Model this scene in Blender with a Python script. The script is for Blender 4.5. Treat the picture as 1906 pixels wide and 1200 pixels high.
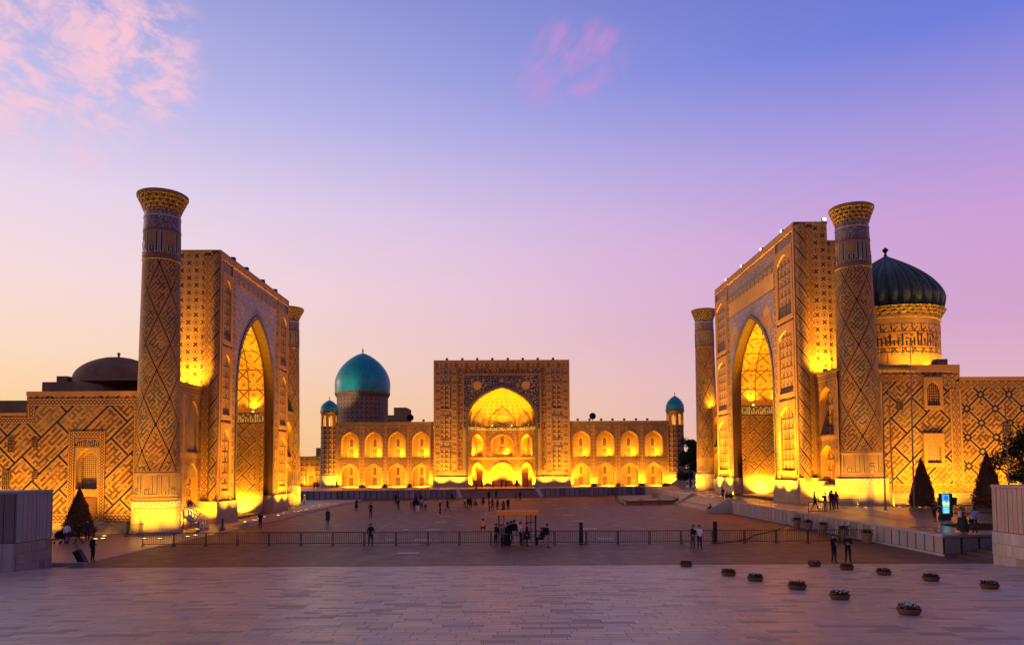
import bpy, bmesh, math, random
from mathutils import Vector, Matrix
random.seed(7)
for o in list(bpy.data.objects):
    bpy.data.objects.remove(o, do_unlink=True)
S = bpy.context.scene
C = S.collection
R = math.radians
PI = math.pi

# ------------------------------------------------------------------ camera
F = 1425.0; PX0 = 953.0; H = 5.85
PITCH = R(3.2); ROLL = R(0.28); YAW = R(0.12)
PY0 = 870 - F * math.tan(PITCH)
def _axes():
    cp, sp, cy, sy = math.cos(PITCH), math.sin(PITCH), math.cos(YAW), math.sin(YAW)
    f = Vector((sy*cp, cy*cp, sp)); r = Vector((cy, -sy, 0)); u = r.cross(f)
    c, s = math.cos(ROLL), math.sin(ROLL)
    return c*r - s*u, s*r + c*u, f
R_, U_, F_ = _axes()
def ray(px, py):
    return F_ + R_*((px-PX0)/F) + U_*((PY0-py)/F)
def G(px, py, z=0.0):                 # photo pixel -> point on the level z
    d = ray(px, py); t = (z-H)/d.z
    return Vector((d.x*t, d.y*t, z))
def PYv(px, py, Y):                   # photo pixel -> point on the wall plane y = Y
    d = ray(px, py); t = Y/d.y
    return Vector((d.x*t, Y, H+d.z*t))
def PXv(px, py, X):                   # photo pixel -> point on the wall plane x = X
    d = ray(px, py); t = X/d.x
    return Vector((X, d.y*t, H+d.z*t))
cam = bpy.data.cameras.new('camera'); camo = bpy.data.objects.new('camera', cam); C.objects.link(camo)
cam.sensor_fit = 'HORIZONTAL'; cam.sensor_width = 36; cam.lens = 36*F/1906
cam.shift_y = (PY0-600)/1906; cam.clip_start = .5; cam.clip_end = 4000
m = Matrix.Identity(4)
for i in range(3):
    m[i][0] = R_[i]; m[i][1] = U_[i]; m[i][2] = -F_[i]
m[2][3] = H
camo.matrix_world = m
S.camera = camo
S.view_settings.view_transform = 'Standard'; S.view_settings.look = 'None'
S.view_settings.exposure = 0; S.view_settings.gamma = 1

def lin(r, g, b, a=1.0):
    def f(c):
        c /= 255.0
        return c/12.92 if c <= .04045 else ((c+.055)/1.055)**2.4
    return (f(r), f(g), f(b), a)

# ------------------------------------------------------------------ node helper
class NB:
    def __init__(s, tree):
        s.t = tree; s.uvc = None
    def n(s, typ, **kw):
        nd = s.t.nodes.new(typ)
        for k, v in kw.items(): setattr(nd, k, v)
        return nd
    def put(s, sock, v):
        if isinstance(v, bpy.types.NodeSocket): s.t.links.new(v, sock)
        elif isinstance(v, (int, float)) and hasattr(sock.default_value, '__len__'):
            sock.default_value = (v, v, v, 1)[:len(sock.default_value)]
        elif v is not None:
            if hasattr(sock.default_value, '__len__'):
                v = tuple(v)
                k = len(sock.default_value)
                if len(v) < k: v = v + (1.0,)*(k-len(v))
                sock.default_value = v[:k]
            else: sock.default_value = v
    def M(s, op, a, b=None, c=None):
        nd = s.n('ShaderNodeMath', operation=op)
        s.put(nd.inputs[0], a)
        if b is not None: s.put(nd.inputs[1], b)
        if c is not None: s.put(nd.inputs[2], c)
        return nd.outputs[0]
    def add(s, a, b): return s.M('ADD', a, b)
    def sub(s, a, b): return s.M('SUBTRACT', a, b)
    def mul(s, a, b): return s.M('MULTIPLY', a, b)
    def lt(s, a, b): return s.M('LESS_THAN', a, b)
    def gt(s, a, b): return s.M('GREATER_THAN', a, b)
    def mx(s, a, b): return s.M('MAXIMUM', a, b)
    def mn(s, a, b): return s.M('MINIMUM', a, b)
    def floor(s, a): return s.M('FLOOR', a)
    def fract(s, a): return s.M('FRACT', a)
    def absn(s, a): return s.M('ABSOLUTE', a)
    def mod2(s, a): return s.M('FLOORED_MODULO', a, 2.0)
    def dist(s, a, period, off=0.0):      # distance to nearest multiple of period
        x = s.fract(s.add(s.M('DIVIDE', a, period), .5+off))
        return s.mul(s.absn(s.sub(x, .5)), period)
    def V(s, x, y, z=0.0):
        nd = s.n('ShaderNodeCombineXYZ')
        s.put(nd.inputs[0], x); s.put(nd.inputs[1], y); s.put(nd.inputs[2], z)
        return nd.outputs[0]
    def mix(s, f, a, b):
        nd = s.n('ShaderNodeMix', data_type='RGBA'); nd.clamp_factor = True
        s.put(nd.inputs[0], f); s.put(nd.inputs[6], a); s.put(nd.inputs[7], b)
        return nd.outputs[2]
    def mulc(s, a, b, f=1.0):
        nd = s.n('ShaderNodeMix', data_type='RGBA', blend_type='MULTIPLY')
        s.put(nd.inputs[0], f); s.put(nd.inputs[6], a); s.put(nd.inputs[7], b)
        return nd.outputs[2]
    def uv(s):
        if s.uvc is None:
            nd = s.n('ShaderNodeUVMap'); nd.uv_map = 'UVMap'
            sp = s.n('ShaderNodeSeparateXYZ'); s.t.links.new(nd.outputs[0], sp.inputs[0])
            s.uvc = (sp.outputs[0], sp.outputs[1], nd.outputs[0])
        return s.uvc
    def obj(s):
        return s.n('ShaderNodeTexCoord').outputs['Object']
    def pos(s):
        return s.n('ShaderNodeNewGeometry').outputs['Position']
    def noise(s, vec, scale, detail=3.0, rough=.55):
        nd = s.n('ShaderNodeTexNoise'); s.put(nd.inputs['Vector'], vec)
        nd.inputs['Scale'].default_value = scale; nd.inputs['Detail'].default_value = detail
        nd.inputs['Roughness'].default_value = rough
        return nd.outputs['Fac']
    def white(s, x, y):
        nd = s.n('ShaderNodeTexWhiteNoise', noise_dimensions='2D'); s.t.links.new(s.V(x, y), nd.inputs['Vector'])
        return nd.outputs['Value']
    def vor(s, vec, scale, feature='F1', rnd=1.0):
        nd = s.n('ShaderNodeTexVoronoi', feature=feature); s.put(nd.inputs['Vector'], vec)
        nd.inputs['Scale'].default_value = scale; nd.inputs['Randomness'].default_value = rnd
        return nd.outputs['Distance']
    def ramp(s, f, stops):
        nd = s.n('ShaderNodeValToRGB'); cr = nd.color_ramp
        while len(cr.elements) < len(stops): cr.elements.new(.5)
        for e, (p, c) in zip(cr.elements, stops): e.position = p; e.color = c if len(c) == 4 else tuple(c)+(1,)
        s.put(nd.inputs[0], f); return nd.outputs[0]
    def rng(s, v, a, b, c=0.0, d=1.0, smooth=False):
        nd = s.n('ShaderNodeMapRange')
        if smooth: nd.interpolation_type = 'SMOOTHSTEP'
        s.put(nd.inputs[0], v)
        for k, x in zip((1, 2, 3, 4), (a, b, c, d)): nd.inputs[k].default_value = x
        return nd.outputs[0]

# ------------------------------------------------------------------ dusk sky
W = bpy.data.worlds.new('World'); S.world = W; W.use_nodes = True
W.node_tree.nodes.clear()
nb = NB(W.node_tree)
SUN_AZ = -72.0; SUN_EL = 9.0          # the afterglow: low, to the west (left), seen from this camera
def build_world():
    d = nb.n('ShaderNodeTexCoord').outputs['Generated']
    sp = nb.n('ShaderNodeSeparateXYZ'); nb.t.links.new(d, sp.inputs[0])
    x, y, z = sp.outputs
    ln = nb.M('SQRT', nb.add(nb.add(nb.mul(x, x), nb.mul(y, y)), 1e-5))
    ax, ay = math.sin(R(SUN_AZ)), math.cos(R(SUN_AZ))
    dot = nb.M('DIVIDE', nb.add(nb.mul(x, ax), nb.mul(y, ay)), ln)
    west = nb.rng(dot, -.34, .92, 0, 1, True)
    east = nb.ramp(z, [(0, lin(232, 186, 182)), (.10, lin(226, 178, 196)), (.17, lin(214, 164, 205)), (.27, lin(206, 160, 216)),
                       (.36, lin(172, 152, 222)), (.46, lin(112, 126, 220)), (.60, lin(94, 104, 190)), (1, lin(74, 70, 112))])
    wst = nb.ramp(z, [(0, lin(255, 196, 118)), (.07, lin(254, 209, 150)), (.14, lin(253, 220, 194)), (.22, lin(249, 222, 222)),
                      (.31, lin(234, 216, 236)), (.41, lin(196, 192, 236)), (.55, lin(150, 154, 216)), (1, lin(78, 72, 114))])
    col = nb.mix(west, east, wst)
    # high thin clouds, pink from below: a layer whose wisps gather in two patches
    zc = nb.mx(z, .05)
    cx = nb.M('DIVIDE', x, zc); cy = nb.M('DIVIDE', y, zc)
    def lobe(px, py, r):
        v = ray(px, py).normalized()
        nd = nb.n('ShaderNodeVectorMath', operation='DOT_PRODUCT'); nb.t.links.new(d, nd.inputs[0]); nd.inputs[1].default_value = v
        return nb.rng(nd.outputs['Value'], math.cos(R(r)), math.cos(R(r*.25)), 0, 1, True)
    wp = nb.n('ShaderNodeTexNoise'); nb.t.links.new(nb.V(cx, cy, 2.0), wp.inputs['Vector']); wp.inputs['Scale'].default_value = 2.2; wp.inputs['Detail'].default_value = 3
    wsp = nb.n('ShaderNodeSeparateXYZ'); nb.t.links.new(wp.outputs['Color'], wsp.inputs[0])
    wx = nb.add(cx, nb.mul(nb.sub(wsp.outputs[0], .5), .5)); wy = nb.add(cy, nb.mul(nb.sub(wsp.outputs[1], .5), .5))
    yy = nb.mx(y, .05); gx = nb.M('DIVIDE', x, yy); gz = nb.M('DIVIDE', z, yy)
    w1 = nb.mul(nb.sub(wsp.outputs[0], .5), .12); w2 = nb.mul(nb.sub(wsp.outputs[1], .5), .12)
    gx = nb.add(gx, w1); gz = nb.add(gz, w2)
    a = nb.V(nb.sub(nb.mul(gx, 7.0), nb.mul(gz, 4.0)), nb.add(nb.mul(gx, 7.5), nb.mul(gz, 15.0)), 0)
    wn = nb.noise(a, 1.9, 12, .64)
    a2 = nb.V(nb.sub(nb.mul(gx, 18.0), nb.mul(gz, 14.0)), nb.add(nb.mul(gx, 3.6), nb.mul(gz, 4.6)), 4.0)
    wn2 = nb.noise(a2, 2.2, 10, .62)
    l1 = nb.mx(nb.mul(lobe(90, 55, 9.5), .8), lobe(245, 112, 5.0))
    l2 = nb.mx(nb.mx(lobe(1003, 150, 2.3), lobe(1040, 95, 2.4)), nb.mx(lobe(1113, 100, 2.6), lobe(1085, 150, 1.8)))
    f1 = nb.mul(nb.rng(nb.add(wn, nb.mul(l1, .10)), .46, .70, 0, 1, True), nb.M('POWER', l1, .8))
    f2 = nb.mul(nb.rng(nb.add(wn2, nb.mul(l2, .08)), .42, .74, 0, 1, True), nb.mul(l2, .5))
    cc = nb.mix(west, lin(236, 150, 212), lin(255, 204, 216))
    col = nb.mix(nb.mul(f1, .92), col, cc)
    col = nb.mix(f2, col, lin(214, 146, 214))
    sky = nb.n('ShaderNodeTexSky', sky_type='NISHITA'); sky.sun_disc = False
    sky.sun_elevation = R(SUN_EL); sky.sun_rotation = R(SUN_AZ)
    b1 = nb.n('ShaderNodeBackground'); nb.t.links.new(col, b1.inputs[0]); b1.inputs[1].default_value = .97
    b2 = nb.n('ShaderNodeBackground'); nb.t.links.new(sky.outputs[0], b2.inputs[0]); b2.inputs[1].default_value = .004
    ad = nb.n('ShaderNodeAddShader'); nb.t.links.new(b1.outputs[0], ad.inputs[0]); nb.t.links.new(b2.outputs[0], ad.inputs[1])
    o = nb.n('ShaderNodeOutputWorld'); nb.t.links.new(ad.outputs[0], o.inputs[0])
build_world()
sun = bpy.data.lights.new('sun', 'SUN'); sun.energy = .9; sun.angle = R(14); sun.color = (1, .62, .42)
suno = bpy.data.objects.new('sun', sun); C.objects.link(suno)
sd = Vector((math.sin(R(SUN_AZ))*math.cos(R(SUN_EL)), math.cos(R(SUN_AZ))*math.cos(R(SUN_EL)), math.sin(R(SUN_EL))))
suno.rotation_euler = sd.to_track_quat('Z', 'Y').to_euler()

# ------------------------------------------------------------------ scene-graph helpers
def tag(o, label=None, cat=None, group=None, kind=None):
    if label: o['label'] = label
    if cat: o['category'] = cat
    if group: o['group'] = group
    if kind: o['kind'] = kind
    return o
WC = set()                            # things whose parts are given in world coordinates
def thing(name, label, cat, loc=(0, 0, 0), rz=0.0, group=None, wc=False):
    o = bpy.data.objects.new(name, None)
    if wc: WC.add(o); C.objects.link(o); o.empty_display_size = .3
    o.location = loc; o.rotation_euler = (0, 0, rz)
    return tag(o, label, cat, group)
def inst(name, mesh, parent=None, loc=(0, 0, 0), rz=0.0, scale=None):
    o = bpy.data.objects.new(name, mesh); C.objects.link(o); o.parent = parent
    o.location = loc; o.rotation_euler = (0, 0, rz)
    if parent in WC: o.matrix_parent_inverse = Matrix.Translation(-Vector(parent.location))
    if scale: o.scale = scale if hasattr(scale, '__len__') else (scale,)*3
    return o
def copy_tree(o, parent=None):
    c = o.copy(); C.objects.link(c); c.parent = parent
    for ch in list(o.children): copy_tree(ch, c)
    return c

class MB:
    """collects faces; T maps (s, t, z) local facade coordinates to x, y, z"""
    def __init__(s, T=None):
        s.v = []; s.f = []; s.uv = []; s.m = []; s.T = T
    def face(s, pts, m=0, uv=None):
        if s.T: pts = [s.T(*p) for p in pts]
        pts = [Vector(p) for p in pts]
        i0 = len(s.v); s.v += pts; s.f.append(tuple(range(i0, i0+len(pts)))); s.m.append(m)
        if uv is None:
            nrm = Vector((0, 0, 0))
            for k in range(1, len(pts)-1): nrm += (pts[k]-pts[0]).cross(pts[k+1]-pts[0])
            if nrm.length > 1e-12: nrm.normalize()
            if abs(nrm.z) > .75: uv = [(p.x, p.y) for p in pts]
            else:
                ua = Vector((-nrm.y, nrm.x, 0)); ua.normalize()
                if ua.x + ua.y < 0: ua = -ua
                uv = [(p.dot(ua), p.z) for p in pts]
        s.uv.append(uv)
    def quad(s, a, b, c, d, m=0, uv=None): s.face([a, b, c, d], m, uv)
    def rect(s, s0, s1, z0, z1, t=0.0, m=0, uv=None):
        s.face([(s0, t, z0), (s1, t, z0), (s1, t, z1), (s0, t, z1)], m, uv)
    def box(s, a0, a1, b0, b1, c0, c1, m=0, skip=''):
        if 'd' not in skip: s.face([(a0, b0, c0), (a0, b1, c0), (a1, b1, c0), (a1, b0, c0)], m)
        if 'u' not in skip: s.face([(a0, b0, c1), (a1, b0, c1), (a1, b1, c1), (a0, b1, c1)], m)
        if 'f' not in skip: s.face([(a0, b0, c0), (a1, b0, c0), (a1, b0, c1), (a0, b0, c1)], m)
        if 'b' not in skip: s.face([(a1, b1, c0), (a0, b1, c0), (a0, b1, c1), (a1, b1, c1)], m)
        if 'l' not in skip: s.face([(a0, b1, c0), (a0, b0, c0), (a0, b0, c1), (a0, b1, c1)], m)
        if 'r' not in skip: s.face([(a1, b0, c0), (a1, b1, c0), (a1, b1, c1), (a1, b0, c1)], m)
    def lathe(s, prof, n=32, c=(0, 0), m=0, mod=None, a0=0.0, a1=2*PI, uref=None, ms=None):
        full = abs(a1-a0-2*PI) < 1e-6
        rr = uref or max(p[0] for p in prof)
        vl = [0.0]
        for k in range(1, len(prof)): vl.append(vl[-1]+math.hypot(prof[k][0]-prof[k-1][0], prof[k][1]-prof[k-1][1]))
        z0 = prof[0][1]
        for k in range(len(prof)-1):
            for i in range(n):
                A = a0+(a1-a0)*i/n; B = a0+(a1-a0)*(i+1)/n
                def P(j, a):
                    r, z = prof[j]
                    if mod: r = mod(r, z, a, j)
                    return (c[0]+r*math.cos(a), c[1]+r*math.sin(a), z)
                s.face([P(k, A), P(k, B), P(k+1, B), P(k+1, A)], ms[k] if ms else m,
                       [(A*rr, z0+vl[k]), (B*rr, z0+vl[k]), (B*rr, z0+vl[k+1]), (A*rr, z0+vl[k+1])])
    def tube(s, p, q, r0, r1=None, n=8, m=0, cap=True):
        r1 = r0 if r1 is None else r1
        p = Vector(p); q = Vector(q); d = (q-p)
        if d.length < 1e-6: return
        d.normalize(); a = d.orthogonal().normalized(); b = d.cross(a)
        L = (q-p).length
        ring = lambda c, r: [c+(a*math.cos(2*PI*i/n)+b*math.sin(2*PI*i/n))*r for i in range(n)]
        A = ring(p, r0); B = ring(q, r1)
        for i in range(n):
            j = (i+1) % n
            s.face([A[i], A[j], B[j], B[i]], m, [(i/n, 0), ((i+1)/n, 0), ((i+1)/n, L), (i/n, L)])
        if cap: s.face(list(reversed(A)), m); s.face(B, m)
    def mesh(s, name, mats, smooth=False, weld=False):
        me = bpy.data.meshes.new(name)
        me.from_pydata([tuple(v) for v in s.v], [], s.f)
        ul = me.uv_layers.new(name='UVMap')
        flat = []
        for u in s.uv:
            for a in u: flat += [a[0], a[1]]
        ul.data.foreach_set('uv', flat)
        for mt in (mats if isinstance(mats, (list, tuple)) else [mats]): me.materials.append(mt)
        me.polygons.foreach_set('material_index', s.m)
        if weld:
            bm = bmesh.new(); bm.from_mesh(me); bmesh.ops.remove_doubles(bm, verts=bm.verts, dist=1e-4); bm.to_mesh(me); bm.free()
        if smooth:
            me.polygons.foreach_set('use_smooth', [True]*len(me.polygons))
        me.update()
        return me
    def build(s, name, mats, parent=None, smooth=False, weld=False):
        return inst(name, s.mesh(name, mats, smooth, weld), parent)

def arch(hw, zs, za, n=10, a=2.7, b=.82):
    """left-to-right points of a pointed (keel) arch, springing at zs, apex at za"""
    r = za-zs; half = []
    for k in range(n+1):
        q = math.sin(k/n*PI/2)**.85 if k < n else 1.0
        half.append((hw*max(0.0, 1-q**a)**b, zs+r*q))
    return [(-x, z) for x, z in half] + [(x, z) for x, z in reversed(half[:-1])]
def niche(mb, s0, s1, z0, z1, sc, hw, zb, zs, za, t=0.0, depth=1.0, mf=0, mr=1, mk=2, n=10, back=True, back_hw=None):
    """front panel with a pointed-arch opening, its reveal and its back"""
    pts = [(sc+x, z) for x, z in arch(hw, zs, za, n)]
    e = 1e-6
    if sc-hw > s0+e: mb.rect(s0, sc-hw, z0, z1, t, mf)
    if s1 > sc+hw+e: mb.rect(sc+hw, s1, z0, z1, t, mf)
    if zb > z0+e: mb.rect(sc-hw, sc+hw, z0, zb, t, mf)
    for (xa, za_), (xb, zb_) in zip(pts[:-1], pts[1:]):
        mb.face([(xa, t, za_), (xb, t, zb_), (xb, t, z1), (xa, t, z1)], mf)
    bh = back_hw or hw; k = bh/hw
    loop = [(sc-hw, zb)] + pts + [(sc+hw, zb)]
    lb = [(sc+(x-sc)*k, z if (z <= zs or k == 1) else zs+(z-zs)*k) for x, z in loop]
    for i in range(len(loop)-1):
        a, b = loop[i], loop[i+1]; c, d = lb[i], lb[i+1]
        L = abs(b[0]-a[0])+abs(b[1]-a[1])
        mb.face([(a[0], t, a[1]), (b[0], t, b[1]), (d[0], t-depth, d[1]), (c[0], t-depth, c[1])], mr)
    mb.face([(sc-hw, t, zb), (sc+hw, t, zb), (sc+bh, t-depth, zb), (sc-bh, t-depth, zb)], mr)
    if back:
        mb.rect(sc-bh, sc+bh, zb, zs, t-depth, mk)
        up = [(x, z) for x, z in lb if z >= zs-1e-6]
        h = len(up)//2
        for i in range(h):
            l0, l1 = up[i], up[i+1]; r0, r1 = up[-1-i], up[-2-i]
            if i+1 == h: mb.face([(l0[0], t-depth, l0[1]), (r0[0], t-depth, r0[1]), (up[h][0], t-depth, up[h][1])], mk)
            else: mb.face([(l0[0], t-depth, l0[1]), (r0[0], t-depth, r0[1]), (r1[0], t-depth, r1[1]), (l1[0], t-depth, l1[1])], mk)
def arch_band(mb, sc, hw, zb, zs, za, w, t, m=0, proud=.06, n=14):
    """moulding that follows an arch: outline to outline + w"""
    a = [(sc-hw, zb)] + [(sc+x, z) for x, z in arch(hw, zs, za, n)] + [(sc+hw, zb)]
    b = [(sc-hw-w, zb)] + [(sc+x, z) for x, z in arch(hw+w, zs, za+w*1.25, n)] + [(sc+hw+w, zb)]
    L = 0.0
    for i in range(len(a)-1):
        d = math.hypot(a[i+1][0]-a[i][0], a[i+1][1]-a[i][1])
        mb.face([(a[i][0], t+proud, a[i][1]), (b[i][0], t+proud, b[i][1]), (b[i+1][0], t+proud, b[i+1][1]), (a[i+1][0], t+proud, a[i+1][1])], m,
                [(-.5, L), (.5, L), (.5, L+d), (-.5, L+d)])
        for q in (a, b):
            mb.face([(q[i][0], t-.02, q[i][1]), (q[i][0], t+proud, q[i][1]), (q[i+1][0], t+proud, q[i+1][1]), (q[i+1][0], t-.02, q[i+1][1])], m)
        L += d
def strip(mb, s0, s1, z0, z1, t, vertical, m=0, proud=.03):
    """ornament strip with its own UVs: u across (-.5...5), v along in widths"""
    w = (s1-s0) if vertical else (z1-z0)
    if vertical: uv = [(-.5, z0/w), (.5, z0/w), (.5, z1/w), (-.5, z1/w)]
    else: uv = [(-.5, s0/w), (-.5, s1/w), (.5, s1/w), (.5, s0/w)]
    mb.rect(s0, s1, z0, z1, t+proud, m, uv)
    mb.quad((s0, t, z0), (s0, t+proud, z0), (s0, t+proud, z1), (s0, t, z1), m, [(0, 0)]*4)
    mb.quad((s1, t, z0), (s1, t+proud, z0), (s1, t+proud, z1), (s1, t, z1), m, [(0, 0)]*4)
    mb.quad((s0, t, z1), (s1, t, z1), (s1, t+proud, z1), (s0, t+proud, z1), m, [(0, 0)]*4)
    mb.quad((s0, t, z0), (s1, t, z0), (s1, t+proud, z0), (s0, t+proud, z0), m, [(0, 0)]*4)
# ------------------------------------------------------------------ materials
BRICK = (.315, .148, .052); BRICK2 = (.26, .115, .042); NAVY = (.010, .009, .024); TEAL = (.05, .085, .078); WHITE = (.66, .62, .54)
UMBER = (.06, .021, .011); MAUVE = (.16, .13, .26)
def mat(name, rough=.75, spec=.35):
    spec *= .5
    mt = bpy.data.materials.new(name); mt.use_nodes = True
    b = NB(mt.node_tree); bs = mt.node_tree.nodes['Principled BSDF']
    bs.inputs['Roughness'].default_value = rough; bs.inputs['Specular IOR Level'].default_value = spec
    b.bs = bs; b.mt = mt
    return b
def fin(b, col, rough=None, bump=None, bd=.02, wear=.25, wscale=.6):
    if wear:
        nz = b.noise(b.pos(), wscale, 5, .62)
        nz2 = b.noise(b.pos(), wscale*9, 3, .6)
        k = b.add(b.rng(nz, .25, .75, 1-wear, 1+wear*.35), b.rng(nz2, .3, .7, -wear*.35, wear*.25))
        g = b.n('ShaderNodeCombineColor')
        for i in range(3): b.put(g.inputs[i], k)
        col = b.mulc(col if isinstance(col, bpy.types.NodeSocket) else b.mix(0.0, col, col), g.outputs[0])
    b.put(b.bs.inputs['Base Color'], col)
    if rough is not None: b.put(b.bs.inputs['Roughness'], rough)
    if bump is not None:
        bn = b.n('ShaderNodeBump'); bn.inputs['Distance'].default_value = bd; bn.inputs['Strength'].default_value = .6
        b.put(bn.inputs['Height'], bump); b.t.links.new(bn.outputs[0], b.bs.inputs['Normal'])
    return b.mt
def plain(name, col, rough=.7, spec=.35, wear=.2, wscale=.8, metal=0.0):
    b = mat(name, rough, spec); b.bs.inputs['Metallic'].default_value = metal
    return fin(b, tuple(col)+(1,) if len(col) == 3 else col, wear=wear, wscale=wscale)
def glow(name, col, st):
    b = mat(name); b.bs.inputs['Base Color'].default_value = tuple(col)+(1,)
    b.bs.inputs['Emission Color'].default_value = tuple(col)+(1,); b.bs.inputs['Emission Strength'].default_value = st
    return b.mt
def maze(b, p, q, unit, pp=.74, pq=.28):
    i = b.floor(b.M('DIVIDE', p, unit)); j = b.floor(b.M('DIVIDE', q, unit))
    oi = b.mod2(i); oj = b.mod2(j); h = b.white(i, j)
    both = b.mul(oi, oj)
    cp = b.mul(b.mul(b.sub(1.0, oi), oj), b.lt(h, pp))
    cq = b.mul(b.mul(oi, b.sub(1.0, oj)), b.lt(h, pq))
    return b.mx(both, b.mx(cp, cq)), h
def bricks(b, u, v, w=.27, h=.07, m=.012):
    br = b.n('ShaderNodeTexBrick'); b.t.links.new(b.V(u, v), br.inputs['Vector'])
    br.inputs['Scale'].default_value = 1; br.inputs['Mortar Size'].default_value = m; br.inputs['Mortar Smooth'].default_value = .1
    br.inputs['Brick Width'].default_value = w; br.inputs['Row Height'].default_value = h
    return br.outputs['Fac'], br.outputs['Color']
def banna(name, unit=.25, rowh=2.5, bw=4.2, line=.07, diamond=None, stroke=UMBER, stroke2=TEAL, linec=NAVY, base=BRICK, tealp=.35):
    b = mat(name, .62, .4); u, v, _ = b.uv()
    p = b.mul(b.add(u, v), .70711); q = b.mul(b.sub(v, u), .70711)
    dk, h = maze(b, p, q, unit)
    if diamond:
        dp = b.dist(p, diamond); dq = b.dist(q, diamond)
        dm = b.mn(dp, dq)
        ln = b.lt(dm, line); ln_w = b.lt(dm, line+unit*.8)
        cr = b.mx(dp, dq)                                    # small diamonds on the crossings
        ring = b.mul(b.gt(cr, diamond*.12-line), b.lt(cr, diamond*.12+line))
        ins = b.lt(cr, diamond*.12-line)
        ln = b.mx(b.mul(ln, b.sub(1.0, ins)), ring)
        ln_w = b.mx(ln_w, b.lt(cr, diamond*.12+line))
        big = b.white(b.floor(b.M('DIVIDE', p, diamond)), b.floor(b.M('DIVIDE', q, diamond)))
    else:
        def br(ms):
            nd = b.n('ShaderNodeTexBrick'); b.t.links.new(b.V(p, q), nd.inputs['Vector'])
            nd.offset = .37; nd.squash = 1.35; nd.squash_frequency = 3
            for k, x in (('Scale', 1), ('Mortar Size', ms), ('Mortar Smooth', 0), ('Brick Width', bw), ('Row Height', rowh), ('Bias', 0)): nd.inputs[k].default_value = x
            nd.inputs['Color1'].default_value = (0, 0, 0, 1); nd.inputs['Color2'].default_value = (1, 1, 1, 1)
            return nd
        n1 = br(line); n2 = br(line+unit*.75)
        ln = n1.outputs['Fac']; ln_w = n2.outputs['Fac']
        big = b.M('MULTIPLY', n1.outputs['Color'], 1.0)
    fret = b.mul(b.mul(dk, b.sub(1.0, ln_w)), b.rng(b.noise(b.V(u, v, 3.0), .9, 5, .6), .30, .52, .35, 1.0))
    cellv = b.white(b.floor(b.M('DIVIDE', u, .27)), b.floor(b.M('DIVIDE', v, .075)))
    sc = b.mix(b.lt(big, tealp), tuple(stroke)+(1,), tuple(stroke2)+(1,))
    mort, _ = bricks(b, u, v)
    col = b.mix(b.mul(mort, .35), b.mix(cellv, tuple(x*.72 for x in base)+(1,), tuple(min(1, x*1.18) for x in base)+(1,)), (.20, .105, .045, 1))
    col = b.mix(b.mul(b.gt(b.noise(b.V(u, v, 9.0), .42, 4, .6), .62), .45), col, (.30, .185, .09, 1))
    col = b.mix(b.mul(fret, .9), col, sc)
    col = b.mix(ln, col, tuple(linec)+(1,))
    rg = b.sub(.8, b.mul(b.mx(ln, fret), .35))
    return fin(b, col, rough=rg, bump=b.sub(1.0, b.mul(mort, .6)), bd=.01, wear=.3)
def minaret_mat(name, P, VV, unit=.24, R0=2.0):
    b = mat(name, .6, .4); u, v, _ = b.uv()
    uq = u; vq = b.mul(b.floor(b.M('DIVIDE', v, unit*1.1)), unit*1.1)
    a = b.add(b.mul(uq, 1.0/P), b.mul(vq, 1.0/VV)); c = b.sub(b.mul(uq, 1.0/P), b.mul(vq, 1.0/VV))
    da = b.mul(b.dist(a, 1.0), P); dc = b.mul(b.dist(c, 1.0), P)
    dm = b.mn(da, dc)
    ln = b.lt(dm, unit*.42)
    ln2 = b.mul(b.gt(dm, unit*.85), b.lt(dm, unit*1.2))
    node = b.lt(b.mx(da, dc), unit*1.8)
    p = b.mul(b.add(u, v), .70711); q = b.mul(b.sub(v, u), .70711)
    dk, h = maze(b, p, q, unit*.82, .7, .36)
    fret = b.mul(b.mul(dk, b.gt(dm, unit*1.5)), b.rng(b.noise(b.V(u, v, 3.0), .8, 5, .6), .30, .52, .4, 1.0))
    cellv = b.white(b.floor(b.M('DIVIDE', u, .27)), b.floor(b.M('DIVIDE', v, .075)))
    big = b.white(b.floor(a), b.floor(c))
    sc = b.mix(b.lt(big, .55), (.075, .027, .016, 1), (.035, .05, .046, 1))
    mort, _ = bricks(b, u, v)
    col = b.mix(b.mul(mort, .4), b.mix(cellv, tuple(x*.72 for x in BRICK)+(1,), tuple(x*1.18 for x in BRICK)+(1,)), (.19, .10, .043, 1))
    col = b.mix(b.mul(fret, .95), col, sc)
    col = b.mix(b.mul(ln2, .55), col, UMBER+(1,))
    col = b.mix(ln, col, NAVY+(1,))
    return fin(b, col, rough=b.sub(.8, b.mul(b.mx(ln, fret), .35)), bump=b.sub(1.0, b.mul(mort, .6)), bd=.01, wear=.3)
def xpanel(name, P=1.12):
    b = mat(name, .62, .4); u, v, _ = b.uv()
    p = b.mul(b.add(u, v), .70711); q = b.mul(b.sub(v, u), .70711)
    dp = b.dist(p, P); dq = b.dist(q, P)
    near = b.lt(b.mx(dp, dq), P*.27)
    x = b.mul(b.lt(b.mn(dp, dq), P*.065), near)
    hp = b.dist(p, P, .5); hq = b.dist(q, P, .5)
    cr = b.mx(hp, hq)
    rg = b.mul(b.lt(cr, P*.26), b.gt(cr, P*.17)); dot = b.lt(cr, P*.09)
    dk, h = maze(b, p, q, P*.075)
    col = b.mix(b.mul(dk, .28), BRICK+(1,), (.2, .12, .08, 1))
    col = b.mix(b.mul(rg, .7), col, TEAL+(1,)); col = b.mix(dot, col, UMBER+(1,))
    col = b.mix(x, col, NAVY+(1,))
    return fin(b, col, wear=.25)
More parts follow.
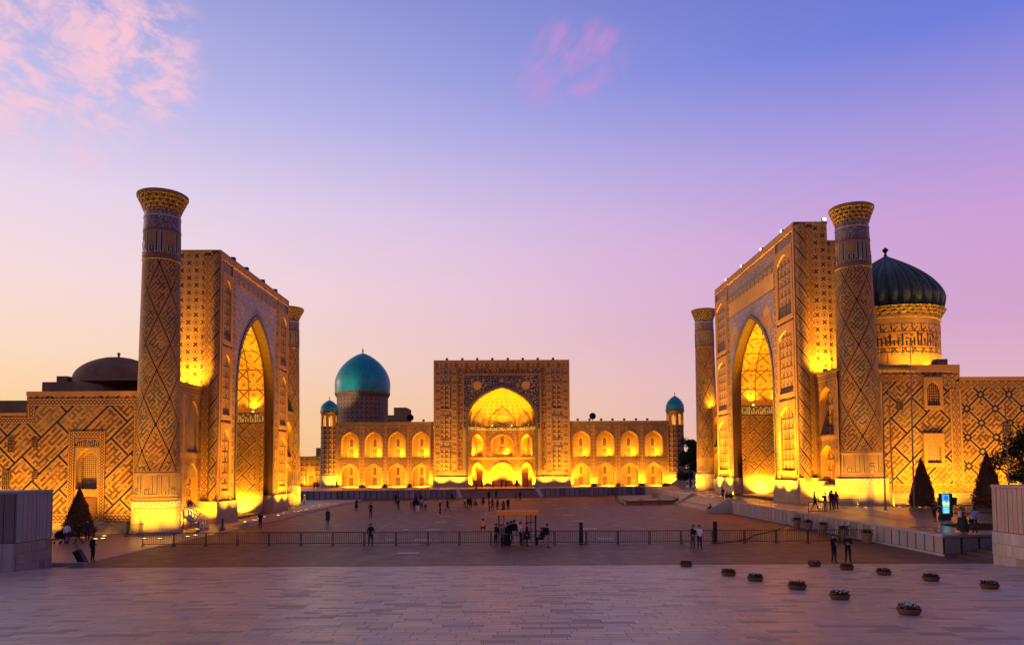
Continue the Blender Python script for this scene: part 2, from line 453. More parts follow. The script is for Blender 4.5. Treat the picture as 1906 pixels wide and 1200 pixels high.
def spiral(name, P=1.5, sgn=1):
    b = mat(name, .6, .4); u, v, _ = b.uv()
    p = b.mul(b.add(v, b.mul(u, sgn*1.15)), .66); q = b.mul(b.sub(v, b.mul(u, sgn*1.15)), .66)
    d = b.dist(p, P)
    ln = b.lt(d, .085)
    dk, h = maze(b, p, q, .19, .6, .2)
    col = b.mix(b.mul(b.mul(dk, b.gt(d, .2)), .8), BRICK2+(1,), (.05, .06, .055, 1))
    col = b.mix(ln, col, NAVY+(1,))
    return fin(b, col, wear=.25)
def chain(name, kind='diamond', base=BRICK, dark=NAVY, mid=UMBER):
    """band ornament; u across -.5...5, v along in band widths"""
    b = mat(name, .62, .4); u, v, _ = b.uv()
    fv = b.sub(b.fract(v), .5)
    au = b.absn(u)
    if kind == 'diamond':
        s = b.add(b.absn(u), b.absn(fv))
        o = b.mul(b.lt(s, .44), b.gt(s, .33)); i = b.lt(s, .13)
        x = b.lt(b.absn(b.sub(s, .56)), .045)
        col = b.mix(o, base+(1,), dark+(1,)); col = b.mix(i, col, mid+(1,)); col = b.mix(b.mul(x, .8), col, mid+(1,))
    elif kind == 'knot':
        f2 = b.sub(b.fract(b.mul(v, 1.0)), .5)
        w = b.mul(b.M('SINE', b.mul(v, 2*PI)), .25)
        a1 = b.lt(b.absn(b.sub(u, w)), .085); a2 = b.lt(b.absn(b.add(u, w)), .085)
        dot = b.lt(b.add(b.mul(u, u), b.mul(fv, fv)), .012)
        col = b.mix(b.mx(a1, a2), base+(1,), dark+(1,)); col = b.mix(dot, col, mid+(1,))
    elif kind == 'flower':
        r = b.M('SQRT', b.add(b.mul(u, u), b.mul(fv, fv)))
        big = b.mod2(b.floor(v))
        rad = b.add(.24, b.mul(big, .15))
        o = b.lt(r, rad); i = b.lt(r, .1); ring = b.mul(b.lt(r, rad), b.gt(r, b.sub(rad, .05)))
        col = b.mix(b.mul(o, .85), base+(1,), mid+(1,)); col = b.mix(ring, col, dark+(1,)); col = b.mix(i, col, (.35, .2, .12, 1))
    elif kind == 'zig':
        t = b.mul(b.absn(b.sub(b.fract(b.mul(v, 1.4)), .5)), 1.3)
        x = b.lt(b.absn(b.sub(b.add(u, .3), t)), .12)
        col = b.mix(x, base+(1,), dark+(1,))
    elif kind == 'script':
        i = b.floor(b.mul(v, 4.5)); h = b.white(i, 3.0)
        top = b.add(-.1, b.mul(h, .55))
        st = b.mul(b.mul(b.lt(b.fract(b.mul(v, 4.5)), .5), b.lt(u, top)), b.gt(u, -.36))
        wv = b.noise(b.V(b.mul(v, 3.2), b.mul(u, 4), 0), 1.0, 2)
        lo = b.mul(b.mul(b.gt(wv, .54), b.lt(u, .38)), b.gt(u, -.4))
        col = b.mix(b.mx(st, b.mul(lo, .8)), base+(1,), dark+(1,))
    edge = b.gt(au, .45)
    col = b.mix(edge, col, mid+(1,))
    return fin(b, col, wear=.22)
def mosaic(name, ground, c1, c2, scale=1.6, amt=.5, fine=3.0, wear=.2):
    """flower-and-tendril tile mosaic"""
    b = mat(name, .5, .5); u, v, w = b.uv()
    n1 = b.noise(w, scale, 2); n2 = b.vor(w, scale*fine, 'F1', .9)
    nz = b.n('ShaderNodeTexNoise'); nz.inputs['Scale'].default_value = scale*1.7; b.t.links.new(w, nz.inputs['Vector'])
    band = b.lt(b.absn(b.sub(nz.outputs['Fac'], .5)), .022)
    fl = b.lt(n2, .2); fl2 = b.lt(n2, .36)
    col = b.mix(b.mul(b.rng(n1, .4, .6), amt), ground+(1,), c2+(1,))
    col = b.mix(b.mul(fl2, amt), col, c2+(1,))
    col = b.mix(b.mx(fl, band), col, c1+(1,))
    return fin(b, col, rough=.45, wear=wear)
def girih(name, P=1.2, base=BRICK, linec=UMBER, mid=None, w=.035, wear=.25):
    """strapwork stars: four families of lines"""
    b = mat(name, .6, .4); u, v, _ = b.uv()
    p = b.mul(b.add(u, v), .70711); q = b.mul(b.sub(v, u), .70711)
    d = b.mn(b.dist(u, P, .25), b.dist(v, P, .25)); e = b.mn(b.dist(p, P*.70711), b.dist(q, P*.70711))
    near = b.lt(b.mx(b.dist(u, P), b.dist(v, P)), P*.38)
    ln = b.mx(b.lt(d, w), b.mul(b.lt(e, w), near))
    dot = b.lt(b.mx(b.dist(p, P*.70711, .5), b.dist(q, P*.70711, .5)), P*.09)
    col = b.mix(ln, base+(1,), linec+(1,))
    if mid: col = b.mix(b.mul(dot, .85), col, mid+(1,))
    return fin(b, col, wear=wear)
def marble(name, base=(.40, .27, .165), w=1.1, h=.62, vein=.35, gap=.012, rough=.5):
    b = mat(name, rough, .45); u, v, _ = b.uv()
    mort, _ = bricks(b, u, v, w, h, gap)
    cell = b.white(b.floor(b.M('DIVIDE', u, w)), b.floor(b.M('DIVIDE', v, h)))
    st = b.noise(b.V(b.mul(u, 2.2), b.mul(v, .55), 0), 1.6, 6, .65)
    col = b.mix(b.rng(st, .35, .75, 0, vein), base+(1,), (.20, .15, .115, 1))
    col = b.mix(b.mul(cell, .25), col, (.36, .33, .33, 1))
    col = b.mix(b.mul(mort, .7), col, (.16, .13, .11, 1))
    return fin(b, col, bump=b.sub(1.0, mort), bd=.02, wear=.25)
M = {}
M['wall_left'] = banna('left_wall_glazed_brick', unit=.21, rowh=2.3, bw=3.3, line=.095, tealp=.3, stroke2=(.085, .06, .04))
M['wall_right'] = banna('right_wall_glazed_brick', unit=.205, rowh=2.2, bw=3.0, line=.095, tealp=.35, stroke2=(.075, .06, .042))
M['wall_right2'] = banna('right_wall_diamond_brick', unit=.195, diamond=2.05, line=.09, tealp=.4, stroke2=(.07, .06, .045))
M['iwan_kufic'] = banna('iwan_kufic_brick', unit=.19, rowh=2.0, bw=2.6, line=.06, tealp=.2, stroke=(.1, .05, .035))
M['minaret_l'] = minaret_mat('minaret_glazed_brick', 2*PI*2.05/5, 4.9, unit=.2)
M['minaret_r'] = minaret_mat('minaret_glazed_brick_b', 2*PI*2.05/5, 4.5, unit=.195)
M['xpanel'] = xpanel('cross_diaper_brick')
M['spiral'] = spiral('spiral_stripe_brick', 1.5, -1)
M['spiral_r'] = spiral('spiral_stripe_brick_b', 1.2, 1)
M['brick'] = None
def brick_plain(name, base, wear=.28):
    b = mat(name, .8, .3); u, v, _ = b.uv()
    mort, _ = bricks(b, u, v, .27, .075, .014)
    return fin(b, b.mix(b.mul(mort, .5), base+(1,), (.25, .2, .15, 1)), bump=b.sub(1.0, mort), bd=.012, wear=wear)
M['brick'] = brick_plain('buff_brick', BRICK)
M['brick_roof'] = brick_plain('roof_brick', (.19, .095, .045))
M['brick_dome'] = brick_plain('dome_brick', (.17, .085, .05), .4)
M['diamond'] = chain('diamond_band', 'diamond')
M['knot'] = chain('knot_band', 'knot')
M['flower'] = chain('medallion_band', 'flower', base=BRICK, mid=(.06, .035, .035))
M['zig'] = chain('zigzag_band', 'zig', base=(.5, .42, .32), dark=(.1, .1, .13))
M['script'] = chain('script_band', 'script', base=BRICK2, dark=NAVY)
M['script_w'] = chain('script_band_white', 'script', base=(.05, .05, .1), dark=(.45, .36, .24))
M['floral_blue'] = mosaic('floral_mosaic_blue', (.11, .075, .1), (.36, .2, .1), (.05, .045, .12), 1.1, .6, 2.6)
M['floral_buff'] = mosaic('floral_mosaic_buff', (.28, .135, .05), (.06, .03, .025), (.16, .07, .03), 1.3, .7, 2.6)
M['floral_mauve'] = mosaic('floral_mosaic_mauve', (.16, .105, .15), (.36, .2, .11), (.08, .065, .16), .9, .7, 2.6)
M['spandrel'] = mosaic('spandrel_mosaic_navy', (.012, .012, .035), (.3, .18, .07), (.015, .02, .07), 1.0, .5, 3.2)
M['purple'] = mosaic('minaret_floral_band', (.075, .04, .085), (.33, .22, .18), (.035, .028, .09), 2.2, .6, 2.2)
M['girih'] = girih('strapwork_brick', 1.15, BRICK, (.03, .012, .01), TEAL, .065)
M['girih_bold'] = girih('strapwork_brick_bold', 1.05, BRICK, (.02, .014, .02), None, .07)
M['girih_fine'] = girih('strapwork_brick_fine', .8, BRICK, (.14, .06, .03), None, .05)
M['girih_dark'] = girih('strapwork_dark', 1.15, (.23, .125, .08), (.035, .03, .04), None, .06)
M['vault'] = girih('vault_strapwork', 2.6, (.36, .185, .06), (.085, .034, .016), (.14, .09, .07), .085)
M['vault_tk'] = girih('vault_strapwork_fine', 1.0, (.40, .215, .065), (.16, .07, .022), (.16, .1, .06), .05)
M['niche'] = girih('niche_brick', .7, (.38, .20, .07), (.21, .095, .035), None, .03)
M['marble'] = marble('worn_marble')
M['marble_grey'] = marble('grey_marble', (.36, .345, .34), 1.6, 3.0, .5)
M['stone'] = marble('rough_stone_course', (.30, .20, .125), .9, .42, .6, .03, .75)
M['plaster'] = plain('plain_plaster_band', (.40, .205, .065), .7)
M['moulding'] = plain('terracotta_moulding', (.31, .145, .055), .65)
M['dark_rib'] = chain('rope_rib', 'zig', base=(.05, .05, .06), dark=(.2, .15, .1))
M['door'] = plain('dark_wood_door', (.13, .05, .03), .55, wear=.35, wscale=4)
M['void'] = plain('dark_interior', (.02, .012, .01), .9, wear=0)
M['window'] = plain('window_glass', (.10, .06, .04), .25, .5, wear=.2, wscale=3)
M['wood'] = plain('carved_wood_lattice', (.17, .085, .045), .6)
def lattice_mat():
    b = mat('pierced_lattice', .7); u, v, _ = b.uv()
    d = b.n('ShaderNodeTexVoronoi', feature='DISTANCE_TO_EDGE'); d.inputs['Scale'].default_value = 5.5; d.inputs['Randomness'].default_value = .1
    b.t.links.new(b.V(u, v), d.inputs['Vector'])
    col = b.mix(b.gt(d.outputs['Distance'], .12), (.38, .25, .14, 1), (.09, .04, .03, 1))
    return fin(b, col, wear=.15)
M['lattice'] = lattice_mat()
def dome_tile(name, c0, c1, c2):
    b = mat(name, .36, .6); u, v, _ = b.uv()
    mort, _ = bricks(b, u, v, .45, .22, .012)
    h = b.white(b.floor(b.M('DIVIDE', u, .45)), b.floor(b.M('DIVIDE', v, .22)))
    col = b.mix(h, c0+(1,), c1+(1,)); col = b.mix(b.mul(mort, .5), col, c2+(1,))
    return fin(b, col, wear=.25, bump=h, bd=.01)
M['turquoise'] = dome_tile('turquoise_tile', (.005, .205, .235), (.010, .285, .285), (.015, .12, .125))
M['rib_tile'] = dome_tile('dark_ribbed_tile', (.016, .036, .033), (.04, .065, .048), (.22, .13, .045))
M['gold'] = plain('gilt_finial', (.55, .36, .12), .35, .5, metal=.8)
M['iron'] = plain('dark_iron', (.016, .013, .013), .6, wear=.1)
M['steel'] = plain('galvanised_pole', (.20, .13, .10), .4, metal=.5, wear=.1)
M['white_paint'] = plain('cream_painted_rail', (.72, .66, .5), .5, wear=.1)
M['black'] = plain('matt_black', (.012, .012, .014), .6, wear=.05)
M['terracotta'] = plain('terracotta', (.33, .16, .09), .8, wear=.3, wscale=5)
M['bowl'] = plain('dark_woven_bowl', (.15, .06, .032), .85, wear=.4, wscale=9)
M['soil'] = plain('dark_soil', (.03, .018, .012), .95, wear=.3, wscale=9)
M['lamp'] = glow('lamp_lens', (1, .72, .22), 6.0)
M['lamp_w'] = glow('white_lamp_lens', (1, .85, .45), 5.0)
M['orange_cloth'] = plain('orange_awning', (.85, .27, .012), .7, wear=.12, wscale=3)
def leaf_mat(name, a, c):
    b = mat(name, .7, .3)
    g = b.n('ShaderNodeNewGeometry')
    col = b.mix(g.outputs['Random Per Island'], a+(1,), c+(1,))
    b.bs.inputs['Transmission Weight'].default_value = 0
    return fin(b, col, wear=.25, wscale=1.5)
M['topiary'] = leaf_mat('clipped_cypress_leaf', (.085, .034, .013), (.17, .07, .024))  # rust tint of lamplit leaves is put into the leaf colour
M['leaf'] = leaf_mat('dark_leaf', (.012, .018, .010), (.035, .042, .02))
M['plant'] = leaf_mat('pot_leaf', (.02, .03, .015), (.05, .06, .03))
M['petal'] = leaf_mat('pale_petal', (.75, .72, .68), (.6, .45, .5))
M['petal_o'] = leaf_mat('orange_petal', (.55, .22, .03), (.4, .25, .05))
M['bark'] = plain('bark', (.06, .04, .03), .9)
M['grass'] = leaf_mat('dry_grass', (.04, .04, .014), (.075, .06, .022))
def paving(name, base, var, streak, rough=.5, gloss_var=.15):
    b = mat(name, rough, .7)
    g = b.n('ShaderNodeNewGeometry'); oi = b.n('ShaderNodeObjectInfo')
    rnd = b.fract(b.add(g.outputs['Random Per Island'], oi.outputs['Random']))
    rnd2 = b.fract(b.mul(rnd, 7.31))
    ps = b.n('ShaderNodeSeparateXYZ'); b.t.links.new(g.outputs['Position'], ps.inputs[0])
    st = b.noise(b.V(b.mul(ps.outputs[0], .9), b.mul(ps.outputs[1], 4.0), b.mul(rnd, 9.0)), 1.3, 7, .7)
    big = b.noise(g.outputs['Position'], .16, 3)
    col = b.mix(rnd, base+(1,), var+(1,))
    rnd3 = b.fract(b.mul(rnd, 23.7))
    col = b.mix(b.mul(b.gt(rnd3, .72), .5), col, tuple(base[0]*k for k in (.62, .62, .66))+(1,))
    col = b.mix(b.mul(b.lt(rnd3, .13), .45), col, tuple(base[0]*k for k in (.85, .56, .38))+(1,))
    col = b.mix(b.mul(b.rng(st, .38, .72), .55), col, streak+(1,))
    col = b.mix(b.mul(b.gt(rnd2, .86), .6), col, tuple(x*.55 for x in streak)+(1,))
    col = b.mix(b.mul(b.rng(big, .42, .68), .35), col, tuple(x*.6 for x in base)+(1,))
    stn = b.noise(b.V(b.mul(ps.outputs[0], .35), b.mul(ps.outputs[1], .8), 5.0), 1.0, 7, .7)
    col = b.mix(b.mul(b.rng(stn, .54, .70), .55), col, tuple(x*.42 for x in base)+(1,))
    return fin(b, col, rough=b.add(rough-.08, b.mul(rnd2, gloss_var)), wear=.15, wscale=.7, bump=st, bd=.006)
M['slab'] = paving('terrace_slab_stone', (.50, .37, .265), (.40, .295, .215), (.27, .195, .145), .42)
M['terr'] = paving('terrace_polished_stone', (.30, .18, .135), (.24, .14, .10), (.17, .10, .075), .34)
M['step'] = paving('step_stone', (.52, .36, .27), (.45, .3, .225), (.34, .21, .15), .5)
M['step_brown'] = paving('brown_step_stone', (.17, .08, .055), (.14, .065, .045), (.1, .05, .035), .6)
M['joint'] = plain('dark_joint', (.11, .085, .08), .9)
def square_mat():
    b = mat('square_paving', .55, .4)
    ps = b.n('ShaderNodeSeparateXYZ'); b.t.links.new(b.pos(), ps.inputs[0])
    x, y = ps.outputs[0], ps.outputs[1]
    mort, _ = bricks(b, x, y, .5, .25, .02)
    cell = b.white(b.floor(b.M('DIVIDE', x, .5)), b.floor(b.M('DIVIDE', y, .25)))
    pan = b.mx(b.lt(b.dist(x, 6.0), .11), b.lt(b.dist(y, 6.0), .11))
    blk = b.white(b.floor(b.M('DIVIDE', x, 6.0)), b.floor(b.M('DIVIDE', y, 6.0)))
    big = b.noise(b.pos(), .09, 4); md = b.noise(b.pos(), .7, 5, .65)
    col = b.mix(cell, (.17, .058, .028, 1), (.215, .078, .04, 1))
    col = b.mix(b.mul(blk, .3), col, (.115, .052, .029, 1))
    col = b.mix(b.mul(mort, .6), col, (.05, .026, .02, 1))
    col = b.mix(b.mul(pan, .30), col, (.22, .13, .10, 1))
    col = b.mix(b.mul(b.rng(big, .4, .7), .4), col, (.085, .042, .025, 1))
    col = b.mix(b.mul(b.rng(md, .5, .75), .3), col, (.18, .09, .05, 1))
    return fin(b, col, rough=b.rng(md, .3, .7, .42, .62), bump=b.sub(1.0, mort), bd=.008, wear=.12)
M['square'] = square_mat()
M['walk'] = paving('walk_stone', (.27, .16, .125), (.225, .13, .10), (.17, .095, .075), .45)
M['mark'] = plain('pale_marking_stone', (.80, .66, .60), .55, wear=.35, wscale=2)
M['line'] = plain('thin_pale_line', (.27, .19, .175), .6, wear=.3, wscale=2)
M['kerb'] = plain('kerb_stone', (.42, .30, .24), .55, wear=.3, wscale=2)
M['panel_stone'] = paving('wall_panel_marble', (.56, .43, .37), (.47, .36, .315), (.33, .24, .21), .45)
M['panel_core'] = plain('wall_core_stone', (.055, .035, .03), .8)
M['cap_stone'] = plain('wall_cap_stone', (.50, .41, .38), .55, wear=.3, wscale=1.5)
M['panel_grey'] = paving('wall_panel_grey', (.255, .235, .24), (.2, .185, .19), (.13, .115, .12), .45)
M['block_grey'] = plain('grey_composite_panel', (.23, .215, .225), .45, wear=.12, wscale=.7)
M['block_pink'] = plain('mauve_composite_panel', (.42, .275, .22), .5, wear=.12, wscale=.7)
M['block_dark'] = plain('shaded_composite_panel', (.11, .09, .09), .5, wear=.1)  # darker copy of the grey: paints the shaded camera face; also the cores
M['ground'] = plain('far_ground', (.12, .085, .07), .9)
# ------------------------------------------------------------------ setting
def struct(o): o['kind'] = 'structure'; return o
def sheet(name, pts, z, mt):
    mb = MB(); mb.face([(x, y, z) for x, y in pts]); return struct(mb.build(name, mt))
sheet('ground', [(-2500, -600), (2500, -600), (2500, 3500), (-2500, 3500)], -.03, M['ground'])
sheet('square', [(-26.9, 45.6), (28.2, 45.6), (28.6, 161), (-38, 141), (-26.9, 141)], 0.0, M['square'])
# left walk: flush near the camera, two kerbs further on
def walk():
    mb = MB()
    mb.face([(-90, 40, .012), (-26.7, 40, .012), (-26.7, 77, .012), (-90, 77, .012)], 0)
    mb.face([(-90, 77, .012), (-27.3, 77, .012), (-27.3, 79.5, .24), (-90, 79.5, .24)], 0)
    mb.face([(-90, 79.5, .24), (-27.3, 79.5, .24), (-27.3, 141, .24), (-90, 141, .24)], 0)
    struct(mb.build('walk', M['walk']))
    k = MB(); k.box(-26.9, -26.68, 46, 77, -.02, .03)
    k.box(-27.02, -26.6, 77, 139, -.02, .11); k.box(-27.32, -27.02, 79, 139, -.02, .27)
    struct(k.build('kerb', M['kerb']))
walk()
# the stone terrace in front, falling gently towards the square
TE, TS, TZ = 45.7, .05, .06
def tzf(y): return TZ + (TE-y)*TS
def terrace():
    root = MB(); root.face([(-70, -12, tzf(-12)-.012), (70, -12, tzf(-12)-.012), (70, TE, tzf(TE)-.012), (-70, TE, tzf(TE)-.012)])
    root.face([(-70, TE, -.02), (70, TE, -.02), (70, TE, tzf(TE)-.012), (-70, TE, tzf(TE)-.012)])
    ro = struct(root.build('terrace', M['joint']))
    rnd = random.Random(3)
    cand = []
    y = 14.0
    while y < TE-.05:
        dep = rnd.choice((.34, .42, .42, .5))
        if y+dep > TE: dep = TE-y
        hw = y*.70+1.5; x = -hw-rnd.random()
        while x < hw:
            L = rnd.choice((.55, .7, .85, 1.0, 1.2, 1.5)); cand.append((x, y, L, dep, rnd.uniform(0, .004))); x += L
        y += dep
    vis = [c for c in cand if c[1] >= 18.6]
    near = vis[:300]; ns = set(map(id, near))
    cache = {}
    def slab_faces(mb, x, y, L, d, dz):
        g = .009
        p = lambda a, b, c: (a, b, tzf(b)+c)
        x0, x1, y0, y1 = x+g, x+L-g, y+g, y+d-g
        for q in ([p(x0, y0, dz), p(x1, y0, dz), p(x1, y1, dz), p(x0, y1, dz)],
                  [p(x0, y0, -.014), p(x1, y0, -.014), p(x1, y0, dz), p(x0, y0, dz)], [p(x0, y1, -.014), p(x0, y1, dz), p(x1, y1, dz), p(x1, y1, -.014)],
                  [p(x0, y0, -.014), p(x0, y0, dz), p(x0, y1, dz), p(x0, y1, -.014)], [p(x1, y0, -.014), p(x1, y1, -.014), p(x1, y1, dz), p(x1, y0, dz)]):
            mb.face(q)
    for c in near:
        x, y, L, d, dz = c; key = (L, round(d, 3))
        if key not in cache:
            mb = MB()
            g = .009
            def P(a, b, cc): return (a, b, -TS*b+cc)
            x0, x1, y0, y1 = g, L-g, g, d-g
            for q in ([P(x0, y0, 0), P(x1, y0, 0), P(x1, y1, 0), P(x0, y1, 0)], [P(x0, y0, -.018), P(x1, y0, -.018), P(x1, y0, 0), P(x0, y0, 0)],
                      [P(x0, y1, -.018), P(x0, y1, 0), P(x1, y1, 0), P(x1, y1, -.018)], [P(x0, y0, -.018), P(x0, y0, 0), P(x0, y1, 0), P(x0, y1, -.018)],
                      [P(x1, y0, -.018), P(x1, y1, -.018), P(x1, y1, 0), P(x1, y0, 0)]): mb.face(q)
            cache[key] = mb.mesh('slab', M['slab'])
        inst('slab', cache[key], ro, (x, y, tzf(y)+dz))
    mb = MB()
    for c in cand:
        if id(c) not in ns: slab_faces(mb, *c)
    o = mb.mesh('slabs', M['slab'], weld=False); so = inst('far_slabs', o, ro); so['kind'] = 'stuff'
terrace()
# raised terrace on the right and the platform of the central building
PLZ = 1.75
def lerp(a, b, k): return a+(b-a)*max(0.0, min(1.0, k))
def wally(x): return 140+(x+38)*20/66.4          # front wall of the central platform
def rz(x, y):
    e = 1.34+(y-49.8)/110.2*.41
    i = lerp(1.42, 2.02, (y-52)/18) if y < 130 else lerp(2.02, PLZ, (y-130)/30)
    return lerp(e, i, (x-28)/4.2)
def right_terrace():
    mb = MB()
    xs = [28, 29, 30.2, 31.2, 32.2, 36, 45, 60, 95]; ys = [49.8, 52, 56, 61, 66, 70, 76, 84, 95, 98, 107, 117, 125, 130, 140, 150, 160]
    for a, b in zip(xs[:-1], xs[1:]):
        for c, d in zip(ys[:-1], ys[1:]):
            mb.face([(a, c, rz(a, c)), (b, c, rz(b, c)), (b, d, rz(b, d)), (a, d, rz(a, d))])
    struct(mb.build('raised_terrace', M['terr']))
    mb = MB(); mb.face([(-60, 140, PLZ), (-38, 140, PLZ), (28, wally(28), PLZ), (28, 160, PLZ), (95, 160, PLZ), (95, 230, PLZ), (-60, 230, PLZ)])
    struct(mb.build('platform', M['terr']))
right_terrace()
panel_cache = {}
def panel_wall(name, label, p0, p1, zt0, zt1, pitch, mp, mc, thick=.5, base=.16, cap=.13, zb=0.0):
    """retaining wall of stone panels between a base course and a coping; panels are single pieces"""
    p0, p1 = Vector(p0), Vector(p1); d = (p1-p0); L = d.length; d.normalize(); nrm = Vector((d.y, -d.x))
    rt = thing(name, label, 'wall', (p0.x, p0.y, zb), math.atan2(d.y, d.x))
    # local x along the wall, local -y towards the square
    mb = MB()
    def slab(x0, x1, y0, y1, z0a, z0b, z1a, z1b, m=0):
        q = lambda x, y, za, zb_: (x, y, za+(zb_-za)*x/L)
        A = [q(x0, y0, z0a, z0b), q(x1, y0, z0a, z0b), q(x1, y0, z1a, z1b), q(x0, y0, z1a, z1b)]
        B = [q(x0, y1, z0a, z0b), q(x1, y1, z0a, z0b), q(x1, y1, z1a, z1b), q(x0, y1, z1a, z1b)]
        mb.face(A); mb.face(list(reversed(B))); mb.face([A[3], A[2], B[2], B[3]]); mb.face([A[0], A[3], B[3], B[0]]); mb.face([A[1], B[1], B[2], A[2]]); mb.face([A[0], B[0], B[1], A[1]])
    h0, h1 = zt0-zb, zt1-zb
    slab(0, L, .03, thick, -.05, -.05, h0-.02, h1-.02); mb.build('core', M['panel_core'], rt)
    mb = MB(); slab(0, L, -.07, .1, -.05, -.05, base, base); mb.build('base_course', mc, rt)
    mb = MB(); slab(0, L, -.1, thick, h0-cap, h1-cap, h0+.012, h1+.012); mb.build('coping', mc, rt)
    n = max(1, round(L/pitch)); w = L/n
    for i in range(n):
        h = (h0+(h1-h0)*(i+.5)/n)-cap-base
        key = (round(w, 2), round(h, 1), mp.name)
        if key not in panel_cache:
            pb = MB(); g = w*.075
            pb.box(g, w-g, -.045, .04, .03, h-.03)
            panel_cache[key] = pb.mesh('panel', mp)
        inst('panel', panel_cache[key], rt, (i*w, 0, base), 0)
    return rt
# p0 -> p1 so that the wall's local -y faces the square
panel_wall('terrace_wall', 'pale marble panel wall holding up the terrace, running from stairs to near corner', (28.0, 98.2), (28.0, 49.8), rz(28, 98), rz(28, 49.8), 1.12, M['panel_stone'], M['cap_stone'])
panel_wall('terrace_wall', 'pale marble panel wall between the stairs and the central platform', (28.0, 160), (28.0, 117.2), rz(28, 160), rz(28, 117), 1.15, M['panel_stone'], M['cap_stone'])
panel_wall('terrace_wall', 'short grey end wall of the raised terrace above brown steps', (27.98, 49.8), (36.0, 49.8), 1.34, 1.42, 1.1, M['panel_grey'], M['panel_grey'])
panel_wall('platform_wall', 'long grey panel wall under the turquoise domed building', (-38, 140), (-9.3, wally(-9.3)), PLZ, PLZ, 1.05, M['panel_grey'], M['panel_grey'])
panel_wall('platform_wall', 'grey panel wall from the portal steps to the pale marble wall', (5.9, wally(5.9)), (28, 160), PLZ, PLZ, 1.05, M['panel_grey'], M['panel_grey'])
def stairs(name, label, origin, rzv, width, run, rise, n, mt, z0=0.0):
    """treads rise along local +y; each tread is a part"""
    rt = thing(name, label, 'stairs', (origin[0], origin[1], z0), rzv)
    for i in range(n):
        mb = MB(); mb.box(0, width, i*run/n, run+.02*i, i*rise/n-.03*(i == 0), (i+1)*rise/n)
        mb.build('tread', mt, rt)
    return rt
st = stairs('side_stairs', 'pink stone stairs between low cheek walls in the marble terrace wall', (25.3, 117), -PI/2, 19.0, 2.9, 1.56, 9, M['step'])
def cheek(rt, x0, x1, run, h):
    mb = MB()
    A = [(x0, -.35, -.03), (x0, run+.1, -.03), (x0, run+.1, h+.32), (x0, run*.82, h+.32), (x0, -.1, .42), (x0, -.35, .42)]
    B = [(x1, p[1], p[2]) for p in A]
    mb.face(A); mb.face(list(reversed(B)))
    for i in range(len(A)):
        j = (i+1) % len(A); mb.face([A[i], B[i], B[j], A[j]])
    mb.build('cheek_wall', M['marble_grey'], rt)
cheek(st, -.45, 0, 2.9, 1.56); cheek(st, 19.0, 19.45, 2.9, 1.56)
st = stairs('portal_stairs', 'broad stone steps leading up to the central portal', (-9.3, wally(-9.3)-2.6), math.atan2(20, 66.4), 15.5, 3.2, 1.75, 10, M['walk'])
cheek(st, -.6, 0, 3.0, 1.6); cheek(st, 15.5, 16.3, 3.0, 1.6)
stairs('corner_stairs', 'brown stone steps climbing beside the short grey end wall', (28.6, 49.72), -PI/2, 4.4, 5.6, 1.36, 8, M['step_brown'])
# pale marks and thin lines in the paving of the square
def dash(px, py, w, d):
    p = G(px, py); mb = MB(); mb.box(-w/2, w/2, -d/2, d/2, -.01, .006, skip='d')
    o = mb.build('paving_mark', M['mark']); o.location = (p.x, p.y, 0)
    return struct(o)
for px, py, w in ((852, 935, 1.9), (847, 940.5, 1.6), (843, 948, 1.3), (829, 960, 1.35), (820, 971, 1.2), (806, 985, 1.35), (787, 1004, 1.35), (755, 985, .5), (726, 1004, .75),
                  (760, 1028.5, 1.5), (1020, 933, 1.6), (1028, 939.5, 1.5), (1040, 946, 1.3), (1058, 958, 1.4), (1074.5, 969, 1.4), (1097, 983, 1.4), (1127, 1002, 1.35)):
    dash(px, py, w, .38)
def pline(a, b, w=.09):
    p, q = G(*a), G(*b); d = (q-p).normalized(); n = Vector((-d.y, d.x, 0))*w
    mb = MB(); mb.face([p-n+Vector((0, 0, .004)), p+n+Vector((0, 0, .004)), q+n+Vector((0, 0, .004)), q-n+Vector((0, 0, .004))])
    struct(mb.build('paving_line', M['line']))
for a, b in (((662, 1010), (762, 953)), ((962, 932), (977, 948)), ((1113, 960), (1212, 989)), ((903, 962), (906, 946)), ((1070, 930), (1090, 937)), ((1130, 962), (1085, 941))): pline(a, b)
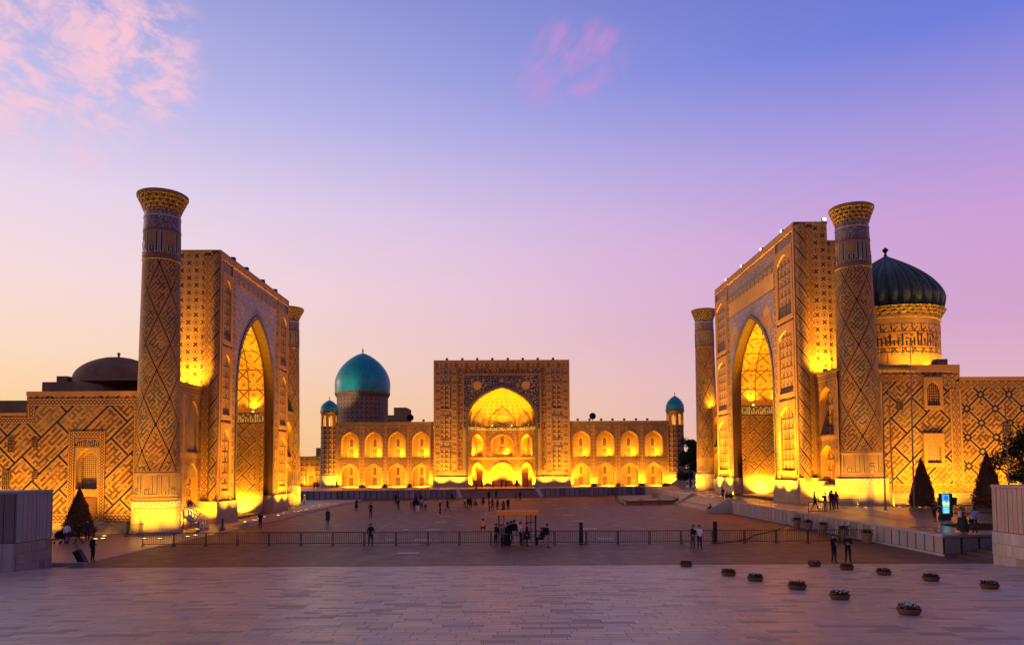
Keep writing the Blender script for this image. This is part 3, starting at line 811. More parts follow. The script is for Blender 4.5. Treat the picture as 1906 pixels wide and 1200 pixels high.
# low stone dais on the square, with a rope
def dais():
    a, b, c, d = G(1163, 940), G(1258, 938), G(1250, 927), G(1149, 929)
    rt = thing('stone_dais', 'low pale stone dais with rope barrier standing on the square', 'platform', (a.x, a.y, 0), wc=True)
    def prism(pts, z0, z1, mt, nm):
        mb = MB(); mb.face([(p.x, p.y, z1) for p in pts])
        for i in range(len(pts)):
            p, q = pts[i], pts[(i+1) % len(pts)]; mb.face([(p.x, p.y, z0), (q.x, q.y, z0), (q.x, q.y, z1), (p.x, p.y, z1)])
        mb.build(nm, mt, rt)
    cen = (a+b+c+d)/4
    prism([cen+(p-cen)*.95 for p in (a, b, c, d)], -.02, .55, M['stone'], 'base')
    prism([cen+(p-cen)*1.0 for p in (a, b, c, d)], .55, .68, M['walk'], 'top_slab')
    prev = None
    pts = [d, a, a.lerp(b, .33), a.lerp(b, .66), b, c]
    for p in pts:
        p = cen+(p-cen)*1.06
        mb = MB(); mb.lathe([(.16, -.01), (.16, .04), (.03, .07), (.03, .95), (.06, .97), (.0, 1.03)], 8, (p.x, p.y)); mb.build('rope_post', M['iron'], rt)
        if prev:
            mb = MB(); N = 8
            pt = [prev.lerp(p, k/N)+Vector((0, 0, .9-.35*math.sin(PI*k/N))) for k in range(N+1)]
            for u, v in zip(pt[:-1], pt[1:]): mb.tube(u, v, .035, n=5, cap=False)
            mb.build('rope', M['bark'], rt)
        prev = p
    p = cen+Vector((1.2, -.6, 0))
    mb = MB(); mb.box(p.x-.45, p.x+.45, p.y-.35, p.y+.35, .68, 1.35); mb.box(p.x-.5, p.x+.5, p.y-.4, p.y+.4, 1.35, 1.42); mb.build('pedestal', M['stone'], rt)
dais()
# the two clad blocks that flank the terrace
def block(sgn, x0, x1, y0, y1, zt, zm, label, mp, ml, mrow):
    rt = thing('clad_block', label, 'wall', ((x0+x1)/2, y0, 0), wc=True)
    mb = MB(); mb.box(x0+.06, x1-.06, y0+.06, y1-.06, -.05, zt-.04); mb.build('core', M['block_dark'], rt)
    mb = MB(); mb.box(x0-.02, x1+.02, y0-.02, y1+.02, zt-.16, zt); mb.build('coping', mp, rt)
    xf = x1 if sgn < 0 else x0
    rnd = random.Random(5)
    # inner long face (towards the square), upper boards
    y = y0
    while y < y1-.05:
        w = min(rnd.choice((.42, .42, .55, .3)), y1-y); mb = MB()
        a, b = (xf-.07, xf+.0+rnd.uniform(0, .02)) if sgn < 0 else (xf-rnd.uniform(0, .02), xf+.07)
        mb.box(a, b, y+.025, y+w-.025, zm+.04, zt-.18); mb.build('board', mp, rt); y += w
    nrow = 3
    for r in range(nrow):
        y = y0-(.3 if r % 2 else 0); h = (zm+.05)/nrow
        while y < y1-.05:
            w = rnd.choice((.55, .7, .9)); ya, yb = max(y, y0), min(y+w, y1)
            if yb-ya > .1:
                mb = MB(); a, b = (xf-.07, xf+.035+rnd.uniform(0, .015)) if sgn < 0 else (xf-.035-rnd.uniform(0, .015), xf+.07)
                mb.box(a, b, ya+.008, yb-.008, -.05+r*h+.008, -.05+(r+1)*h-.008); mb.build('cladding_stone', ml, rt)
            y += w
    # face towards the camera; on the grey block its shade is painted darker
    x = x0
    while x < x1-.05:
        w = min(.62, x1-x); mb = MB(); mb.box(x+.025, x+w-.025, y0-.02, y0+.07, zm+.04, zt-.18); mb.build('board', mrow, rt)
        mb = MB(); mb.box(x+.01, x+w-.01, y0-.05, y0+.07, -.05, zm); mb.build('cladding_stone', ml, rt); x += w
block(-1, -36, -27.85, 43.4, 46.8, 4.66, 1.72, 'grey clad block with blue-grey stone base by the topiary cone', M['block_grey'], M['panel_grey'], M['block_dark'])
block(1, 28.35, 37, 42.0, 45.3, 4.72, 2.0, 'mauve clad block with pale stone base beside the brown steps', M['block_pink'], M['panel_stone'], M['block_pink'])
mb = MB(); mb.box(-36, -25.9, 46.9, 47.25, -.03, .22); tag(mb.build('low_kerb', M['panel_grey']), 'low dark stone kerb at the foot of grey clad block', 'kerb')
# planted beds
def bed(pts, z, seed, n, name='lawn'):
    rnd = random.Random(seed); mb = MB()
    xs = [p[0] for p in pts]; ys = [p[1] for p in pts]
    mb.face([(x, y, z(x, y)+.02 if callable(z) else z+.02) for x, y in pts])
    for _ in range(n):
        x = rnd.uniform(min(xs), max(xs)); y = rnd.uniform(min(ys), max(ys)); a = rnd.uniform(0, PI); h = rnd.uniform(.05, .14)
        zz = z(x, y) if callable(z) else z
        dx, dy = math.cos(a)*.03, math.sin(a)*.03
        mb.face([(x-dx, y-dy, zz), (x+dx, y+dy, zz), (x+rnd.uniform(-.04, .04), y+rnd.uniform(-.04, .04), zz+h)])
    o = mb.build(name, M['grass']); o['kind'] = 'stuff'; return o
# ------------------------------------------------------------------ letters: angular kufic strokes (visual order, left to right)
KUFIC = {
 'allah': (10.2, [[(2.3, 0), (0, 0), (0, 2.7), (2.3, 2.7), (2.3, 0), (4.5, 0), (4.5, 10)], [(4.5, 0), (7.0, 0), (7.0, 10)], [(9.3, 0), (9.3, 10)]]),
 'mulk': (14.5, [[(3.4, 5.2), (.6, 5.2), (.6, 3.4), (3.4, 3.4), (3.4, 0), (0, 0)], [(3.4, 0), (6, 0), (6, 10)], [(6, 0), (10.8, 0), (10.8, 10)], [(7.6, 0), (7.6, 2.6), (9.4, 2.6), (9.4, 0)], [(13.2, 0), (13.2, 10)]]),
 'baqa': (14.0, [[(0, 0), (0, 1.6)], [(2.0, 10), (2.0, 0), (6.0, 0), (6.0, 3)], [(4.0, 0), (4.0, 3.0), (6.0, 3.0)], [(6.0, 0), (8.6, 0), (8.6, 3.2)], [(8.6, 0), (10.6, 0), (10.6, 10)], [(12.9, 0), (12.9, 10)]]),
}
def ribbon(pts, w):
    out = []
    for (x0, y0), (x1, y1) in zip(pts[:-1], pts[1:]):
        if abs(x0-x1) < 1e-6: out.append((x0-w, x0+w, min(y0, y1)-w, max(y0, y1)+w))
        else: out.append((min(x0, x1)-w, max(x0, x1)+w, y0-w, y0+w))
    return out
def letters_cyl(words, rfun, a_start, z0, h, parent, w=.55, name='inscription', gap=2.2, mats=None, fill=None, fit=False):
    """raised tile letters round a tower; rfun(z) is the tower radius"""
    sc = h/10.0; k = 0
    tot = sum(KUFIC[x][0]+gap for x in words)*sc
    R0 = rfun(z0+h/2)
    mbw, mbd = MB(), MB()
    sx = (2*PI*R0)/tot if fit else 1.0
    u = 0.0
    for wd in words:
        W_, st = KUFIC[wd]
        for mb, ww, off in ((mbw, w*1.75, .03), (mbd, w, .045)):
            for s_ in st:
                for x0, x1, y0, y1 in ribbon(s_, ww):
                    n = max(1, int((x1-x0)*sc*sx/.35))
                    for i in range(n):
                        ua = u+(x0+(x1-x0)*i/n)*sc*sx; ub = u+(x0+(x1-x0)*(i+1)/n)*sc*sx
                        za, zb = z0+y0*sc, z0+y1*sc
                        q = lambda uu, z, o=0: (math.cos(a_start+uu/R0)*(rfun(z)+off-o), math.sin(a_start+uu/R0)*(rfun(z)+off-o), z)
                        mb.face([q(ua, za), q(ub, za), q(ub, zb), q(ua, zb)])
                        mb.face([q(ua, za, .04), q(ua, za), q(ua, zb), q(ua, zb, .04)]); mb.face([q(ub, za, .04), q(ub, zb, .04), q(ub, zb), q(ub, za)])
                        mb.face([q(ua, zb), q(ub, zb), q(ub, zb, .04), q(ua, zb, .04)]); mb.face([q(ua, za), q(ub, za), q(ub, za, .04), q(ua, za, .04)])
        u += (W_+gap)*sc*sx
    a = mbw.build('letter_outline', mats[0], parent); b = mbd.build('letter', mats[1], parent)
M['tile_white'] = plain('white_tile', (.30, .25, .22), .4, wear=.1)
M['tile_navy'] = plain('navy_tile', NAVY, .35, wear=.1)
M['tile_umber'] = plain('umber_tile', (.10, .05, .04), .5, wear=.1)

# ------------------------------------------------------------------ minaret
M['cap_tile'] = mosaic('capital_tile', (.13, .065, .035), (.34, .18, .06), (.03, .022, .025), 3.2, .8, 1.6)
def minaret(loc, label, rb, r0, r1, hb, ht, rc, mt, lean=(0, 0), words=('allah', 'mulk', 'allah', 'baqa'), detail=True):
    rt = thing('minaret', label, 'minaret', loc)
    rt.rotation_euler = (lean[0], lean[1], 0)
    n = 48
    hi = hb+2.7                                     # top of the lower inscription
    zc = ht-1.8                                    # foot of the capital
    rf = lambda z: r0+(r1-r0)*max(0, (z-hb))/(zc-hb)
    mb = MB(); mb.lathe([(rb+.12, -.3), (rb+.12, .25), (rb, .3), (rb-.04, hb-.55)], 24, uref=rb); mb.build('marble_base', M['marble'], rt)
    mb = MB()
    for i in range(24):
        A, B = 2*PI*i/24, 2*PI*(i+1)/24; z0, z1 = hb-.55, hb; w = z1-z0; r = rb-.03
        P = lambda a, z: (r*math.cos(a), r*math.sin(a), z)
        mb.face([P(A, z0), P(B, z0), P(B, z1), P(A, z1)], 0, [(-.5, A*r/w), (-.5, B*r/w), (.5, B*r/w), (.5, A*r/w)])
    mb.lathe([(rb-.03, hb), (r0+.05, hb+.12)], 24, m=1); mb.build('zigzag_band', [M['zig'], M['marble']], rt)
    mb = MB(); mb.lathe([(rf(hb)+.04, hb+.1), (rf(hb)+.06, hb+.3), (rf(hb)+.0, hb+.32), (rf(hi), hi-.35), (rf(hi)+.05, hi-.33), (rf(hi)+.05, hi-.16), (rf(hi), hi-.14), (rf(hi), hi)], n, ms=[1, 1, 0, 1, 1, 1, 0])
    mb.build('lower_inscription_band', [M['brick'], M['moulding']], rt, smooth=False)
    if detail: letters_cyl(words+words[:2], rf, -PI/2-2.2, hb+.62, 1.6, rt, .30, mats=(M['tile_white'], M['tile_umber']), fit=True, gap=1.6)
    zs1 = zc-4.6                                    # foot of the upper bands
    nz = 10
    mb = MB(); mb.lathe([(rf(hi+(zs1-hi)*k/nz), hi+(zs1-hi)*k/nz) for k in range(nz+1)], n, uref=2.05); mb.build('shaft', mt, rt, smooth=True, weld=True)
    z1, z2, z3 = zs1+.55, zs1+2.75, zc
    mb = MB()
    mb.lathe([(rf(zs1), zs1), (rf(zs1)+.05, zs1+.03), (rf(zs1)+.05, zs1+.22), (rf(z1), zs1+.25), (rf(z1), z1-.2), (rf(z1)+.04, z1-.18), (rf(z1)+.04, z1)], n, ms=[1, 2, 1, 0, 1, 2])
    mb.lathe([(rf(z1)+.01, z1), (rf(z2)+.01, z2)], n, m=0)
    mb.lathe([(rf(z2)+.05, z2), (rf(z2)+.05, z2+.2)], n, m=2)
    mb.build('kufic_band', [M['brick_roof'], M['moulding'], M['tile_umber']], rt)
    if detail: letters_cyl(words, rf, -PI/2-2.4, z1+.22, 1.7, rt, .42, mats=(M['tile_white'], M['tile_navy']), fit=True, gap=2.0)
    mb = MB()
    mb.lathe([(rf(z2)+.02, z2+.2), (rf(z3)+.02, z3-.55)], n, m=0)
    mb.lathe([(rf(z3)+.07, z3-.55), (rf(z3)+.07, z3-.42)], n, m=1)
    mb.lathe([(rf(z3)+.01, z3-.42), (rf(z3)+.01, z3+.02)], n, m=0)
    mb.build('floral_band', [M['purple'], M['tile_white']], rt)
    # stalactite capital: tiers of little niches that corbel outwards
    tiers = 4; lob = 20; mb = MB(); na = lob*6
    for k in range(tiers):
        ra = r1+.03+(rc-r1)*(k/tiers)**1.1; rb_ = r1+.03+(rc-r1)*((k+1)/tiers)**1.1
        za, zb = zc+1.42*k/tiers, zc+1.42*(k+1)/tiers
        def mod(r, z, a, j, k=k):
            t = abs(math.sin(a*lob/2+(PI/2 if k % 2 else 0)))
            return r*(1-.085*(1-t**.7)) if j in (1, 2) else r
        mb.lathe([(ra*.985, za), (ra+.06, za+.1), (rb_*.97, zb-.1), (rb_, zb-.02), (rb_*.985, zb)], na, mod=mod, m=0)
    mb.lathe([(rc*.98, zc+1.42), (rc+.05, zc+1.46), (rc+.05, zc+1.7), (rc-.1, zc+1.8), (0, zc+1.75)], 40, m=1)
    mb.build('stalactite_capital', [M['cap_tile'], M['brick_roof']], rt)
    return rt
minaret((-32.45, 70.5, 0), 'tall minaret at the corner of the left wall beside the topiary cone', 2.13, 1.96, 1.57, 3.0, 31.45, 2.2, M['minaret_l'])
minaret((-34.4, 118, .24), 'minaret half hidden by the far end of the left portal', 2.1, 1.95, 1.57, 3.0, 30.5, 2.25, M['minaret_l'], words=('mulk', 'allah', 'baqa', 'allah'))
minaret((35.05, 76.5, 1.9), 'tall minaret by the flagpoles at the corner of right-hand wall', 2.48, 2.2, 1.57, 2.75, 30.15, 2.1, M['minaret_r'], lean=(0, R(-.55)), words=('baqa', 'allah', 'mulk', 'allah'))
minaret((32.75, 127, 1.95), 'minaret at the far corner of the right madrasa near red gate', 2.05, 1.8, 1.5, 2.75, 30.1, 2.0, M['minaret_r'], lean=(0, R(-.5)), words=('allah', 'baqa', 'allah', 'mulk'))

# ------------------------------------------------------------------ great side portals
def great_portal(rt, T, s0, s1, z0, zt, sc, hw, zs, za, depth, field_top, plain_band=None, fieldm='floral_mauve', pier_t=3):
    fh = hw+1.0
    mb = MB(T)
    niche(mb, s0, s1, z0, zt, sc, hw, z0, zs, za, 0, 1.0, 0, 1, 0, n=18, back=False)
    mb.build('portal_front', [M['floral_buff'], M['dark_rib']], rt)
    mb = MB(T); niche(mb, sc-fh, sc+fh, zs-2.2, field_top, sc, hw+.5, zs-2.2, zs, za+.62, .03, .03, 0, 1, 0, n=18, back=False)
    mb.build('spandrel', [M[fieldm], M['moulding']], rt)
    mb = MB(T); arch_band(mb, sc, hw, z0+1.8, zs, za, .45, 0, 0, .10, 18); mb.build('rope_moulding', M['dark_rib'], rt)
    if plain_band:
        mb = MB(T); mb.rect(sc-fh, sc+fh, plain_band[0], plain_band[1], .035); mb.build('plain_frieze', M['plaster'], rt)
    # frames
    mb = MB(T)
    for sg in (-1, 1):
        a = sc+sg*fh; b = a+sg*.75
        strip(mb, min(a, b), max(a, b), z0+2.4, (plain_band[1] if plain_band else field_top)+.0, 0, True, 0, .05)
    top = plain_band[1] if plain_band else field_top
    strip(mb, sc-fh-.75, sc+fh+.75, top, top+.8, 0, False, 0, .05)
    mb.build('inner_border', M['flower'], rt)
    mb = MB(T)
    for a, b in ((s0, s0+.42), (s1-.42, s1)): mb.box(a, b, -.02, .14, z0+2.2, zt)
    mb.box(s0+.42, s1-.42, -.02, .14, zt-.75, zt-.0)
    for sg in (-1, 1):
        a = sc+sg*(fh+.75); b = a+sg*.3; mb.box(min(a, b), max(a, b), -.02, .12, z0+2.2, zt-.75)
    mb.build('frame_moulding', M['moulding'], rt)
    # stacked arched panels on the piers
    for (pa, pb) in ((s0+.55, sc-fh-1.15), (sc+fh+1.15, s1-.55)):
        w = pb-pa; hh = (zt-1.6-(z0+2.8))/pier_t
        for k in range(pier_t):
            za_, zb_ = z0+2.8+k*hh, z0+2.8+(k+1)*hh-.35
            mb = MB(T); c = (pa+pb)/2
            niche(mb, pa, pb, za_, zb_, c, w/2-.42, za_+.5, zb_-1.9, zb_-.75, .16, .15, 0, 0, 1, n=7)
            mb.quad((pa, 0, zb_), (pb, 0, zb_), (pb, .16, zb_), (pa, .16, zb_)); mb.quad((pa, 0, za_), (pb, 0, za_), (pb, .16, za_), (pa, .16, za_))
            for e in (pa, pb): mb.quad((e, 0, za_), (e, .16, za_), (e, .16, zb_), (e, 0, zb_))
            mb.build('arched_panel', [M['moulding'], M['girih']], rt)
    # marble plinth of the piers
    for a, b in ((s0-.12, sc-hw+.04), (sc+hw-.04, s1+.12)):
        mb = MB(T); mb.box(a, b, -1.03, .25, z0-.6, z0+2.2); mb.box(a-.01, b+.01, -1.04, .32, z0-.6, z0+.25); mb.build('plinth', M['marble'], rt)
    # the deep recess
    h2 = hw-.35; t0, t1 = -1.0, -depth
    mb = MB(T)
    niche(mb, sc-hw, sc+hw, z0, za+.4, sc, h2, z0, zs, za-.45, t0, .02, 0, 0, 0, n=18, back=False)
    mb.build('recess_rib', M['floral_buff'], rt)
    lev = [(z0-.3, z0+2.3, 0), (z0+2.3, z0+2.7, 1), (z0+2.7, zs-1.9, 2), (zs-1.9, zs-.5, 3), (zs-.5, zs, 1)]
    mb = MB(T)
    for a, b, mi in lev:
        for sg in (-1, 1):
            s_ = sc+sg*h2
            w = b-a
            uv = [(-.5, t0/w), (-.5, t1/w), (.5, t1/w), (.5, t0/w)] if mi == 3 else None
            mb.face([(s_, t0-.02, a), (s_, t1, a), (s_, t1, b), (s_, t0-.02, b)], mi, uv)
        uv = [(-.5, (sc-h2)/w), (-.5, (sc+h2)/w), (.5, (sc+h2)/w), (.5, (sc-h2)/w)] if mi == 3 else None
        mb.rect(sc-h2, sc+h2, a, b, t1, mi, uv)
    mb.build('recess_wall', [M['marble'], M['moulding'], M['iwan_kufic'], M['script_w']], rt)
    for sg in (-1, 1):                                   # frame around the kufic field
        s_ = sc+sg*(h2-.04)
        for a, b in ((-2.0, -1.5), (t1+.02, t1+.5)):
            mb = MB(T); mb.face([(s_, a, z0+2.7), (s_, b, z0+2.7), (s_, b, zs-1.9), (s_, a, zs-1.9)], 0, [(-.5, 0), (.5, 0), (.5, 22), (-.5, 22)])
            mb.build('recess_border', M['diamond'], rt)
    pts = [(sc+x, z) for x, z in arch(h2, zs, za-.45, 18)]
    mb = MB(T); L = 0
    for (xa, z_a), (xb, z_b) in zip(pts[:-1], pts[1:]):
        d = math.hypot(xb-xa, z_b-z_a)
        mb.face([(xa, t0-.02, z_a), (xb, t0-.02, z_b), (xb, t1, z_b), (xa, t1, z_a)], 0, [(0, L), (0, L+d), (t0-t1, L+d), (t0-t1, L)]); L += d
    h = len(pts)//2
    for i in range(h):
        l0, l1, r0, r1 = pts[i], pts[i+1], pts[-1-i], pts[-2-i]
        f = [(l0[0], t1, l0[1]), (r0[0], t1, r0[1])]+([(pts[h][0], t1, pts[h][1])] if i+1 == h else [(r1[0], t1, r1[1]), (l1[0], t1, l1[1])])
        mb.face(f, 0)
    mb.build('vault', M['vault'], rt)
    mb = MB(T); mb.box(sc-h2, sc+h2, t1, -.6, z0-.5, z0-.005); mb.build('recess_floor', M['step'], rt)
def portal_body(rt, T, s0, s1, z0, zt, depth, Ts, front, xs, sgn, low, far_lower):
    """side face (towards the camera), back block and parapet"""
    mb = MB(T)
    mb.quad((s1, 0, z0), (s1, -depth, z0), (s1, -depth, zt), (s1, 0, zt), 0)
    mb.quad((s0, 0, zt), (s1, 0, zt), (s1, -depth, zt), (s0, -depth, zt), 1)
    mb.rect(s0, s1, 26.0, zt, -depth, 0)
    mb.build('portal_back', [M['brick'], M['brick_roof']], rt)
# ---- left madrasa
XL = -30.8
TL = lambda s, t, z: (XL+t, s, z)
lm = thing('west_madrasa', 'left madrasa with tall tiled portal, brick dome and patterned side wall', 'building', (XL-10, 95, 0), wc=True)
great_portal(lm, TL, 80.4, 105.3, .24, 29.0, 92.5, 6.5, 13.6, 24.0, 6.4, 26.6)
portal_body(lm, TL, 80.4, 105.3, .24, 29.0, 6.7, None, None, None, 1, None, None)
def side_strips(rt, y, xs, z0, zt, kinds, sgn):
    """the portal's flank, seen side on: strips from the front corner backwards"""
    Tn = lambda s, t, z: (s, y-t, z)
    for (a, b), k in zip(zip(xs[:-1], xs[1:]), kinds):
        lo, hi = min(a, b), max(a, b); mb = MB(Tn)
        if k == 'diamond': mb.rect(lo, hi, z0, zt, 0); strip(mb, lo, hi, z0+2.2, zt-.5, 0, True, 0, .04); mm = M['diamond']
        elif k.startswith('spiral'):
            # three-quarter engaged column
            c = (lo+hi)/2; r = (hi-lo)/2; mb = MB()
            mb.lathe([(r, z0+2.2), (r, zt-.3)], 16, (c, y+.02), a0=-PI, a1=0, uref=r*1.15); mm = M[k]
            mb.face([(lo, y, z0), (hi, y, z0), (hi, y, zt), (lo, y, zt)])
        else: mb.rect(lo, hi, z0, zt, 0); mm = M[k]
        mb.build({'diamond': 'border_strip', 'xpanel': 'cross_panel', 'spiral': 'corner_column', 'spiral_r': 'corner_column', 'brick': 'back_block'}[k], mm, rt)
side_strips(lm, 80.4, [-30.8, -31.7, -32.45, -37.5], .24, 29.0, ['spiral', 'diamond', 'xpanel'], 1)
mb = MB(); mb.box(-37.6, -30.7, 80.3, 105.4, 28.86, 29.12); mb.build('parapet', M['brick_roof'], lm)
mb = MB(); mb.box(-32.6, -30.55, 79.9, 80.5, -.1, 2.5); mb.box(-34.4, -32.6, 78.9, 80.45, -.1, 2.25); mb.build('flank_plinth', M['marble'], lm)
def wing(rt, T, s0, s1, z0, zt, n, back=8.0, m0='floral_buff'):
    w = (s1-s0)/n
    for i in range(n):
        a, b = s0+i*w, s0+(i+1)*w; c = (a+b)/2; zm = z0+(zt-z0)*.5
        mb = MB(T)
        for q0, q1 in ((z0+1.9, zm-.15), (zm+.25, zt-.9)):
            niche(mb, a+.25, b-.25, q0, q1, c, w*.30, q0+.15, q1-(q1-q0)*.42, q1-.55, 0, .7, 0, 1, 2, n=7)
        mb.rect(a, a+.25, z0, zt-.9, 0, 1); mb.rect(b-.25, b, z0, zt-.9, 0, 1); mb.rect(a+.25, b-.25, zm-.15, zm+.25, 0, 1); mb.rect(a+.25, b-.25, z0, z0+1.9, .1, 3)
        mb.build('wing_bay', [M[m0], M['moulding'], M['girih'], M['marble']], rt)
        for q0 in (z0+2.05, zm+.4):
            mb = MB(T); mb.box(c-.45, c+.45, -.69, -.62, q0, q0+1.9); mb.build('wing_door', M['door'], rt)
    mb = MB(T); strip(mb, s0, s1, zt-.9, zt-.1, 0, False, 0, .05); mb.build('wing_frieze', M['knot'], rt)
    mb = MB(T); mb.box(s0, s1, -back, .12, zt-.1, zt+.15); mb.build('wing_roof', M['brick_roof'], rt)
wing(lm, lambda s, t, z: (-32.4+t, s, z), 71.5, 80.38, .0, 14.3, 2)
wing(lm, lambda s, t, z: (-33.2+t, s, z), 105.4, 117.5, .24, 14.3, 2)
# side wall of the left madrasa
YW = 70.5
TW = lambda s, t, z: (s, YW-t, z)
zA = PYv(150, 728, YW).z; zB = PYv(25, 768, YW).z; xstep = PYv(50, 740, YW).x
mb = MB(TW)
wx0, wx1 = PYv(127, 850, YW).x, PYv(196, 850, YW).x; wz1 = PYv(160, 802, YW).z
mb.rect(-95, xstep, 1.0, zB, 0); mb.rect(xstep, wx0, 1.0, zA, 0); mb.rect(wx1, -32, 1.0, zA, 0); mb.rect(wx0, wx1, wz1, zA, 0)
mb.build('side_wall', M['wall_left'], lm)
mb = MB(TW); mb.box(-95, -32, -.3, .12, -.1, 1.02); mb.build('stone_course', M['stone'], lm)
mb = MB(TW)
strip(mb, xstep+.1, -34.0, zA-1.35, zA-.65, 0, False); strip(mb, -95, xstep+.8, zB-1.0, zB-.4, 0, False, proud=.035)
strip(mb, xstep+.1, xstep+.8, zB-.4, zA-1.35, 0, True); strip(mb, -34.7, -34.0, 1.9, zA-1.35, 0, True); strip(mb, -95, -34.0, 1.1, 1.85, 0, False)
mb.build('wall_border', M['knot'], lm)
mb = MB(TW); mb.box(-95, xstep, -1, .1, zB-.28, zB); mb.box(xstep, -32, -1, .1, zA-.4, zA); mb.build('wall_coping', M['moulding'], lm)
# framed arched window bay
wc = (wx0+wx1)/2
mb = MB(TW)
for a, b in ((wx0, wx0+.55), (wx1-.55, wx1)): strip(mb, a, b, 1.1, wz1, 0, True, 0, .06)
strip(mb, wx0+.55, wx1-.55, wz1-.6, wz1, 0, False, 0, .06)
o = mb.build('window_surround', M['knot'], lm)
mb = MB(TW); strip(mb, wx0+.55, wx1-.55, wz1-1.5, wz1-.62, -.02, False, 0, .02); mb.build('inscription_tablet', M['script'], o)
lz1 = PYv(160, 842, YW).z; lz0 = PYv(160, 909, YW).z
mb = MB(TW); niche(mb, wx0+.55, wx1-.55, 1.0, wz1-1.5, wc, .98, lz0-.05, lz1-1.0, lz1+.35, -.02, .45, 0, 0, 1, n=9, back=False)
niche(mb, wc-1.0, wc+1.0, lz0-.2, lz1+.4, wc, .72, lz0, lz1-.75, lz1, -.45, .3, 0, 0, 2, n=8)
mb.build('window_niche', [M['brick'], M['brick'], M['lattice']], o)
mb = MB(TW); mb.box(wc-.15, wc+1.0, -.1, .05, 1.3, 3.3); mb.build('low_door', M['door'], lm)
def grille(rt, T, a, b, z0, z1):
    mb = MB(T); mb.box(a, b, -.05, .05, z0, z1); o = mb.build('grille', M['void'], rt)
    mb = MB(T); n = 4
    for i in range(n+1): mb.box(a+(b-a)*i/n-.02, a+(b-a)*i/n+.02, .05, .08, z0, z1)
    for i in range(5): mb.box(a, b, .085, .105, z0+(z1-z0)*i/4-.02, z0+(z1-z0)*i/4+.02)
    mb.build('grille_bars', M['wood'], o)
for x0, y0, x1, y1 in ((15, 816, 27, 841), (60, 818, 70, 832), (60, 877, 70, 891), (4, 876, 19, 910)):
    p, q = PYv(x0, y1, YW), PYv(x1, y0, YW); grille(lm, TW, p.x, q.x, p.z, q.z)
# roofs and brick dome behind
mb = MB(); mb.box(-95, -38.2, 71.6, 79.5, 5, zB-.5); mb.box(-44, -32.6, 71.7, 79.45, 5, zA-.5); mb.box(-95, -46, 76, 90, 8, PYv(30, 745, 76).z); mb.build('roof_block', M['brick_roof'], lm)
dc = PYv(220, 711, 80.0); dzt = PYv(220, 664, 80.0).z; dr = (dc-PYv(144, 711, 80.0)).length
prof = [(dr*1.04, dc.z-3), (dr*1.04, dc.z-.6), (dr*1.0, dc.z-.55), (dr, dc.z)]
for k in range(1, 13):
    a = k/12; prof.append((dr*(1-a**2.1)**.62 if k < 12 else 0, dc.z+(dzt-dc.z)*a))
mb = MB(); mb.lathe(prof, 40, (dc.x, 80)); mb.box(dc.x-dr*1.36, dc.x+dr*1.2, 76.5, 84, dc.z-3, dc.z-.35); mb.box(dc.x-dr*1.15, dc.x-dr*.9, 77.4, 82, dc.z-.35, dc.z+.35)
o = mb.build('brick_dome', M['brick_dome'], lm)
mb = MB(); mb.lathe([(.12, dzt-.1), (.1, dzt+.15), (.2, dzt+.3), (.05, dzt+.45), (0, dzt+.5)], 8, (dc.x, 80)); mb.build('finial', M['brick_dome'], o)
# steel stair with cream rail by the portal flank
def cream_stair():
    a = G(340, 985); b = G(360, 990)
    rt = thing('rail_stair', 'cream railed short stair between left minaret and portal', 'stairs', (-29.9, 73.6, 0), wc=True)
    y0 = 74.2; zs_ = 1.35; n = 6
    for i in range(n):
        mb = MB(); mb.box(-31.6+i*.33, -31.3+i*.33, y0, y0+1.2, zs_*(1-(i+1)/n)-.02, zs_*(1-i/n)); mb.build('tread', M['step'], rt)
    for yy in (y0-.03, y0+1.2):
        mb = MB(); A = Vector((-31.6, yy, zs_)); B = Vector((-29.6, yy, .05))
        for o_ in (.12, .95): mb.tube(A+Vector((0, 0, o_)), B+Vector((0, 0, o_)), .05, n=6)
        mb.build('handrail', M['white_paint'], rt)
        for i in range(8):
            p = A.lerp(B, i/7); mb = MB(); mb.box(p.x-.035, p.x+.035, yy-.03, yy+.03, p.z-.05, p.z+.95); mb.build('baluster', M['white_paint'], rt)
cream_stair()

# ---- right madrasa
XR = 31.0
TR = lambda s, t, z: (XR-t, s, z)
rm = thing('east_madrasa', 'right madrasa with tall tiled portal and dark ribbed dome', 'building', (XR+10, 98, 2), wc=True)
great_portal(rm, TR, 82.0, 114.0, 2.1, 32.3, 97.9, 8.15, 14.8, 24.9, 6.2, 26.6, (26.7, 28.6))
portal_body(rm, TR, 82.0, 114.0, 2.1, 32.3, 3.55, None, None, None, 1, None, None)
side_strips(rm, 82.0, [31.0, 32.25, 32.95, 34.55], 2.1, 32.3, ['spiral_r', 'diamond', 'xpanel'], -1)
mb = MB(); mb.box(34.56, 37.35, 82.4, 113.6, 2, PYv(1550, 447, 82.4).z, skip='l'); mb.build('back_block', M['xpanel'], rm)
mb = MB(); mb.box(30.9, 34.6, 81.9, 114.1, 32.16, 32.4); mb.build('parapet', M['brick_roof'], rm)
mb = MB(); mb.box(30.75, 33.0, 81.5, 82.1, 1.8, 4.6); mb.box(32.6, 34.6, 80.4, 82.05, 1.8, 4.3); mb.build('flank_plinth', M['marble'], rm)
wing(rm, lambda s, t, z: (32.75-t, s, z), 76.2, 81.98, 1.9, PXv(1525, 697, 32.75).z, 1)
wing(rm, lambda s, t, z: (33.2-t, s, z), 114.1, 126.0, 2.0, 15.5, 2)
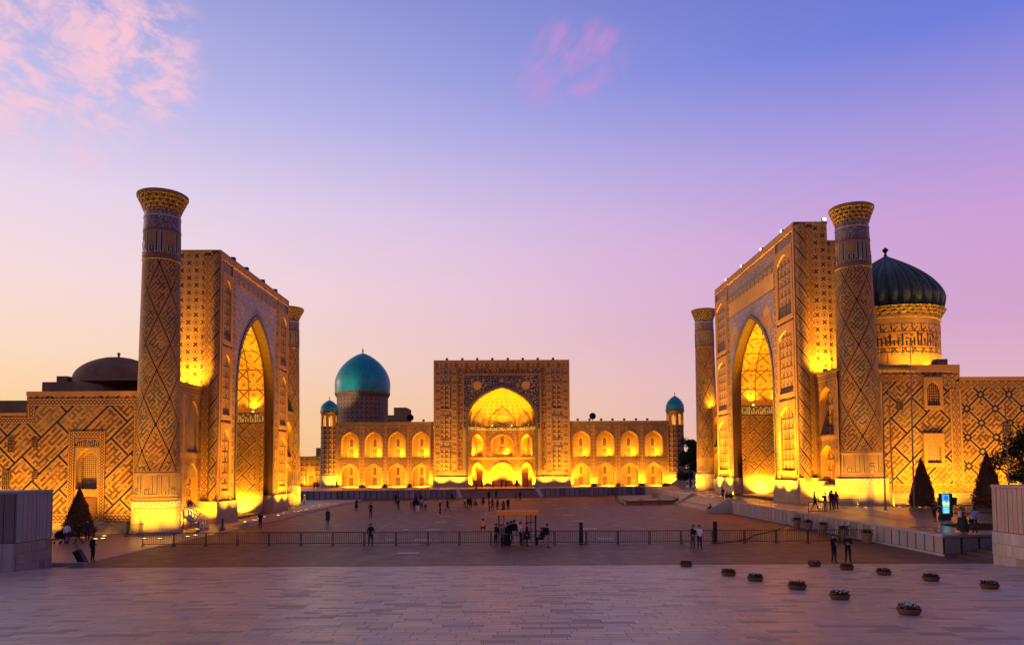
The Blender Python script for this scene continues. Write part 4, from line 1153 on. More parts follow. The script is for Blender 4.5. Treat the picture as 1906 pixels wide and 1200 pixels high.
# beasts and suns of the spandrel, as flat tile pictures
def beast(T, s, z, k, parent):
    pts = [(-2.2, -.2), (-1.7, .7), (-.4, 1.0), (.9, .8), (1.5, 1.35), (2.2, 1.1), (2.1, .35), (1.5, .05), (1.7, -1.1), (1.25, -1.15), (.95, -.3), (-.7, -.25), (-.9, -1.2), (-1.35, -1.2), (-1.45, -.3), (-2.0, -.75), (-2.6, -.5)]
    mb = MB(T); mb.face([(s+x*k, .05, z+y*abs(k)) for x, y in (pts if k > 0 else list(reversed(pts)))]); mb.build('beast_mosaic', M['moulding'], parent)
    mb = MB(T); mb.face([(s-.2*k+math.cos(a*PI/8)*1.25*(1 if a % 2 else .75), .043, z+1.2*abs(k)+math.sin(a*PI/8)*1.25*(1 if a % 2 else .75)) for a in range(16)]); mb.build('sun_mosaic', M['plaster'], parent)
beast(TR, 91.6, 23.0, 1.0, rm); beast(TR, 104.4, 23.0, -1.0, rm)
YR = 77.5
TWR = lambda s, t, z: (s, YR-t, z)
zC = PYv(1700, 679, YR).z; zD = PYv(1850, 701, YR).z; xs2 = PYv(1785, 690, YR).x
zb0 = 3.1
mb = MB(TWR); mb.rect(35.5, xs2+.05, zb0, zC, 0, 0); mb.rect(xs2+.05, 100, zb0, zD, 0, 1); mb.build('side_wall', [M['wall_right'], M['wall_right2']], rm)
mb = MB(TWR); mb.box(35.5, 100, -.3, .15, 1.7, zb0+.02); mb.build('stone_course', M['stone'], rm)
mb = MB(TWR)
bx = PYv(1790, 800, YR).x
strip(mb, 36, xs2-.5, zC-1.7, zC-.95, 0, False); strip(mb, xs2-1.2, xs2-.45, zD-1.0, zC-1.7, 0, True, proud=.034); strip(mb, xs2-.45, 100, zD-1.15, zD-.45, 0, False)
strip(mb, bx-.9, bx-.15, zb0+.75, zD-1.15, 0, True); strip(mb, 37.0, 37.6, zb0+.75, zC-1.7, 0, True); strip(mb, 36, 100, zb0+.05, zb0+.75, 0, False)
mb.build('wall_border', M['diamond'], rm)
mb = MB(TWR)
for a, b, z0, z1 in ((37.62, 37.8, zb0+.75, zC-1.7), (bx-1.08, bx-.92, zb0+.75, zD-1.2), (bx-.13, bx+.05, zb0+.75, zD-1.15), (37.8, bx-1.08, zb0+.76, zb0+.92), (bx+.05, 100, zb0+.76, zb0+.92)): mb.box(a, b, -.02, .05, z0, z1)
mb.build('frame_moulding', M['moulding'], rm)
mb = MB(TWR); mb.box(35.5, xs2, -1, .15, zC-.75, zC); mb.box(xs2, 100, -1, .15, zD-.4, zD); mb.build('wall_coping', M['moulding'], rm)
def framed_window(rt, T, x0, z0, x1, z1, bars, mback):
    mb = MB(T); c = (x0+x1)/2; w = x1-x0
    niche(mb, x0, x1, z0, z1, c, w*.34, z0+.4, z1-w*.75, z1-w*.25, .24, .23, 0, 0, 1, n=8)
    mb.quad((x0, 0, z1), (x1, 0, z1), (x1, .24, z1), (x0, .24, z1)); mb.quad((x0, 0, z0), (x1, 0, z0), (x1, .24, z0), (x0, .24, z0))
    for e in (x0, x1): mb.quad((e, 0, z0), (e, .24, z0), (e, .24, z1), (e, 0, z1))
    o = mb.build('window', [M['moulding'], mback], rt)
    if bars:
        mb = MB(T); hw = w*.34; ap = arch(hw, z1-w*.75, z1-w*.25, 8)
        def topz(x):
            for (xa, za), (xb, zb) in zip(ap[:-1], ap[1:]):
                if xa <= x <= xb: return za+(zb-za)*(x-xa)/max(1e-6, xb-xa)
            return z1-w*.75
        for i in range(1, 6):
            x = -hw+2*hw*i/6; mb.box(c+x-.025, c+x+.025, .03, .07, z0+.4, topz(x))
        for i in range(1, 8):
            z = z0+.4+(z1-w*.4-z0-.4)*i/8
            half = hw if z < z1-w*.75 else hw*.7
            mb.box(c-half, c+half, .045, .085, z-.025, z+.025)
        mb.build('lattice_bars', M['moulding'], o)
p, q = PYv(1719, 762, YR), PYv(1752, 702, YR); framed_window(rm, TWR, p.x, p.z, q.x, q.z, True, M['void'])
p, q = PYv(1719, 869, YR), PYv(1755, 806, YR); framed_window(rm, TWR, p.x, p.z, q.x, q.z, False, M['lattice'])
p, q = PYv(1669, 763, YR), PYv(1680, 749, YR); grille(rm, TWR, p.x, q.x, p.z, q.z)
p, q = PYv(1866, 811, YR), PYv(1881, 789, YR); grille(rm, TWR, p.x, q.x, p.z, q.z)
mb = MB(); mb.box(xs2-.1, 100, 77.9, 100, 5, zD-.6); mb.box(37.4, xs2-.1, 77.8, 99, 5, zC-.5); mb.box(37.4, 60, 99.2, 125, 5, 15); mb.build('roof_block', M['brick_roof'], rm)
# ribbed dome
YD = 95.0
dcx = PYv(1652, 600, YD).x; rd = PYv(1739, 640, YD).x-dcx; rmx = PYv(1747, 560, YD).x-dcx
zdr0 = PYv(1686, 690, YD).z; zdr1 = PYv(1686, 597, YD).z; zap = PYv(1686, 476, YD).z
YC = YD+rmx*.0
mb = MB()
zz = lambda py: PYv(1686, py, YD).z
mb.lathe([(rd, zdr0-2), (rd, zz(672))], 48, (dcx, YC), m=0)
mb.lathe([(rd+.03, zz(672)), (rd+.03, zz(660))], 48, (dcx, YC), m=1)
for i in range(48):
    A0, A1 = 2*PI*i/48, 2*PI*(i+1)/48; h_ = zz(630)-zz(660); q = lambda a, z: (dcx+rd*math.cos(a), YC+rd*math.sin(a), z)
    mb.face([q(A0, zz(660)), q(A1, zz(660)), q(A1, zz(630)), q(A0, zz(630))], 2, [(-.5, -A0*rd/h_), (-.5, -A1*rd/h_), (.5, -A1*rd/h_), (.5, -A0*rd/h_)])
mb.lathe([(rd+.03, zz(630)), (rd+.03, zz(617))], 48, (dcx, YC), m=1)
mb.lathe([(rd+.0, zz(617)), (rd+.0, zz(606)), (rd+.12, zz(605)), (rd+.12, zz(601))], 48, (dcx, YC), m=0)
dr_o = mb.build('drum', [M['brick'], M['girih'], M['script']], rm)
NR = 36
mb = MB()
for k in range(3):
    ra = rd+.1+(rmx-rd-.1)*k/3; rb_ = rd+.1+(rmx-rd-.1)*(k+1)/3; za_ = zz(601)+k*.35
    mod = lambda r, z, a, j, k=k: r*(1-.03*(abs(math.cos(a*NR/2+(PI/2 if k % 2 else 0))) < .5)) if j == 1 else r
    mb.lathe([(ra, za_), (rb_*.98, za_+.2), (rb_, za_+.35)], NR*4, (dcx, YC), mod=mod)
mb.build('stalactite_ring', M['cap_tile'], dr_o)
prof = []; zb_ = zz(601)+1.05
for k in range(25):
    a = k/24
    r = rmx*(1-max(0, (a-.2)/.8)**1.75) if a > .2 else rmx*(.955+.045*math.sin(a/.2*PI/2))
    prof.append((max(r, .0), zb_+(zap-zb_)*a))
prof[-1] = (.05, zap)
mod = lambda r, z, a, j: r*(.90+.10*abs(math.sin(a*14))**.8)
mb = MB(); mb.lathe(prof, 28*8, (dcx, YC), mod=mod, uref=rmx); o = mb.build('ribbed_dome', M['rib_tile'], rm, smooth=True, weld=True)
mb = MB(); zt_ = zap; mb.lathe([(.3, zt_-.25), (.16, zt_+.1), (.12, zt_+.35), (.34, zt_+.6), (.36, zt_+.75), (.1, zt_+1.0), (0, zt_+1.1)], 12, (dcx, YC)); mb.build('finial', M['iron'], o)
mb = MB(); p = PYv(1752, 672, 84); mb.box(p.x-.5, p.x+.7, 84, 87, p.z-1.5, p.z+.25); mb.build('roof_hut', M['brick_roof'], rm)
# ------------------------------------------------------------------ central building
YT = 165.0
TT = lambda s, t, z: (s, YT-t, z)
X = lambda px: PYv(px, 850, YT).x
Zc = lambda py: PYv(935, py, YT).z
tk = thing('central_madrasa', 'wide central building with turquoise dome, arched bays and golden lit portal', 'building', (-1.7, YT, PLZ), wc=True)
def tk_bay(a, b, c, hw):
    z0, zm, zt = PLZ, Zc(857), Zc(791)
    mb = MB(TT)
    niche(mb, a+.5, b-.5, z0, zm-.35, c, hw, z0, Zc(884), Zc(862.5), 0, 1.7, 0, 3, 2, n=9)
    niche(mb, a+.5, b-.5, zm+.35, zt, c, hw, Zc(849.5), Zc(823), Zc(803), 0, 1.7, 0, 3, 2, n=9)
    mb.rect(a, a+.5, z0, zt, .06, 1); mb.rect(b-.5, b, z0, zt, .06, 1)
    for e, f in ((a+.5, 1), (b-.5, 1)): mb.quad((e, 0, z0), (e, .06, z0), (e, .06, zt), (e, 0, zt), 1)
    o = mb.build('bay', [M['floral_buff'], M['girih_fine'], M['niche'], M['niche']], tk)
    mb = MB(TT); strip(mb, a+.5, b-.5, zm-.35, zm+.35, 0, False, 0, .05)
    mb.build('string_course', M['knot'], o)
    mb = MB(TT); arch_band(mb, c, hw, Zc(849.5), Zc(823), Zc(803), .18, 0, 0, .06, 9); mb.build('arch_moulding', M['plaster'], o)
    mb = MB(TT); arch_band(mb, c, hw, z0+.02, Zc(884), Zc(862.5), .18, 0, 0, .06, 9); mb.build('arch_moulding', M['plaster'], o)
    for zf, dh in ((z0, 2.1), (Zc(849.5), 1.75)):
        mb = MB(TT); mb.box(c-.5, c+.5, -1.69, -1.58, zf, zf+dh); d = mb.build('door', M['door'], o)
        mb = MB(TT); mb.box(c-.7, c+.7, -1.69, -1.55, zf+dh, zf+dh+.25); mb.box(c-.68, c-.5, -1.69, -1.55, zf, zf+dh); mb.box(c+.5, c+.68, -1.69, -1.55, zf, zf+dh); mb.build('door_frame', M['plaster'], o)
        mb = MB(TT); wz = zf+dh+.55
        niche(mb, c-.55, c+.55, wz-.15, wz+2.1, c, .34, wz, wz+1.2, wz+1.75, -1.62, .06, 0, 0, 1, n=5); mb.build('window', [M['plaster'], M['window']], o)
cl = [651.4, 695.4, 738.9, 783.6]; cr = [1082.5, 1127.3, 1172.4, 1217.2]
eL = [624, 673.5, 717.2, 761.3, 806.5]; eR = [1061, 1105, 1150, 1194.8, 1245]
for cs, es in ((cl, eL), (cr, eR)):
    for i, c in enumerate(cs): tk_bay(X(es[i]), X(es[i+1]), X(c), 15.8/8.62)
zr = Zc(784)
for a, b in ((X(624), X(807)), (X(1061), X(1245))):
    mb = MB(TT); strip(mb, a, b, Zc(791), zr-.5, 0, False, 0, .08); mb.build('wing_frieze', M['knot'], tk)
for a, b in ((X(624), X(807)), (X(1061), X(1245))):
    mb = MB(TT); mb.box(a, b, -9, .2, zr-.5, zr); mb.build('wing_cornice', M['brick_roof'], tk)
for a, b in ((X(624), X(807)), (X(1061), X(1245))):
    mb = MB(TT); mb.box(a, b, -.2, .22, PLZ-.05, PLZ+.28); mb.build('wing_step', M['step'], tk)
# corner turrets with lanterns and little domes
def turret(px, rpx, ydm):
    r = rpx/8.62; cx = X(px); cy = YT+r*.55
    o = None
    mb = MB(); mb.lathe([(r+.15, PLZ-.1), (r+.15, PLZ+2.6), (r, PLZ+2.7)], 8, (cx, cy), m=0); mb.build('turret_base', M['marble'], tk)
    zl, zl2, zd = Zc(793), Zc(768), Zc(762)
    mb = MB(); mb.lathe([(r, PLZ+2.7), (r*.97, zl-.2), (r+.05, zl-.15), (r+.05, zl)], 32, (cx, cy)); o = mb.build('turret', M['girih_bold'], tk, smooth=False)
    n = 8; mb = MB()
    for i in range(n):
        a = 2*PI*(i+.5)/n-PI/2; ca, sa = math.cos(a), math.sin(a); ap = r*math.cos(PI/n); w = 2*r*math.sin(PI/n)
        Tn = lambda s, t, z, ca=ca, sa=sa, ap=ap: (cx+ca*(ap+t)-sa*s, cy+sa*(ap+t)+ca*s, z)
        b_ = MB(Tn); niche(b_, -w/2, w/2, zl, zl2, 0, w*.28, zl+.15, zl+1.9, zl+2.5, 0, .25, 0, 0, 0, n=5, back=False)
        mb.v_off = 0
        for f_, u_, m_ in zip(b_.f, b_.uv, b_.m):
            mb.face([b_.v[k] for k in f_], m_, u_)
    mb.build('lantern', M['brick'], o)
    mb = MB(); mb.lathe([(r+.02, zl2), (r+.14, zl2+.1), (r+.14, zd-.05), (r+.05, zd)], 24, (cx, cy)); mb.build('lantern_cornice', M['cap_tile'], o)
    zt_ = Zc(ydm); prof = []
    for k in range(13):
        a = k/12; prof.append((r*1.06*(1-max(0, (a-.12)/.88)**1.9)**.8 if a > .12 else r*1.06, zd+(zt_-zd)*a))
    prof[-1] = (.04, zt_)
    mb = MB(); mb.lathe(prof, 28, (cx, cy)); d = mb.build('small_dome', M['turquoise'], o, smooth=True, weld=True)
    mb = MB(); mb.lathe([(.06, zt_-.1), (.06, zt_+.4), (.14, zt_+.5), (.03, zt_+.7), (0, zt_+.8)], 8, (cx, cy)); mb.build('finial', M['iron'], o)
    return (cx, cy, zl)
TUR = [turret(610.5, 15.7, 742), turret(1259.5, 16, 737)]
# portal
s0, s1 = X(808), X(1060.5); zt = Zc(671); sc = (s0+s1)/2; z0 = PLZ; tp = 1.0
TP = lambda s, t, z: (s, YT-tp-t, z)
hw = (X(997)-X(872))/2; zs, za = Zc(784), Zc(722)
mb = MB(TP); niche(mb, s0, s1, z0, zt, sc, hw, z0, zs, za, 0, .9, 0, 1, 0, n=20, back=False)
for e in (s0, s1): mb.quad((e, 0, z0), (e, -9, z0), (e, -9, zt), (e, 0, zt), 2)
mb.quad((s0, 0, zt), (s1, 0, zt), (s1, -9, zt), (s0, -9, zt), 2); mb.rect(s0, s1, z0, zt, -9, 2)
mb.build('portal', [M['brick'], M['dark_rib'], M['brick_roof']], tk)
fz = Zc(699)
mb = MB(TP); niche(mb, sc-hw-.95, sc+hw+.95, zs-1.6, fz, sc, hw+.52, zs-1.6, zs, za+.65, .03, .03, 0, 1, 0, n=20, back=False); sp_o = mb.build('spandrel', [M['spandrel'], M['moulding']], tk)
def star(s, z, r, parent, mt, t=.05, n=20, k=.78):
    mb = MB(TP); mb.face([(s+math.cos(a*2*PI/n)*r*(1 if a % 2 else k), t, z+math.sin(a*2*PI/n)*r*(1 if a % 2 else k)) for a in range(n)]); mb.build('sun_rosette', mt, parent)
for sg in (-1, 1):
    star(sc+sg*5.2, Zc(718), 1.05, sp_o, M['plaster'])
    for a in range(8): star(sc+sg*5.2+math.cos(a*PI/4)*1.75, Zc(718)+math.sin(a*PI/4)*1.65, .33, sp_o, M['moulding'], .047, 10, .6)
star(sc, Zc(708.5), .52, sp_o, M['moulding'])
mb = MB(TP); arch_band(mb, sc, hw, z0+2.0, zs, za, .5, 0, 0, .12, 20); mb.build('rope_moulding', M['dark_rib'], tk)
mb = MB(TP); a = hw+.95
for sg in (-1, 1):
    b = a+1.45; strip(mb, *sorted((sc+sg*(a+.15), sc+sg*b)), Zc(875), fz+1.75, 0, True, 0, .05)
strip(mb, sc-a-.15, sc+a+.15, fz+.25, fz+1.75, 0, False, 0, .055)
mb.build('inscription_border', M['script'], tk)
mb = MB(TP)
for sg in (-1, 1):
    x = sc+sg*(a+.08); mb.box(x-.07, x+.07, 0, .09, Zc(885), fz); 
mb.box(sc-a-.15, sc+a+.15, 0, .09, fz, fz+.22)
mb.box(s0, s1, 0, .12, zt-.55, zt); mb.box(s0, s0+.35, 0, .12, z0+2, zt-.55); mb.box(s1-.35, s1, 0, .12, z0+2, zt-.55)
mb.build('frame_moulding', M['moulding'], tk)
mb = MB(TP)
e0 = s0+.4; e1 = sc-a-1.5
for lo, hi in ((e0, e0+.95), (e1-.95, e1)):
    strip(mb, lo, hi, Zc(884), zt-1.75, 0, True, 0, .04); strip(mb, 2*sc-hi, 2*sc-lo, Zc(884), zt-1.75, 0, True, 0, .04)
strip(mb, e0, 2*sc-e0, zt-1.7, zt-.6, 0, False, 0, .04)
mb.build('medallion_border', M['flower'], tk)
for sg in (0, 1):
    pa, pb = e0+1.05, e1-1.05
    if sg: pa, pb = 2*sc-pb, 2*sc-pa
    c = (pa+pb)/2; w = pb-pa
    mb = MB(TP); mb.box(pa, pb, 0, .07, Zc(705), Zc(686), 0); mb.build('square_panel', M['girih_dark'], tk)
    for ya, yb in ((762, 713), (820, 774), (877, 831)):
        mb = MB(TP); niche(mb, pa, pb, Zc(ya), Zc(yb), c, w/2-.16, Zc(ya)+.2, Zc(yb)-1.2, Zc(yb)-.2, .12, .11, 0, 0, 1, n=7)
        for e in (pa, pb): mb.quad((e, 0, Zc(ya)), (e, .12, Zc(ya)), (e, .12, Zc(yb)), (e, 0, Zc(yb)))
        mb.build('arched_panel', [M['floral_blue'], M['girih_bold']], tk)
        mb = MB(TP); strip(mb, pa, pb, Zc(yb)+.25, Zc(yb)+.95, 0, False, 0, .04); mb.build('medallion_strip', M['flower'], tk)
for lo, hi in ((s0-.15, sc-hw+.04), (sc+hw-.04, s1+.15)):
    mb = MB(TP); mb.box(lo, hi, -.93, .3, z0-.1, Zc(886.5)); mb.box(lo-.01, hi+.01, -.94, .36, z0-.1, z0+.3); mb.build('plinth', M['marble'], tk)
# the recess: half octagon of two-storeyed niches under a half dome
ym = YT-tp+.9
A = Vector((sc-hw, ym)); B = Vector((sc-hw+3.6, ym+5.6)); Cc = Vector((sc+hw-3.6, ym+5.6)); D = Vector((sc+hw, ym))
zc0, zc1, zmid = Zc(800), Zc(790.5), Zc(852)
def octa(P, Q, k):
    d = (Q-P); L = d.length; d.normalize(); nx, ny = d.y, -d.x     # outward = towards the square
    Tn = lambda s, t, z: (P.x+d.x*s+nx*t, P.y+d.y*s+ny*t, z)
    mb = MB(Tn); c = L/2; h = L*.32
    niche(mb, 0, L, z0, zmid-.2, c, h, z0, zmid-3.0, zmid-1.0, 0, 1.6, 0, 1, 2, n=9)
    niche(mb, 0, L, zmid+.2, zc0, c, h, zmid+.5, zc0-3.0, zc0-.8, 0, 1.6, 0, 1, 2, n=9)
    mb.rect(0, L, zmid-.2, zmid+.2, .04, 1)
    o = mb.build('recess_bay', [M['floral_buff'], M['plaster'], M['niche']], tk)
    mb = MB(Tn); arch_band(mb, c, h, z0+.02, zmid-3.0, zmid-1.0, .2, 0, 0, .06, 9); mb.build('arch_moulding', M['plaster'], o)
    mb = MB(Tn); arch_band(mb, c, h, zmid+.5, zc0-3.0, zc0-.8, .2, 0, 0, .06, 9); mb.build('arch_moulding', M['plaster'], o)
    mb = MB(Tn)
    if k == 1:
        mb.box(c-1.2, c+1.2, -1.58, -1.5, z0+1.2, z0+4.0); mb.build('pierced_screen', M['lattice'], o)
        mb = MB(Tn); mb.box(c-.55, c+.55, -1.58, -1.5, zmid+.5, zmid+2.6); mb.build('door', M['door'], o)
        mb = MB(Tn); mb.box(c-.35, c+.35, -1.58, -1.5, zmid+3.2, zmid+4.8); mb.build('window', M['window'], o)
        mb = MB(Tn); mb.box(c-1.5, c+1.5, -.05, .05, zmid+.5, zmid+.9); mb.build('balustrade', M['door'], o)
    else:
        e = (-.6 if k == 0 else .6)
        mb.box(c+e-.55, c+e+.55, -1.58, -1.5, z0, z0+3.0); mb.build('door', M['door'], o)
        mb = MB(Tn); mb.box(c+e-.4, c+e+.4, -1.58, -1.5, zmid+.5, zmid+2.6); mb.build('door', M['door'], o)
    mb = MB(Tn); strip(mb, 0, L, zc0, zc1-.15, 0, False, 0, .06); mb.box(0, L, -.02, .16, zc1-.15, zc1); mb.build('cornice', M['script_w'], o)
octa(A, B, 0); octa(B, Cc, 1); octa(Cc, D, 2)
mb = MB(); mb.face([(A.x, A.y, zc1-.02), (B.x, B.y, zc1-.02), (Cc.x, Cc.y, zc1-.02), (D.x, D.y, zc1-.02), (D.x+1.5, D.y+7.2, zc1-.02), (A.x-1.5, A.y+7.2, zc1-.02)]); mb.build('ledge', M['moulding'], tk)
dep = .84
rows = [(x, z) for x, z in arch(hw, zc1, za, 22) if x >= 0]; rows = sorted(set(rows), key=lambda q: q[1])
def dome_pt(z, ph, k=1.0):
    for (xa, zA_), (xb, zB_) in zip(rows[:-1], rows[1:]):
        if zA_ <= z <= zB_+1e-9:
            x = xa+(xb-xa)*(z-zA_)/max(1e-9, zB_-zA_); break
    else: x = rows[-1][0]
    return (sc+x*k*math.cos(ph), ym+x*k*dep*math.sin(ph), z)
mb = MB(); N = 36; Lz = 0
for (xa, zA_), (xb, zB_) in zip(rows[:-1], rows[1:]):
    d = math.hypot(xb-xa, zB_-zA_)
    for i in range(N):
        p, q = PI*i/N, PI*(i+1)/N
        mb.face([(sc+xa*math.cos(p), ym+xa*dep*math.sin(p), zA_), (sc+xa*math.cos(q), ym+xa*dep*math.sin(q), zA_), (sc+xb*math.cos(q), ym+xb*dep*math.sin(q), zB_), (sc+xb*math.cos(p), ym+xb*dep*math.sin(p), zB_)], 0,
                [(p*5, Lz), (q*5, Lz), (q*5, Lz+d), (p*5, Lz+d)])
    Lz += d
sd_o = mb.build('half_dome', M['vault_tk'], tk)
M['shield'] = mosaic('shield_mosaic', (.10, .06, .05), (.52, .34, .13), (.2, .11, .06), 2.4, .6, 2.0)
for ph0, wph, hz in ((PI*.5, .42, 4.2), (PI*.24, .27, 3.3), (PI*.76, .27, 3.3), (PI*.08, .16, 3.0), (PI*.92, .16, 3.0)):
    mb = MB(); zlo = zc1+.02
    prev = None
    for k in range(11):
        f = k/10; half = wph*(1-f**2.2); z = zlo+hz*f
        cur = [dome_pt(z, ph0+half*j/4, .965) for j in range(-4, 5)]
        if prev:
            for j in range(8): mb.face([prev[j], prev[j+1], cur[j+1], cur[j]], 0, [(j*.35, z-.4), (j*.35+.35, z-.4), (j*.35+.35, z), (j*.35, z)])
        prev = cur
    o = mb.build('mosaic_shield', M['shield'], sd_o)
    mb = MB(); 
    pts = [dome_pt(zlo+hz*.42+math.sin(a*PI/4)*hz*.24, ph0+math.cos(a*PI/4)*wph*.42, .95) for a in range(8)]
    mb.face(pts); mb.build('gilt_rosette', M['plaster'], sd_o)
# the great turquoise dome
YD2 = 192.0
c0 = PYv(675, 731, YD2); rb2 = (PYv(726, 720, YD2).x-PYv(624, 720, YD2).x)/2; zt_ = PYv(675, 657, YD2).z
zz2 = lambda py: PYv(675, py, YD2).z
rdr = (PYv(722, 760, YD2).x-PYv(628, 760, YD2).x)/2
mb = MB(); mb.lathe([(rdr, 5), (rdr, zz2(741))], 48, (c0.x, YD2), m=0); mb.lathe([(rdr, zz2(741)), (rdr+.25, zz2(738)), (rb2, zz2(734)), (rb2, zz2(731))], 48, (c0.x, YD2), m=1)
mb.build('drum', [M['girih_dark'], M['cap_tile']], tk)
prof = []
for k in range(25):
    a = k/24; prof.append((rb2*(1-max(0, (a-.18)/.82)**2.0)**.74 if a > .18 else rb2*(.985+.015*math.sin(a/.18*PI/2)), zz2(731)+(zt_-zz2(731))*a))
prof[-1] = (.08, zt_)
mb = MB(); mb.lathe(prof, 56, (c0.x, YD2)); o = mb.build('turquoise_dome', M['turquoise'], tk, smooth=True, weld=True)
mb = MB(); mb.lathe([(.2, zt_-.2), (.1, zt_+.25), (.3, zt_+.45), (.12, zt_+.65), (.2, zt_+.85), (.05, zt_+1.1), (0, zt_+1.9)], 10, (c0.x, YD2)); mb.build('finial', M['gold'], o)
mb = MB(); p, q = PYv(733, 787, 172), PYv(757, 758, 172); mb.box(p.x, q.x, 172, 180, p.z, q.z); p2 = PYv(715, 772, 172); mb.box(p2.x, p.x, 172.5, 178, p.z, p2.z); mb.build('roof_hut', M['brick_roof'], tk)
mb = MB(); mb.box(X(610), X(1260), YT+9, YT+26, PLZ, zr-1.0); mb.build('body_block', M['brick_roof'], tk)
def dish(px, py, tilt):
    p = PYv(px, py, 173)
    rt = thing('satellite_dish', 'dark satellite dish on the roof %s' % ('beside the brick roof hut' if px < 900 else 'right of the central portal'), 'dish', (p.x, 173, zr-.02), wc=True)
    mb = MB(); rr = .75
    for k in range(5):
        for i in range(20):
            a, b = 2*PI*i/20, 2*PI*(i+1)/20; r0, r1 = rr*k/5, rr*(k+1)/5
            f = lambda r, a: (p.x+r*math.cos(a), 173-.35*(r/rr)**2+.3, p.z+r*math.sin(a))
            mb.face([f(r0, a), f(r1, a), f(r1, b), f(r0, b)])
    mb.build('reflector', M['iron'], rt)
    mb = MB(); mb.tube((p.x, 173.35, zr-.05), (p.x, 173.35, p.z), .06); mb.tube((p.x, 173.3, p.z), (p.x, 172.4, p.z+.1), .025); mb.build('mast', M['iron'], rt)
dish(764, 777, 0); dish(1103, 774, 0)
# low lit building in the gap on the left
def gap_building():
    Yg = 178.0; a, b = PYv(540, 900, Yg), PYv(604, 852, Yg)
    rt = thing('low_annex', 'low lit annex seen between left minaret and corner turret', 'building', (a.x, Yg, PLZ), wc=True)
    Tg = lambda s, t, z: (s, Yg-t, z)
    mb = MB(Tg); c = PYv(578, 880, Yg).x
    niche(mb, a.x-8, b.x, PLZ, b.z, c, 1.0, PLZ, PLZ+3.6, PLZ+4.8, 0, .6, 0, 1, 2, n=7); mb.build('wall', [M['girih'], M['plaster'], M['niche']], rt)
    mb = MB(Tg); mb.box(c-.6, c+.6, -.58, -.5, PLZ, PLZ+2.4); mb.build('door', M['door'], rt)
    mb = MB(Tg); mb.box(a.x-8, b.x+2, -12, .2, b.z, b.z+.4); strip(mb, a.x-8, b.x, b.z-1.2, b.z-.3, 0, False, 0, .05); mb.build('roof', M['brick_roof'], rt)
    rt2 = thing('far_house', 'small far house with dark pitched roof behind low annex', 'house', (a.x, 215, PLZ), wc=True)
    p, q = PYv(588, 870, 215), PYv(604, 833, 215)
    mb = MB(); mb.box(p.x, q.x+4, 215, 222, PLZ, q.z); mb.build('wall', M['brick'], rt2)
    mb = MB(); u, v = PYv(560, 860, 212), PYv(590, 847, 212)
    mb.face([(u.x-10, 212, u.z), (v.x, 212, u.z), (v.x, 216, v.z), (u.x-10, 216, v.z-1)]); mb.face([(u.x-10, 212, PLZ), (v.x, 212, PLZ), (v.x, 212, u.z), (u.x-10, 212, u.z)]); mb.build('roof', M['iron'], rt2)
gap_building()
# ------------------------------------------------------------------ floodlights (every light has its fitting)
GOLD = (1.0, .51, .014); AMBER = (1.0, .50, .06)
_fit = {}
def fit_mesh(kind):
    if kind in _fit: return _fit[kind]
    if kind == 'ground':
        a = MB(); a.lathe([(.26, -.03), (.26, .03), (.2, .045), (.2, .02)], 16); h = a.mesh('trim_ring', M['steel'])
        b = MB(); b.lathe([(.195, .035), (0.0, .045)], 14); l = b.mesh('lens', M['lamp'])
    elif kind == 'ledge':
        a = MB(); a.box(-.16, .16, -.08, .12, 0, .2); a.box(-.05, .05, -.05, .05, -.08, 0); h = a.mesh('housing', M['iron'])
        b = MB(); b.box(-.14, .14, -.11, -.08, .03, .18); l = b.mesh('lens', M['lamp'])
    elif kind == 'dark':
        a = MB(); a.box(-.22, .22, -.14, .2, .16, .52); a.box(-.26, .26, .18, .24, .1, .56); a.tube((0, 0, -.1), (0, 0, .2), .05, n=6); h = a.mesh('housing', M['iron'])
        b = MB(); b.box(-.19, .19, -.165, -.14, .2, .48); l = b.mesh('lens', M['window'])
    elif kind == 'lit':
        a = MB(); a.box(-.2, .2, -.14, .16, .12, .42); a.tube((0, 0, -.1), (0, 0, .2), .05, n=6); h = a.mesh('housing', M['iron'])
        b = MB(); b.box(-.17, .17, -.17, -.14, .14, .4); l = b.mesh('lens', M['lamp_w'])
    _fit[kind] = (h, l); return _fit[kind]
def lamp(kind, pos, label, group, aim=None, power=0, cone=100, blend=.7, col=GOLD, rot=None, r=.12, lift=.15):
    nm = {'ground': 'ground_uplight', 'ledge': 'ledge_floodlight', 'dark': 'roof_floodlight', 'lit': 'roof_floodlight'}[kind]
    rt = thing(nm, label, 'lamp', pos, 0, group)
    if aim is not None and kind != 'ground':
        d = Vector(aim)-Vector(pos); rt.rotation_euler = (0, 0, math.atan2(d.y, d.x)+PI/2)
    elif rot is not None: rt.rotation_euler = (0, 0, rot)
    h, l = fit_mesh(kind)
    inst('trim_ring' if kind == 'ground' else 'housing', h, rt); inst('lens', l, rt)
    if power:
        point = cone >= 180
        L = bpy.data.lights.new('lamp_light', 'POINT' if point else 'SPOT'); L.energy = power*PW*(1.0 if kind == 'ground' else .42); L.color = col; L.shadow_soft_size = r
        lo = bpy.data.objects.new('lamp_light', L); C.objects.link(lo); lo.parent = rt
        if not point:
            L.spot_size = R(cone); L.spot_blend = blend
        p = Vector(pos)+Vector((0, 0, lift if kind == 'ground' else max(lift, {'ledge': .3, 'lit': .55, 'dark': .65}[kind])))
        rt_m = Matrix.Translation(Vector(pos)) @ Matrix.Rotation(rt.rotation_euler[2], 4, 'Z')
        wm = Matrix.Translation(p)
        if aim is not None: wm = wm @ (p-Vector(aim)).to_track_quat('Z', 'Y').to_matrix().to_4x4()
        lo.matrix_parent_inverse = Matrix.Identity(4); lo.matrix_local = rt_m.inverted() @ wm
    return rt
def row(kind, items, label, group, **kw):
    for pos, aim, pw, cone in items: lamp(kind, pos, label, group, aim, pw, cone, **kw)
